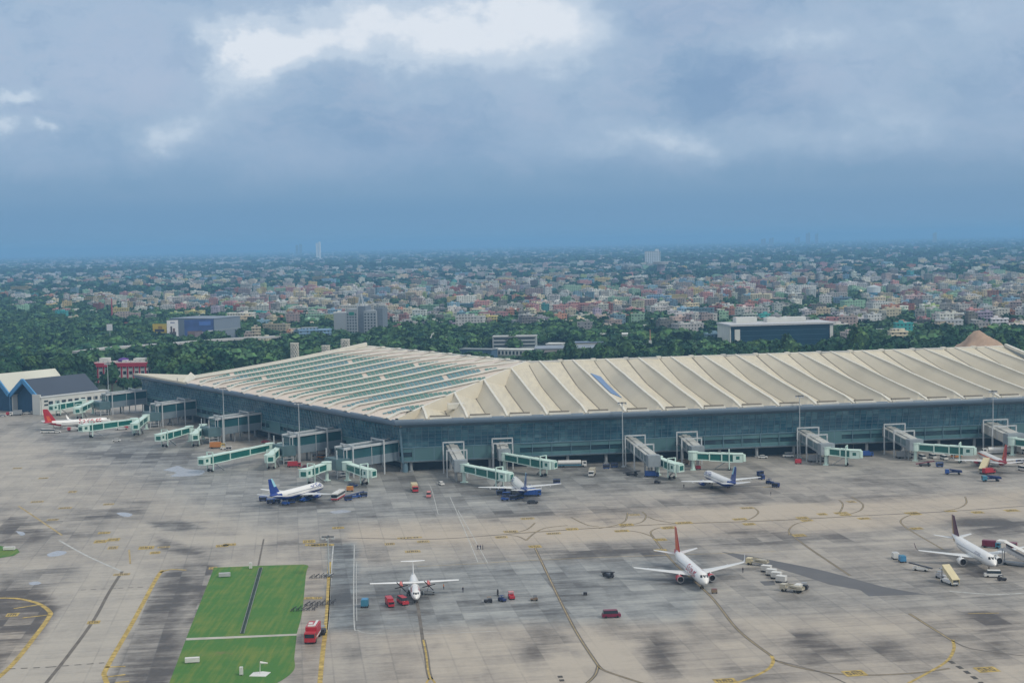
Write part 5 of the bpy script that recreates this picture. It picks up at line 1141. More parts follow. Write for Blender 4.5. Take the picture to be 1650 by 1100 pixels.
# people: one skinned figure, copied
def person_mesh(coat):
    me = bpy.data.meshes.new('person'); V = [(0, 0, .95), (0, 0, 1.2), (0, 0, 1.42), (0, 0, 1.52), (.02, 0, 1.66), (.01, 0, 1.76), (0, .2, 1.40), (.02, .27, 1.12), (.12, .27, .88), (0, -.2, 1.40), (-.02, -.27, 1.12), (.06, -.28, .86), (0, .1, .88), (.06, .11, .48), (.04, .12, .06), (.16, .13, .03), (0, -.1, .88), (-.05, -.11, .48), (-.1, -.12, .06), (.02, -.13, .03)]
    E_ = [(0, 1), (1, 2), (2, 3), (3, 4), (4, 5), (2, 6), (6, 7), (7, 8), (2, 9), (9, 10), (10, 11), (0, 12), (12, 13), (13, 14), (14, 15), (0, 16), (16, 17), (17, 18), (18, 19)]
    Rr = [.15, .15, .15, .06, .11, .08, .07, .05, .04, .07, .05, .04, .10, .07, .055, .05, .10, .07, .055, .05]
    me.from_pydata(V, E_, []); o = bpy.data.objects.new('person', me); COL.objects.link(o); sm_ = o.modifiers.new('skin', 'SKIN')
    for i, r0 in enumerate(Rr): me.skin_vertices[0].data[i].radius = (r0, r0)
    me.skin_vertices[0].data[0].use_root = True; o.modifiers.new('sub', 'SUBSURF').levels = 1
    dg = bpy.context.evaluated_depsgraph_get(); m2 = bpy.data.meshes.new_from_object(o.evaluated_get(dg)); bpy.data.objects.remove(o)
    ms = [mat('trousers_dark', (.03, .035, .06), .8), coat, mat('skin_tone', (.25, .13, .08), .6), mat('hair_dark', (.02, .015, .012), .7)]; m2.materials.clear()
    for q in ms: m2.materials.append(q)
    for f_ in m2.polygons:
        z = f_.center.z; f_.material_index = 0 if z < .95 else (1 if z < 1.5 else (2 if z < 1.7 else 3))
        if z < .98 and z > .80 and abs(f_.center.y) > .2: f_.material_index = 2
        f_.use_smooth = True
    return m2
pmesh = {k: person_mesh(mat('shirt_'+k, c, .8)) for k, c in (('dark', (.03, .03, .05)), ('navy', (.02, .03, .10)), ('orange', (.5, .16, .03)))}
for px, py, k, lab in [(1102, 786, 'dark', 'person in dark clothes standing left of the middle airliner wing'), (1242, 798, 'dark', 'person in dark clothes walking right of the navy cart'), (770, 885, 'dark', 'leftmost of three people in dark clothes by the white lines'), (774, 885, 'navy', 'middle of three people in dark clothes by the white lines'), (778, 885, 'dark', 'rightmost of three people in dark clothes by the white lines'),
                       (715, 949, 'orange', 'person in orange vest right of the propeller airliner engine'), (746, 954, 'dark', 'person in dark clothes farther right of the propeller airliner'), (1197, 922, 'dark', 'person in dark clothes beside the wing of the red tailed airliner')]:
    o = bpy.data.objects.new('person', pmesh[k]); COL.objects.link(o); o.location = at(px, py); o.rotation_euler = (0, 0, px*1.7); tag(o, lab, 'person')
# markers and cabinets on the grass, low frames beside it
for px, py, sx, sy, sz, c, nm, lab, rz in [(362, 929, 3.6, 1.2, 1.1, 'silver', 'equipment_cabinet', 'grey cabinet at the top left of the grass field', 8), (310, 1067, 3.6, 1.2, 1.1, 'white', 'equipment_cabinet', 'white cabinet at the lower left of the grass', 8), (404, 916, .9, .9, 1.8, 'white', 'marker_board', 'small white marker board at the top edge of the grass near the ditch', 0), (389, 1087, .8, .8, 1.8, 'white', 'marker_board', 'small white marker post beside the white slab on the lower grass', 0), (15, 886, 4, 1.2, 1., 'white', 'equipment_cabinet', 'white cabinet on the small grass verge at the left edge', 0)]:
    b_ = at(px, py); r_ = empty(nm, b_, radians(rz), lab, nm.replace('_', ' ')); q = MB(); q.box((0, 0, sz/2+.25), (sx, sy, sz)); q.build('body', pm(c), r_); q = MB()
    for x in (-sx*.4, sx*.4): q.box((x, 0, .12), (.25, sy*.8, .3))
    q.build('foot', pm('grey'), r_)
b_ = at(419, 1086); r_ = empty('wind_sock', b_, 0, 'white wind sock pole on a rough white slab in the lower grass', 'wind sock')
q = MB(); q.prism([(-2.4, -1.6), (1.7, -2.2), (2.4, 1.4), (.4, 2.2), (-1.9, 1.7)], .02, .16); q.build('slab', pm('white'), r_); q = MB(); q.tube((0, 0, .1), (.1, 0, 3.2), .09, .07, 6); q.build('pole', pm('white'), r_); q = MB(); q.tube((.1, 0, 3.), (1.9, .3, 2.7), .32, .16, 8); q.build('sock', pm('white'), r_)
for px, py, n, lab in [(522, 930, 5, 'dark folded equipment frames beside the yellow edge line, uppermost'), (520, 974, 6, 'long dark equipment frames beside the yellow edge line, middle'), (494, 983, 5, 'dark equipment frames nearest the grass edge')]:
    b_ = at(px, py); r_ = empty('equipment_rack', b_, radians(8), lab, 'equipment rack', 'dark equipment frames by the grass'); rs = random.Random(px)
    for k in range(n):
        q = MB(); x = (k-n/2)*1.5
        for y in (-.6, .6): q.beam((x-.7, y, .3), (x+.9, y, .9+rs.random()*.6), .14); q.beam((x, y, 0), (x, y, .9), .14)
        q.beam((x-.7, -.6, .3), (x-.7, .6, .3), .14); q.beam((x+.9, -.6, .9), (x+.9, .6, .9), .14); q.build('frame', pm('dark'), r_)
# ---------------------------------------------------------------- buildings behind and beside the terminal
roofw = mat('corrugated_pale_roof', (.58, .58, .50), .5, var=.12, scale=.04); roofd = mat('slate_roof', (.045, .06, .09), .6, var=.1, scale=.05); bluet = mat('blue_trim', (.06, .25, .50), .5); navyin = mat('hangar_interior_shade', (.02, .07, .14), .9)
wwall = mat('whitewashed_wall', (.62, .63, .60), .7, var=.12, scale=.1); winm = mat('dark_pane', (.03, .045, .06), .2); redw = mat('red_wall', (.42, .02, .05), .7, var=.15, scale=.1)
def frame_from(pa, pb, ha=0., hb=0.):     # local frame with x along pa->pb
    a = np.array(at(*pa, ha)[:2]); b_ = np.array(at(*pb, hb)[:2]); d = b_-a; return a, math.atan2(d[1], d[0]), float(np.hypot(*d))
# twin hangars: gable fronts face the apron on the left
def hangar(x0px, y0px, xpk, ypk, x1px, y1px, depth_px, label, rmat, closed):
    pass
a0, rzh, Lh = frame_from((20, 651), (63, 665))
def hang(origin, rz, w, depth, he, hp, rm, label, wall=None):
    r_ = empty('hangar', (*origin, 0), rz, label, 'hangar')
    q = MB(); q.add([(-1, -1, he), (w/2, -1, hp), (w/2, depth, hp), (-1, depth, he)], [(0, 1, 2, 3)]); q.add([(w/2, -1, hp), (w+1, -1, he), (w+1, depth, he), (w/2, depth, hp)], [(0, 1, 2, 3)])
    q.add([(-1, -1, he-.5), (w/2, -1, hp-.5), (w/2, depth, hp-.5), (-1, depth, he-.5)], [(3, 2, 1, 0)]); q.add([(w/2, -1, hp-.5), (w+1, -1, he-.5), (w+1, depth, he-.5), (w/2, depth, hp-.5)], [(3, 2, 1, 0)]); q.build('roof', rm, r_)
    q = MB(); q.beam((-1, -1.2, he-.6), (w/2, -1.2, hp-.6), 1., 2.8); q.beam((w/2, -1.2, hp-.6), (w+1, -1.2, he-.6), 1., 2.8); q.build('gable_trim', bluet, r_)
    q = MB(); q.box((0, depth/2, he/2), (.6, depth, he)); q.box((w, depth/2, he/2), (.6, depth, he)); q.box((w/2, depth-1, he/2), (w, .6, he)); q.build('wall', wall or wwall, r_)
    q = MB(); q.box((w/2, depth*.08, he/2-.3), (w-1.4, .5, he-.6)); q.add([(0.5, depth*.075, he-1), (w-.5, depth*.075, he-1), (w/2, depth*.075, hp-1)], [(0, 1, 2)]); q.build('mouth_shade', navyin, r_)  # dark sheet just inside the mouth, painted for the interior shade
    return r_
hx = np.array(at(63, 668)[:2]); ax_ = radians(-57)        # front line direction
hr = radians(AL and 0)
HD = AL-pi/2                                              # long axis of the hangars
# front corner of the white annexe is at pixel (62, 667)
hcorner = np.array(at(62, 668)[:2]); long_ = np.array(at(160, 656)[:2])-hcorner; LA = float(np.hypot(*long_)); lA = long_/LA; angA = math.atan2(lA[1], lA[0]); frn = np.array((-lA[1], lA[0]))
rz_h = angA-pi/2                                          # local y runs along the hangar, local x along its front
wl = 20.
while pix(*(hcorner+frn*(wl+3)+lA*2))[0] > 21: wl += .5
h1 = hcorner+frn*(wl+3)+lA*2
hang((h1[0], h1[1]), rz_h, wl, LA*1.0, 11.5, 22, roofd, 'hangar with dark slate roof and bright blue gable trim')
h2 = h1+frn*(wl*1.05+1.5)-lA*1
hang((h2[0], h2[1]), rz_h, wl*1.05, LA*.98, 12, 24.5, roofw, 'hangar with a pale cream roof at the left edge', mat('hangar_side', (.10, .20, .33), .6))
an = empty('hangar_annexe', (*hcorner, 0), angA, 'long white two storey annexe along the dark roofed hangar', 'building')
q = MB(); q.box((LA*.56, -.2, 5.4), (LA*1.12, 7, 10.8)); q.box((-.2, 1, 6.5), (1, 8, 13)); q.build('wall', wwall, an); q = MB(); q.box((LA*.56, 0, 11.1), (LA*1.12+1, 8, .5)); q.build('roof', mat('annexe_roof', (.5, .52, .52), .6), an)
for k in range(10):
    q = MB(); q.box((7+k*LA*1.0/9.5, -3.74, 7.2), (3.2, .12, 2.2)); q.build('window', winm, an)
q = MB(); q.box((3.5, -3.74, 8.6), (3., .12, 1.1)); q.box((3.5, -3.74, 6.2), (3., .12, 1.1)); q.build('louvre', winm, an)
# generic block with facade features
def block(name, px, py, w, d, h, rz, label, cat, wall, wmat=None, storeys=3, cols=8, band=False, roofm=None, roof_bits=(), side_cols=4):
    b_ = at(px, py); r_ = empty(name, b_, rz, label, cat); q = MB(); q.box((0, d/2, h/2), (w, d, h)); q.build('wall', wall, r_)
    q = MB(); q.box((0, d/2, h+.25), (w+.8, d+.8, .5)); q.build('roof', roofm or mat('flat_roof', (.40, .41, .40), .8, var=.2, scale=.1), r_)
    sh = h/storeys
    for k in range(storeys):
        if band:
            q = MB(); q.box((0, -.08, sh*(k+.55)), (w*.94, .16, sh*.45)); q.build('window_row', wmat or winm, r_); q = MB(); q.box((-w/2-.08, d/2, sh*(k+.55)), (.16, d*.86, sh*.45)); q.build('window_row', wmat or winm, r_)
        else:
            q = MB()
            for i in range(cols): q.box((-w/2+w*(i+.5)/cols, -.08, sh*(k+.55)), (w/cols*.5, .16, sh*.5))
            q.build('window_row', wmat or winm, r_); q = MB()
            for i in range(side_cols):
                for s_ in (-1, 1): q.box((s_*(w/2+.08), d*(i+.5)/side_cols, sh*(k+.55)), (.16, d/side_cols*.5, sh*.5))
            q.build('window_row', wmat or winm, r_)
    for (x, y, sx, sy, sz) in roof_bits:
        q = MB(); q.box((x, y, h+.5+sz/2), (sx, sy, sz)); q.build('roof_hut', wall, r_)
    return r_
# red hotel-like block
rr_ = block('red_building', 192, 616, 44, 24, 15, radians(-6), 'red and white three storey building with a cluttered terrace roof, behind the hangars', 'building', wwall, winm, 3, 9, roofm=mat('terrace_floor', (.42, .36, .34), .8), roof_bits=((-17, 16, 7, 7, 3), (12, 17, 9, 8, 2.4), (2, 10, 4, 4, 1.5)))
q = MB(); q.box((0, -.5, 14), (46, 1, 3.2)); q.box((-22.7, 12, 14), (1, 25, 3.2)); q.box((22.7, 12, 14), (1, 25, 3.2))
for i in range(10): q.box((-22+i*4.9, -.35, 6.5), (1.1, .5, 13))
q.build('red_parapet', redw, rr_)
q = MB(); q.loft([[(-1+4.6*w_*cos(2*pi*i/12), 14+4.6*w_*sin(2*pi*i/12), z) for i in range(12)] for z, w_ in ((15.5, .9), (16.8, 1), (18, .75), (18.6, .2))]); q.build('purple_canopy', mat('purple_cloth', (.10, .03, .25), .7), rr_)
q = MB()
for i in range(14): q.box((-18+i*2.4, 5+(i*37 % 11), 16), (1.3, 1.1, 1.2))
q.build('roof_units', pm('silver'), rr_)
# big hoardings and the grey shed
def hoarding(px0, py0, px1, py1, z0, z1, m_, label, art=None):
    a = np.array(at(px0, py0)[:2]); b_ = np.array(at(px1, py1)[:2]); d = b_-a; w = float(np.hypot(*d)); r_ = empty('billboard', (*a, 0), math.atan2(d[1], d[0]), label, 'billboard')
    q = MB(); q.box((w/2, 0, (z0+z1)/2), (w, .6, z1-z0)); q.build('panel', m_, r_); q = MB()
    for k in (.1, .5, .9): q.beam((w*k, .8, 0), (w*k, .8, z1), .6)
    q.build('support', greyp, r_)
    for (x0, x1, y0, y1, mm) in art or ():
        q = MB(); q.box((w*(x0+x1)/2, -.34, z0+(z1-z0)*(y0+y1)/2), (w*(x1-x0), .06, (z1-z0)*(y1-y0))); q.build('poster_shape', mm, r_)
    return r_
yb = mat('poster_yellow', (.60, .44, .05), .6); pw = mat('poster_white', (.62, .63, .66), .6); pb = mat('poster_blue', (.04, .08, .24), .6, var=.4, scale=.08); pd = mat('poster_dark', (.05, .04, .05), .6); pg = mat('poster_green', (.03, .18, .09), .6); pgrey = mat('poster_brown', (.16, .11, .11), .7, var=.5, scale=.1)
hoarding(247, 549, 269, 549, 9, 19.5, yb, 'yellow billboard left of a tall white one above the flyover', ((.15, .85, .12, .42, pd), (.4, .7, .45, .75, mat('poster_ochre', (.35, .2, .02), .6))))
hoarding(270, 556, 288, 555, 5, 27, pw, 'tall white billboard with dark figures right of the yellow one', ((.2, .8, .2, .42, pd), (.3, .45, .42, .7, pd), (.5, .7, .42, .6, pgrey), (.3, .7, .86, .9, pb)))
hoarding(298, 553, 345, 551, 3, 26, pb, 'huge blue and brown billboard on the side of the grey shed', ((.1, .6, .02, .45, pgrey), (.35, .95, .05, .4, mat('poster_mauve', (.25, .2, .22), .7)), (.75, .98, .05, .45, pw), (.5, .9, .7, .9, mat('poster_midblue', (.06, .14, .42), .6))))
def polyblock(name, px0, py0, px1, py1, d, h, label, wall, roofm=None, cat='building', band=None):
    a = np.array(at(px0, py0)[:2]); b_ = np.array(at(px1, py1)[:2]); dd = b_-a; w = float(np.hypot(*dd)); r_ = empty(name, (*a, 0), math.atan2(dd[1], dd[0]), label, cat)
    q = MB(); q.box((w/2, d/2, h/2), (w, d, h)); q.build('wall', wall, r_); q = MB(); q.box((w/2, d/2, h+.3), (w+1, d+1, .6)); q.build('roof', roofm or wwall, r_)
    if band: q = MB(); q.box((w/2, -.1, h*.5), (w, .2, h*.05)); q.build('seam', band, r_)
    return r_, w
shed = mat('grey_sheet_wall', (.20, .24, .30), .6, var=.06, scale=.05)
polyblock('warehouse_shed', 346, 551, 388, 546, 60, 26, 'large windowless grey shed to the right of the billboards', shed, shed, 'shed', greyp)
# flyover
fl = empty('flyover', (0, 0, 0), 0, 'grey elevated road crossing the trees below the billboards', 'flyover'); q = MB(); fp = [at(124, 575, 6)[:2], at(180, 566, 7)[:2], at(232, 561, 8)[:2], at(285, 557, 8)[:2], at(345, 552, 8)[:2], at(392, 549, 8)[:2], at(450, 546, 8)[:2]]
for i in range(len(fp)-1): q.beam((*fp[i], 10.4), (*fp[i+1], 10.4), 13, 2.0)
q.build('deck', mat('flyover_concrete', (.45, .45, .44), .8, var=.15, scale=.05), fl)
for i in range(1, len(fp)):
    q = MB(); q.tube((*fp[i], 0), (*fp[i], 9.5), 1.4, 1.4, 8); q.box((*fp[i], 9.), (7, 3, 1)); q.build('pier', colm, fl)
# grey twin tower hotel with pointed crown
tw = at(577, 545); r_ = empty('tower_block', tw, radians(-16), 'grey tower block with a pointed crown and rows of small windows, above the left wing', 'tower block')
tg = mat('tower_grey', (.34, .37, .40), .7, var=.08, scale=.05); tg2 = mat('tower_dark_grey', (.17, .20, .24), .7)
for (x, y, w, d, h, mm) in ((-21, 0, 16, 18, 29, tg), (-7, 0, 13, 20, 33, tg), (4, 3, 9, 18, 36, tg2), (15, 0, 15, 20, 31, tg), (25, 3, 8, 16, 34, tg2)):
    q = MB(); q.box((x, y+d/2, h/2), (w, d, h)); q.build('wall', mm, r_)
    if mm is tg and x > -20:
        for k in range(8):
            q = MB()
            for i in range(4): q.box((x-w/2+w*(i+.5)/4, -.1, 4+k*3.3), (w/4*.45, .25, 1.6))
            q.build('window_row', winm, r_)
q = MB()
for (x, y) in ((-3, 6), (5, 6), (-3, 14), (5, 14)): q.beam((x, y, 33), (1, 10, 50), .8)
q.beam((-2, 8, 40), (4, 8, 40), .7); q.beam((-2, 12, 44), (4, 12, 44), .7); q.build('crown', mat('crown_steel', (.40, .45, .50), .5), r_)
q = MB(); q.box((-7, -.25, 28), (6, .4, 3.5)); q.build('sign_panel', mat('green_sign', (.02, .22, .16), .5), r_)
# grey office block with white base
block('office_block', 829, 566, 42, 20, 14, radians(-4), 'grey office block with horizontal window bands behind the roof junction', 'office block', mat('office_grey', (.36, .39, .41), .7), winm, 4, band=True)
q_, w_ = polyblock('low_annexe', 790, 572, 860, 573, 14, 5, 'low white annexe with columns below the grey office block', wwall)
for k in range(12):
    q = MB(); q.box((w_*(k+.5)/12, -.1, 2.4), (w_/24, .2, 3.2)); q.build('opening', winm, q_)
polyblock('rooftop_shed', 862, 578, 975, 576, 40, 8.5, 'long low grey roofed shed row right of the office block', mat('shed_wall', (.32, .30, .30), .8), mat('shed_roof', (.22, .26, .31), .6, var=.3, scale=.06), 'shed')
polyblock('service_block', 740, 576, 792, 577, 12, 7.5, 'low dark service block behind the left wing ridge', mat('navy_wall', (.06, .12, .2), .8), mat('dull_roof', (.2, .23, .24), .7))
polyblock('small_shed', 690, 573, 722, 574, 12, 6, 'small white roofed shed behind the middle of the left wing ridge', wwall, wwall, 'shed')
polyblock('small_shed', 880, 570, 905, 570, 14, 9, 'small pale block rising above the long grey shed', mat('shed_pale', (.45, .45, .43), .8), None, 'shed')
polyblock('small_shed', 925, 568, 972, 567, 14, 9, 'blue grey roofed shed right of the small pale block', mat('shed_pale', (.45, .45, .43), .8), mat('blue_grey_roof', (.16, .22, .32), .6), 'shed')
polyblock('small_shed', 640, 560, 668, 560, 12, 5, 'low white roofed hut left of the leaning white pole', wwall, wwall, 'shed')
polyblock('white_screen_building', 951, 553, 1024, 552, 20, 8.5, 'long low white building half hidden by round trees', wwall, wwall)
polyblock('small_pavilion', 1384, 543, 1440, 542, 22, 7, 'low white pavilion with arched roof right of the dark glass block', wwall, mat('pavilion_roof', (.48, .5, .5), .6))
# dark glass block with white frame
a = np.array(at(1178, 566)[:2]); b_ = np.array(at(1343, 561)[:2]); dd = b_-a; w = float(np.hypot(*dd)); r_ = empty('glass_office', (*a, 0), math.atan2(dd[1], dd[0]), 'long dark glass office block in a white frame above the right wing', 'office block')
dg_ = mat('midnight_glass', (.015, .05, .085), .2, var=.12, scale=.05)
q = MB(); q.box((w/2, 22, 11.5), (w, 44, 23)); q.build('glass_wall', dg_, r_); q = MB(); q.box((w/2, 21.5, 23.8), (w+3, 47, 1.6)); q.build('roof_slab', mat('roof_slab_pale', (.50, .51, .53), .6), r_)
q = MB(); q.box((-.4, 22, 11.5), (.8, 44.4, 23)); q.build('side_wall', wwall, r_); q = MB(); q.box((6, -.3, 10), (5, .8, 20)); q.build('white_pier', wwall, r_); q = MB(); q.box((w-2, -.3, 11), (3, .8, 22)); q.build('white_pier', wwall, r_)
for (x, sx, sz) in ((22, 20, 5), (w*.5, 14, 4), (w*.68, 26, 4)):
    q = MB(); q.box((x, 30, 24.6+sz/2), (sx, 12, sz)); q.build('roof_hut', wwall, r_)
q = MB()
for k in range(1, 5): q.box((w/2, -.12, k*4.6), (w-14, .2, .25))
q.build('floor_lines', mat('line_blue', (.05, .12, .17), .4), r_)
# lattice towers behind the left wing
def lattice(px, ptop, pbase, wpx, label, yh_=0):
    b0 = np.array(at(px, 560, 0)[:2]); Z = 1000.; 
    d = FW+(px-CX)/FOC*RT+(CY-pbase)/FOC*UP; t_ = Z/d[1]; x, zb = d[0]*t_, HC+d[2]*t_; d2 = FW+(px-CX)/FOC*RT+(CY-ptop)/FOC*UP; zt = HC+d2[2]*Z/d2[1]; w = wpx*Z/FOC
    r_ = empty('lattice_tower', (x, Z, 0), .3, label, 'lattice tower', 'white lattice cooling towers'); q = MB()
    for i in range(10):
        a0, a1 = 2*pi*i/10, 2*pi*(i+1)/10; n_ = 6; c0, s0, c1, s1 = cos(a0)*w/2, sin(a0)*w/2, cos(a1)*w/2, sin(a1)*w/2
        for k in range(n_):
            z0, z1 = zb-2+(zt-zb+2)*k/n_, zb-2+(zt-zb+2)*(k+1)/n_; q.beam((c0, s0, z0), (c1, s1, z1), .42); q.beam((c1, s1, z0), (c0, s0, z1), .42)
        q.beam((c0, s0, zt), (c1, s1, zt), .6); q.beam((c0, s0, 0), (c0, s0, zb), .5)
    q.build('lattice', white, r_); q = MB(); q.tube((0, 0, 0), (0, 0, zt-.4), w*.24, w*.24, 10); q.build('core', mat('tower_core', (.20, .26, .28), .7), r_); q = MB(); q.box((0, 0, zb-2), (w*1.5, w*1.5, 2.4)); q.build('base', white, r_)
lattice(475.5, 553, 588, 13, 'white lattice tower leftmost of three behind the left wing'); lattice(525.5, 557, 578, 13, 'white lattice tower middle of three behind the left wing'); lattice(557, 547, 572, 14, 'white lattice tower rightmost of three behind the left wing')
# red pylon, mast near roof, leaning white pole, water tower
def pole_thing(nm, px, py, h, r0, m_, label, cat, extra=None):
    b_ = at(px, py); r_ = empty(nm, b_, 0, label, cat); q = MB(); q.tube((0, 0, 0), (0, 0, h), r0, r0*.5, 6); q.build('shaft', m_, r_)
    for (z, sx, sz, mm, pn) in extra or (): q = MB(); q.box((0, -.6, z), (sx, .8, sz)); q.build(pn, mm, r_)
    return r_
pole_thing('red_pylon', 181, 520, 36, 1.6, mat('pylon_red', (.35, .06, .07), .7), 'thin dark red pylon rising from the woods on the left', 'pylon')
pole_thing('hoarding_mast', 178, 560, 24, .6, greyp, 'tall post carrying two small white boards in the woods on the left', 'billboard', ((22, 6, 7, pw, 'board'),))
pole_thing('radio_mast', 1048, 574, 24, .8, mat('mast_brown', (.45, .25, .16), .7), 'short mast with orange and white sections behind the right wing ridge', 'mast', ((10, 2.4, 9, wwall, 'lower_section'),))
q = MB(); b_ = at(686, 562); q.beam((b_[0], b_[1], 0), (b_[0]+7, b_[1], 15), 1.2); q.beam((b_[0]+7, b_[1], 15), (b_[0]+8.6, b_[1], 15.4), 1.2); o = q.build('leaning_pole', wwall); tag(o, 'curved white leaning pole behind the left wing ridge', 'pole')
wt = at(1408, 487); r_ = empty('water_tower', wt, 0, 'white and blue drum water tower standing over the right part of the town', 'water tower'); q = MB(); q.tube((0, 0, 13), (0, 0, 24), 10.5, 10.5, 16); q.build('drum', mat('tank_white', (.55, .62, .66), .6), r_); q = MB(); q.tube((0, 0, 24), (0, 0, 27), 10.8, 1, 16); q.build('roof', mat('tank_roof', (.45, .5, .52), .6), r_); q = MB(); q.tube((0, 0, 12), (0, 0, 15.5), 10.7, 10.7, 16); q.build('band', mat('tank_blue', (.08, .25, .38), .6), r_)
for i in range(8):
    q = MB(); q.tube((9*cos(pi*i/4), 9*sin(pi*i/4), 0), (9*cos(pi*i/4), 9*sin(pi*i/4), 13), .6, .6, 6); q.build('leg', colm, r_)
wt = at(1065, 442); r_ = empty('water_tower', wt, 0, 'pink grey mushroom water tower just right of the tall white slab block', 'water tower'); q = MB(); q.tube((0, 0, 0), (0, 0, 30), 12, 12, 12); q.build('shaft', mat('dusty_pink', (.32, .25, .27), .8), r_); q = MB(); q.tube((0, 0, 30), (0, 0, 38), 22, 24, 16); q.build('drum', mat('dusty_white', (.5, .48, .48), .8), r_)
block('slab_block', 1052, 428, 62, 24, 78-20, 0., 'tall white slab block standing alone on the far plain', 'tower block', mat('slab_white', (.66, .70, .72), .7), winm, 9, 7, roof_bits=((18, 10, 14, 12, 8),))
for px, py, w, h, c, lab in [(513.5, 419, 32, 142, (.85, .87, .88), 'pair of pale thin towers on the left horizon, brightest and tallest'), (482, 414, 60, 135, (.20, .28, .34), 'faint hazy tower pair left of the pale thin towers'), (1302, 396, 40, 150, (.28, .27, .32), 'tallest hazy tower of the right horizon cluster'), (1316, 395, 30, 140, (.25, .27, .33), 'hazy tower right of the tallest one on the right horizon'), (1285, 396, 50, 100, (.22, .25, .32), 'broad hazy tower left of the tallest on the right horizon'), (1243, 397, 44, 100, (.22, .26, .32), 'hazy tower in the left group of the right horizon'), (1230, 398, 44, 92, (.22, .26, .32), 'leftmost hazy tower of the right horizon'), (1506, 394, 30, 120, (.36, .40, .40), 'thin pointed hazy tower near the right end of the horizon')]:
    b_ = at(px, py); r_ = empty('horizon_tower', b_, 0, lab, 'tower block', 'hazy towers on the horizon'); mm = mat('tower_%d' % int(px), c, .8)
    k = 2 if w < 34 else 2
    for i in range(k): q = MB(); q.box(((i-.5)*w*.62, 0, h/2*(1 if i else .93)), (w*.44, 30, h*(1 if i else .93))); q.build('tower', mm, r_)
    q = MB(); q.box((0, 4, h*.06), (w*1.5, 40, h*.12)); q.build('podium', mm, r_)
HEAPS = []
# sand heaps behind the right wing
def heap(cx, cy, rx, ry, h, label):
    HEAPS.append((cx, cy, rx, ry)); n = 34; vs = []; rs_ = np.random.default_rng(int(cx))
    ph = rs_.uniform(0, 6, 6)
    for j in range(n+1):
        for i in range(n+1):
            x, y = (i/n*2-1), (j/n*2-1); r0 = math.hypot(x, y); z = max(0, 1-r0)**.75*(1+.10*sin(5*x+ph[0])+.08*sin(9*y+ph[1]+4*x))+.05*sin(17*x+ph[2])*sin(15*y+ph[3])*(r0 < .9)
            vs.append((cx+x*rx, cy+y*ry, max(0, z)*h-.2))
    o = bigmesh('sand_heap', np.array(vs), np.array([(j*(n+1)+i, j*(n+1)+i+1, (j+1)*(n+1)+i+1, (j+1)*(n+1)+i) for j in range(n) for i in range(n)]), mat('dry_sand', (.42, .30, .22), .95, var=.25, scale=.15), smooth=True)
    tag(o, label, 'sand heap')
def xz_at(px, py, Y):
    d = FW+(px-CX)/FOC*RT+(CY-py)/FOC*UP; return d[0]*Y/d[1], HC+d[2]*Y/d[1]
x_, z_ = xz_at(1578, 543, 985.); heap(x_, 985, 50, 44, z_*1.0, 'large tan sand heap rising behind the right end of the roof')
x_, z_ = xz_at(1258, 561, 945.); heap(x_, 945, 20, 26, z_*1.02, 'small tan sand heap behind the middle of the right wing')
# ---------------------------------------------------------------- town and trees
M, t, b, node, mx, ma = shader('painted_house')
colr = node('ShaderNodeAttribute', attribute_name='tint').outputs['Color']; uvn = node('ShaderNodeUVMap').outputs[0]; s_ = node('ShaderNodeSeparateXYZ', inp={0: uvn})
fx, fy = ma('FRACT', ma('DIVIDE', s_.outputs[0], 3.6)), ma('FRACT', ma('DIVIDE', s_.outputs[1], 3.2))
win = ma('MULTIPLY', ma('MULTIPLY', ma('GREATER_THAN', fx, .28), ma('LESS_THAN', fx, .72)), ma('MULTIPLY', ma('GREATER_THAN', fy, .30), ma('LESS_THAN', fy, .78)))
wn_ = node('ShaderNodeTexWhiteNoise', inp={0: node('ShaderNodeCombineXYZ', inp={0: ma('FLOOR', ma('DIVIDE', s_.outputs[0], 3.6)), 1: ma('FLOOR', ma('DIVIDE', s_.outputs[1], 3.2))}).outputs[0]}).outputs[0]
win = ma('MULTIPLY', win, ma('GREATER_THAN', wn_, .2))
geo = node('ShaderNodeNewGeometry').outputs['Position']; dn = node('ShaderNodeTexNoise', inp={'Vector': geo, 'Scale': .25, 'Detail': 5, 'Roughness': .7}).outputs['Fac']
c0 = mx(node('ShaderNodeMapRange', inp={0: dn, 1: .4, 2: .75, 3: 0., 4: .55}).outputs[0], colr, mx(.6, colr, (.12, .12, .11, 1)))
t.links.new(mx(ma('MULTIPLY', win, .85), c0, (.035, .045, .055, 1)), b.inputs['Base Color']); b.inputs['Roughness'].default_value = .85
house_m = M
HUES = [('cream', (.70, .62, .46)), ('white', (.74, .74, .70)), ('pale yellow', (.60, .50, .22)), ('pink', (.55, .28, .27)), ('mint green', (.33, .55, .38)), ('salmon', (.55, .26, .17)), ('sky blue', (.25, .42, .55)), ('grey', (.34, .34, .34)), ('lilac', (.42, .38, .48)), ('lime green', (.40, .52, .20)), ('brick red', (.35, .12, .09)), ('turquoise', (.06, .38, .38)), ('weathered', (.22, .22, .20)), ('pale grey', (.56, .58, .57)), ('dusty pink', (.54, .43, .40))]
HW = np.array([12, 19, 4.5, 5, 4.5, 3.2, 5, 7, 2.6, 2.4, 2.6, 1.8, 10, 12, 6.]); HW = HW/HW.sum()
ROOFS = [(.36, .35, .33), (.26, .26, .26), (.46, .44, .40), (.18, .19, .20), (.56, .55, .52)]
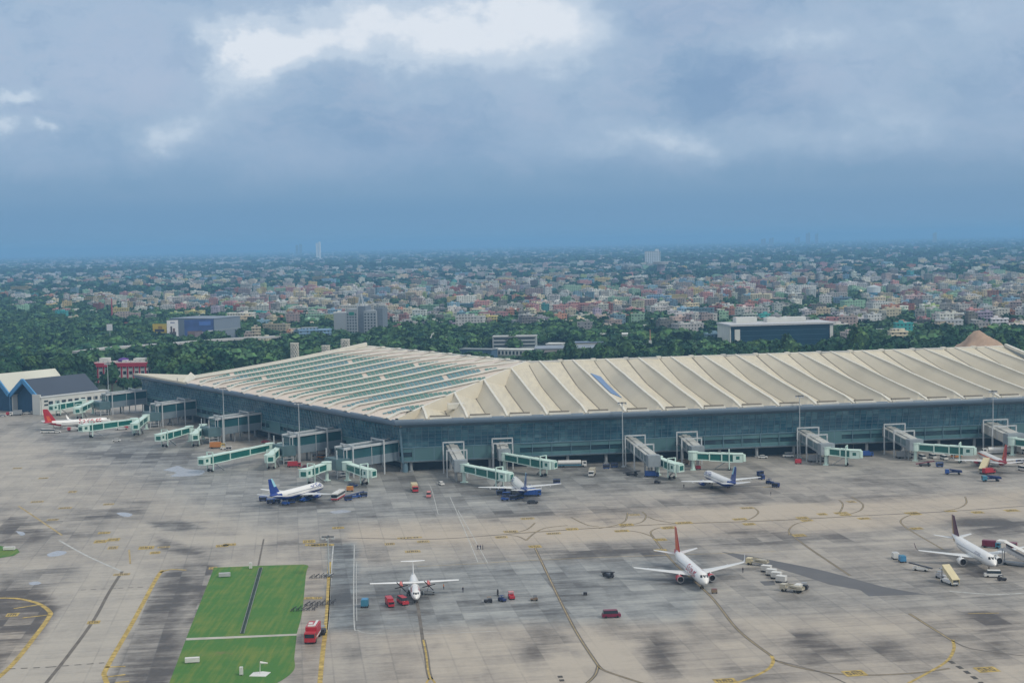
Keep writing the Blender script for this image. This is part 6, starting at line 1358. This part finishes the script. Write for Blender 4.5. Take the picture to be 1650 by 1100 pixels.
def house_geo(w, d, h, kind, rs, tint):
    """list of (quads(4x3), uv(4x2), rgb) for one house about its base"""
    out = []
    def bx(x0, x1, y0, y1, z0, z1, c, uvw=True, top=None):
        P = [(x0, y0), (x1, y0), (x1, y1), (x0, y1)]; per = 0.
        for i in range(4):
            a, b2 = P[i], P[(i+1) % 4]; l_ = abs(a[0]-b2[0])+abs(a[1]-b2[1])
            o = per+.9*i if uvw else -999
            out.append((((a[0], a[1], z0), (b2[0], b2[1], z0), (b2[0], b2[1], z1), (a[0], a[1], z1)), ((o, z0), (o+l_, z0), (o+l_, z1), (o, z1)) if uvw else ((0, 0),)*4, c)); per += l_
        out.append((((x0, y0, z1), (x1, y0, z1), (x1, y1, z1), (x0, y1, z1)), ((0, 0),)*4, top or c))
    rc = ROOFS[rs.randrange(5)]
    bx(-w/2, w/2, -d/2, d/2, 0, h, tint, True, rc)
    tr = tuple(min(1, c*1.15) for c in tint)
    bx(-w/2-.3, w/2+.3, -d/2-.3, -d/2, h-.2, h+.8, tr, False); bx(-w/2-.3, -w/2, -d/2, d/2+.3, h-.2, h+.8, tr, False); bx(w/2, w/2+.3, -d/2, d/2+.3, h-.2, h+.8, tr, False); bx(-w/2, w/2, d/2, d/2+.3, h-.2, h+.8, tr, False)
    for k in range(int(h/3.2)): bx(-w/2-.5, w/2+.5, -d/2-.9, -d/2, 3.2*(k+1)-.25, 3.2*(k+1)+.0, tr, False) if kind % 3 == 0 else None
    sx = rs.uniform(-.3, .3)*w; bx(sx-1.8, sx+1.8, 0, d*.35, h, h+2.7, tr if kind % 2 else tint, False)
    tk = rs.choice(((.04, .04, .05), (.5, .5, .48), (.3, .3, .32))); tx = -sx; bx(tx-1., tx+1., -d*.1, d*.1+.8, h, h+1.8, tk, False)
    if kind % 4 == 1: bx(-w/2+w*.1, w/2-w*.4, -d/2+1, d/2-1, h, h+2.8, tint, True, rc)
    return out
def emit(name, items, parent=None):
    """items: list of (x, y, rot, geo)"""
    V_, UV_, C_ = [], [], []
    for (x, y, rz, g_) in items:
        c, s = cos(rz), sin(rz)
        for (q, uv, rgb) in g_:
            for p in q: V_.append((x+p[0]*c-p[1]*s, y+p[0]*s+p[1]*c, p[2]))
            UV_ += list(uv); C_ += [(*rgb, 1.)]*4
    n = len(V_)//4
    o = bigmesh(name, np.array(V_), np.arange(n*4).reshape(n, 4), house_m, {'tint': ('CORNER', 'FLOAT_COLOR', np.array(C_))}, uv=np.array(UV_))
    if parent is not None: o.parent = parent
    return o
def town_edge(px):      # pixel row where the woods give way to the town
    return np.interp(px, [0, 120, 200, 300, 400, 560, 640, 760, 850, 1150, 1350, 1450, 1650], [478, 488, 500, 512, 522, 520, 530, 522, 526, 524, 534, 530, 536])
def behind_terminal(x, y):
    p = np.array((x, y))-Cc; uR_c, vR_c, uL_c, vL_c = p@uR, p@vR, p@uL, p@vL
    if uR_c > 60 and vR_c < WD+78 and uR_c < LR+70: return True
    if uL_c > 60 and vL_c < WD+58 and uL_c < LLr+6: return True
    if uL_c > LLr-2 and uL_c < LLe+4 and vL_c < 52: return True
    if vL_c < 8 and vR_c < 8: return True
    return False
BLK = [(955, 553, 1022, 556), (296, 547, 390, 554), (150, 590, 250, 640), (738, 566, 982, 590), (1172, 556, 1350, 574), (1385, 541, 1440, 546), (548, 540, 608, 550), (245, 548, 296, 558), (990, 548, 1020, 566)]
BIGB = [(190, 600, 62, 46), (320, 548, 75, 16), (577, 540, 40, 12), (829, 560, 50, 14), (920, 574, 70, 14), (706, 574, 24, 6), (905, 560, 50, 14), (654, 561, 20, 5), (988, 553, 44, 7), (1260, 558, 96, 14), (1412, 542, 34, 6)]
houses = []
rs = random.Random(5)
npx = lambda: rs.uniform(-60, 1710)
def dens(px, py):
    if behind_terminal(*at(px, py)[:2]) or (px < 300 and py > 560): return 0.
    e = town_edge(px); hy = YH-(px-CX)*34/1650.
    v = py-hy                     # rows below the horizon
    X_, Y_, _ = at(px, py); s0 = 1/(1+Y_/9000.)
    n_ = .5+.42*sin(X_*.0065+1.3*sin(Y_*.0021))*sin(Y_*.0052+1.7*sin(X_*.0031+2))+.30*sin(X_*.021+Y_*.006)*sin(Y_*.017-X_*.008)
    n_ = min(1.15, max(0., (n_-.22)*1.75))
    if py > e+38: return 0.
    if py > e+10: return .045 if sin(X_*.02)*sin(Y_*.013) > 0 else .012
    core = 1. if v > 70 else np.interp(v, [2, 10, 22, 40, 70, 90], [2.2, 1.3, .6, .48, .74, .95])
    if px < 380 and v > 30: core *= np.interp(px, [0, 200, 380], [.5, .7, 1.]) * (.62 if v > 60 else 1)
    if px < 500 and v < 30: core = 2.
    if px > 1050: core *= np.interp(v, [20, 60, 100], [.35, .55, 1.])
    return core*(.06+.85*n_)
cells = set(); tries = 0
while len(houses) < 12500 and tries < 170000:
    tries += 1
    px = npx(); hy = YH-(px-CX)*34/1650.
    u = rs.random(); v = 2.2+190*u**1.5
    py = hy+v
    if rs.random() > dens(px, py): continue
    if any(abs(px-a_) < c2 and abs(py-b_) < d_ for a_, b_, c2, d_ in BIGB): continue
    x, y, _ = at(px, py)
    sc = 1 if y < 3500 else (1.35 if y < 7000 else 2.2)
    key = (int(x/(21*sc)), int(y/(25*sc)))
    if key in cells: continue
    cells.add(key); houses.append((x, y, px, py, sc))
houses.sort(key=lambda h_: h_[1])
SECT = [(-200, 150, 'far left woods'), (150, 330, 'billboards'), (330, 470, 'grey shed'), (470, 640, 'grey tower block'), (640, 800, 'left wing ridge'), (800, 940, 'grey office block'), (940, 1120, 'low white building'), (1120, 1250, 'glass block left half'), (1250, 1370, 'glass block right half'), (1370, 1500, 'white pavilion'), (1500, 2000, 'large sand heap')]
def sect(px):
    for a, b2, n_ in SECT:
        if a <= px < b2: return n_
NUM = {1: 'one', 2: 'two', 3: 'three', 4: 'four', 5: 'five', 6: 'six', 7: 'seven'}
far_items = []; near = []
inview = 0
for i, (x, y, px, py, sc) in enumerate(houses):
    hi_ = int(np.searchsorted(np.cumsum(HW), rs.random())); hi_ = min(hi_, len(HUES)-1); nm, tint = HUES[hi_]
    st_ = rs.choice((2, 2, 3, 3, 4, 4, 5, 6)); w, d = rs.uniform(8.5, 19)*sc, rs.uniform(8, 14)*sc; bigb = rs.random() < .07
    if bigb: w, d, st_ = rs.uniform(20, 36)*min(sc, 1.5), rs.uniform(12, 18)*min(sc, 1.5), rs.choice((4, 5, 5, 6)); nm, tint = HUES[rs.choice((0, 1, 1, 13, 2, 14, 3, 4, 6))]
    h = 3.2*st_*(1 if sc < 1.5 else rs.uniform(.9, 1.3))
    fv = rs.uniform(.5, 1.12); tint = tuple(min(.82, c*fv*rs.uniform(.95, 1.05)) for c in tint)
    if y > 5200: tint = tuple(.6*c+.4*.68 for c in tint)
    rz = rs.choice((0, .1, -.15, .35, -.3, .2))+rs.uniform(-.05, .05)
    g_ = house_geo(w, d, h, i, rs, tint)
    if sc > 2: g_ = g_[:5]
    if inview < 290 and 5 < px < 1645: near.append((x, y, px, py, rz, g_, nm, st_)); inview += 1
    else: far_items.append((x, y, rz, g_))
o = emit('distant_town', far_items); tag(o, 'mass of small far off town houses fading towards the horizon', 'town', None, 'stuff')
bysec = {}
for n_ in near: bysec.setdefault(sect(n_[2]), []).append(n_)
used = {}
POSW = ['', 'second ', 'third ', 'fourth ', 'fifth ', 'sixth ', 'seventh ', 'eighth ', 'ninth ', 'tenth ']
for sname, lst in bysec.items():
    lst.sort(key=lambda q_: q_[2])
    cnt = {}
    for (x, y, px, py, rz, g_, nm, st_) in lst: cnt[(nm, st_)] = cnt.get((nm, st_), 0)+1
    seen = {}
    for (x, y, px, py, rz, g_, nm, st_) in lst:
        k = seen.get((nm, st_), 0); seen[(nm, st_)] = k+1
        an_ = '' if cnt[(nm, st_)] == 1 else (', %sfrom left' % (POSW[k] or 'first ') if k < 10 else ', towards its right end')
        lab = '%s %s-storey house behind the %s%s' % (nm, NUM[st_], sname, an_)
        r_ = empty('town_house', (x, y, 0), rz, lab, 'house', 'painted town houses behind the terminal')
        walls = g_[:4]; rest = g_[4:]
        emit('wall', [(0, 0, 0, walls)], r_); emit('roof', [(0, 0, 0, rest)], r_)
# ---- trees
M, t, b, node, mx, ma = shader('foliage')
tin = node('ShaderNodeAttribute', attribute_name='tint').outputs['Color']; oi = node('ShaderNodeObjectInfo').outputs['Random']
geo = node('ShaderNodeNewGeometry'); n1_ = node('ShaderNodeTexNoise', inp={'Vector': geo.outputs['Position'], 'Scale': .06, 'Detail': 3}).outputs['Fac']
c_ = mx(ma('MULTIPLY', oi, .9), (.024, .082, .042, 1), (.10, .185, .062, 1))
c_ = mx(node('ShaderNodeMapRange', inp={0: n1_, 1: .35, 2: .7}).outputs[0], c_, (.016, .056, .044, 1)); c_ = mx(1., c_, tin, 'MULTIPLY')
t.links.new(c_, b.inputs['Base Color']); b.inputs['Roughness'].default_value = .9; b.inputs['Specular IOR Level'].default_value = .2
leaf_m = M; bark = mat('tree_bark', (.09, .07, .05), .9)
def crown_arr(seed, nl, leaf, rx, rz_, zc, lob=7):
    r0 = np.random.default_rng(seed); cen = []
    for i in range(lob):
        a = r0.uniform(0, 2*pi); rr0 = r0.uniform(.1, .62); cen.append((cos(a)*rr0*rx, sin(a)*rr0*rx, zc+r0.uniform(-.45, .6)*rz_, r0.uniform(.36, .62)))
    cen.append((0, 0, zc, .75)); cen = np.array(cen); Q = []; Tn = []
    for i in range(nl):
        c = cen[r0.integers(len(cen))]; dv_ = r0.normal(size=3); dv_ /= np.linalg.norm(dv_); rad = c[3]*rx*r0.uniform(.72, 1.08)
        if dv_[2] < -.5: dv_[2] *= -.4
        p = c[:3]+dv_*rad*np.array((1, 1, .82*rz_/rx*1.2)); nrm = dv_+r0.normal(size=3)*.55; nrm /= np.linalg.norm(nrm)
        u = np.cross(nrm, r0.normal(size=3)); u /= np.linalg.norm(u); w = np.cross(nrm, u); s0 = leaf*r0.uniform(.6, 1.35)
        Q.append([p-u*s0-w*s0*.8, p+u*s0*.9-w*s0, p+u*s0+w*s0*.7, p-u*s0*.8+w*s0]); v_ = r0.uniform(.6, 1.45); Tn.append((v_*r0.uniform(.9, 1.15), v_, v_*.9))
    return np.array(Q), np.array(Tn)
def core_arr(rx, rz_, zc, n=10, m_=6, seed=0):
    r0 = np.random.default_rng(seed); P = np.zeros((m_+1, n, 3))
    for j in range(m_+1):
        ph = -pi/2*.75+(pi/2*.75+pi/2)*j/m_
        for i in range(n):
            k = .78+.16*r0.random(); P[j, i] = (cos(ph)*cos(2*pi*i/n)*rx*k, cos(ph)*sin(2*pi*i/n)*rx*k, zc+sin(ph)*rz_*k)
    return np.array([[P[j, i], P[j, (i+1) % n], P[j+1, (i+1) % n], P[j+1, i]] for j in range(m_) for i in range(n)])
def crown_mesh(name, seed, nl, leaf, rx, rz_, zc):
    Q, Tn = crown_arr(seed, nl, leaf, rx, rz_, zc); K = core_arr(rx*.82, rz_*.82, zc, seed=seed); Q = np.concatenate([Q, K]); Tn = np.concatenate([Tn, np.full((len(K), 3), .75)])
    n = len(Q); cc = np.concatenate([np.repeat(Tn, 4, 0), np.ones((n*4, 1))], 1)
    o = bigmesh(name, Q.reshape(-1, 3), np.arange(n*4).reshape(n, 4), leaf_m, {'tint': ('CORNER', 'FLOAT_COLOR', cc)}); me = o.data; bpy.data.objects.remove(o); return me
KINDS = [('broad', 0, 5.6, 4.0, 7.0, 'broad rounded'), ('tall', 1, 4.2, 5.4, 8.6, 'tall narrow'), ('low', 2, 5.0, 3.0, 4.6, 'low spreading'), ('dense', 3, 6.6, 4.6, 7.6, 'large dense'), ('thin', 4, 3.8, 3.4, 6.6, 'small loose')]
protos = []
for nm, sd_, rx, rz_, zc, word in KINDS:
    me = crown_mesh('crown', sd_+1, 760, .55, rx, rz_, zc); tb = MB(); tb.tube((0, 0, 0), (.2, .1, zc*.75), .42, .22, 7)
    for k in range(4): a = k*1.7+sd_; tb.tube((.1, 0, zc*.45), (cos(a)*rx*.5, sin(a)*rx*.5, zc*.85), .18, .07, 5)
    to = tb.build('trunk', bark); tm = to.data; bpy.data.objects.remove(to); protos.append((me, tm, word))
occ = []
for (x, y, px, py, sc) in houses: occ.append((x, y))
hset = {}
for (x, y) in occ: hset.setdefault((int(x//20), int(y//20)), []).append((x, y))
def clash(x, y, r0=11):
    i, j = int(x//20), int(y//20)
    return any(hypot(a-x, b2-y) < r0 for di in (-1, 0, 1) for dj in (-1, 0, 1) for a, b2 in hset.get((i+di, j+dj), ()))
tcand = []
r0 = np.random.default_rng(21)
Hloc = lambda x, y: (np.array((x, y))-hcorner)
for _ in range(60000):
    px = r0.uniform(-80, 1730); e = float(town_edge(px)); py = r0.uniform(e-8, 640 if px < 360 else 600)
    x, y, _z = at(px, py)
    if y < 880 or behind_terminal(x, y): continue
    l_ = Hloc(x, y); al, fr = l_@lA, l_@frn
    if -70 < al < LA*1.15+8 and -12 < fr < 150: continue
    if al < 8 and px < 240: continue
    if px < 235 and py > 632: continue
    if any(abs(x-a_) < c2+4 and -60 < y-b_ < d_+4 for a_, b_, c2, d_ in HEAPS): continue
    if any(min(q_[0] for q_ in M_)-2 < px < max(q_[0] for q_ in M_)+2 and np.interp(px, [M_[0][0], M_[1][0]], [M_[0][1], M_[1][1]])-.5 < py < np.interp(px, [M_[3][0], M_[2][0]], [M_[3][1], M_[2][1]])+2.5 for M_ in MEADOW): continue
    if any(a_ < px < c2 and b_ < py < d_ for a_, b_, c2, d_ in BLK): continue
    fy_ = float(np.interp(px, [120, 180, 232, 285, 345, 392, 450], [586, 575, 569, 565, 560, 557, 554]))
    if 115 < px < 455 and -3.5 < py-fy_ < 7: continue
    if 230 < px < 330 and 578 < py < 588: continue
    sp_ = 12. if y < 1500 else 12.5
    key = (int(x/sp_), int(y/sp_)); tcand.append((key, x, y, px, py))
seen = set(); trees = []
for key, x, y, px, py in tcand:
    if key in seen or clash(x, y, 9): continue
    seen.add(key); trees.append((x, y, px, py))
for px, py in ((172, 634), (181, 636), (199, 634), (207, 636), (216, 633), (150, 632), (244, 610), (252, 606)): x, y, _z = at(px, py); trees.append((x, y, px, py))
trees.sort(key=lambda q_: q_[1])
TS = [(-200, 120, 'behind the hangars at the far left'), (120, 260, 'around the red building'), (260, 420, 'between the flyover and the left wing'), (420, 560, 'by the white lattice towers'), (560, 700, 'behind the peak of the left wing'), (700, 860, 'near the grey office block'), (860, 1060, 'around the low white building'), (1060, 1180, 'left of the dark glass block'), (1180, 1350, 'in front of the dark glass block'), (1350, 1500, 'around the white pavilion'), (1500, 2000, 'beside the large sand heap')]
nth = 0; far_t = []; tcount = {}; first = {}
for (x, y, px, py) in trees:
    k = int(r0.integers(5)); s_ = float(r0.choice((.8, 1.0, 1.3, 1.6, 2.0)))*float(r0.uniform(.9, 1.1))
    if nth < 295 and 3 < px < 1647:
        nth += 1; me, tm, word = protos[k]; sec = next(n_ for a_, b_, n_ in TS if a_ <= px < b_)
        depth = 'front' if py > float(town_edge(px))+42 else 'rear'
        kk = (word, sec); c0_ = tcount.get(kk, 0); tcount[kk] = c0_+1
        ordw = ['nearest', 'second nearest', 'third nearest', 'fourth nearest', 'fifth nearest', 'sixth nearest', 'seventh nearest', 'eighth nearest', 'ninth nearest', 'tenth nearest']
        lab = '%s green tree %s%s' % (word, sec, ', '+ordw[c0_]+' of its kind' if c0_ < 10 else ', deep in the belt')
        r_ = empty('tree', (x, y, 0), float(r0.uniform(0, 6.28)), lab, 'tree', 'trees in the green belt behind the terminal'); r_.scale = (s_, s_, s_*float(r0.uniform(.85, 1.15)))
        for nme, md in (('crown', me), ('trunk', tm)): o = bpy.data.objects.new(nme, md); COL.objects.link(o); o.parent = r_
    else: far_t.append((x, y, s_))
# the rest of the woods and the greenery between the houses: one mass
r1 = np.random.default_rng(33); VAR = []
for v_ in range(6):
    Q, Tn = crown_arr(40+v_, 90, 1.25, 5.2+v_*.2, 3.8, 5.6, 6); K = core_arr(4.2, 3.2, 5.2, 7, 4, v_); VAR.append((np.concatenate([Q, K]), np.concatenate([Tn, np.full((len(K), 3), .8)])))
VARF = []
for v_ in range(6):
    Q, Tn = crown_arr(60+v_, 16, 3.0, 5.2, 3.6, 5.2, 5); K = core_arr(4.8, 3.6, 4.6, 6, 3, v_); VARF.append((np.concatenate([Q, K]), np.concatenate([Tn, np.full((len(K), 3), .85)])))
mid_, far_ = [], []
for (x, y, s_) in far_t: mid_.append((x, y, s_))
cs = set(); tries = 0
while tries < 46000:
    tries += 1; px = r1.uniform(-60, 1710); hy = YH-(px-CX)*34/1650.; v = 2.5+150*r1.random()**1.35; py = hy+v
    if py > float(town_edge(px))+2: continue
    x, y, _z = at(px, py); g_ = 12 if y < 3500 else (19 if y < 6500 else 48)
    key = (int(x/g_), int(y/g_))
    if key in cs or clash(x, y, 8 if y < 6500 else 14): continue
    cs.add(key); (mid_ if y < 3200 else far_).append((x, y, float(r1.uniform(.75, 1.6))*(1 if y < 3500 else (1.35 if y < 6500 else 2.2))))
def mass(name, lst, var, label):
    Vs, Cs = [], []
    for i, (x, y, s_) in enumerate(lst):
        Q, Tn = var[i % 6]; a = r1.uniform(0, 6.28); c, s = cos(a), sin(a); R2 = np.array(((c, s, 0), (-s, c, 0), (0, 0, 1)))
        sz = s_ if s_ < 1.3 else s_*.75
        Vs.append((Q@R2)*np.array((s_, s_, sz))+np.array((x, y, -.3))); Cs.append(Tn*r1.uniform(.7, 1.35))
    V_ = np.concatenate(Vs); C_ = np.concatenate(Cs); n = len(V_)
    cc = np.concatenate([np.repeat(C_, 4, 0), np.ones((n*4, 1))], 1)
    o = bigmesh(name, V_.reshape(-1, 3), np.arange(n*4).reshape(n, 4), leaf_m, {'tint': ('CORNER', 'FLOAT_COLOR', cc)}); tag(o, label, 'trees', None, 'stuff')
    return n
n1c = mass('woods', mid_, VAR, 'dense dark green woods and gardens between the terminal and the town'); n2c = mass('distant_woods', far_, VARF, 'far off treetops spread among the houses to the horizon')
print('houses', len(houses), 'trees', len(trees), len(mid_), len(far_), 'faces', n1c, n2c)
# ---------------------------------------------------------------- haze
hz = MB(); hz.box((0, 22000, 84.), (92000, 47000, 172.)); hzo = hz.build('haze', bpy.data.materials.new('haze_air')); tag(hzo, kind='stuff')
hm = hzo.data.materials[0]; hm.use_nodes = True; hn = hm.node_tree; hn.nodes.remove(hn.nodes['Principled BSDF'])
pv = hn.nodes.new('ShaderNodeVolumePrincipled'); hn.links.new(pv.outputs[0], hn.nodes['Material Output'].inputs['Volume'])
pv.inputs['Density'].default_value = 1.08e-4; pv.inputs['Color'].default_value = (.31, .62, 1., 1); pv.inputs['Anisotropy'].default_value = 0.
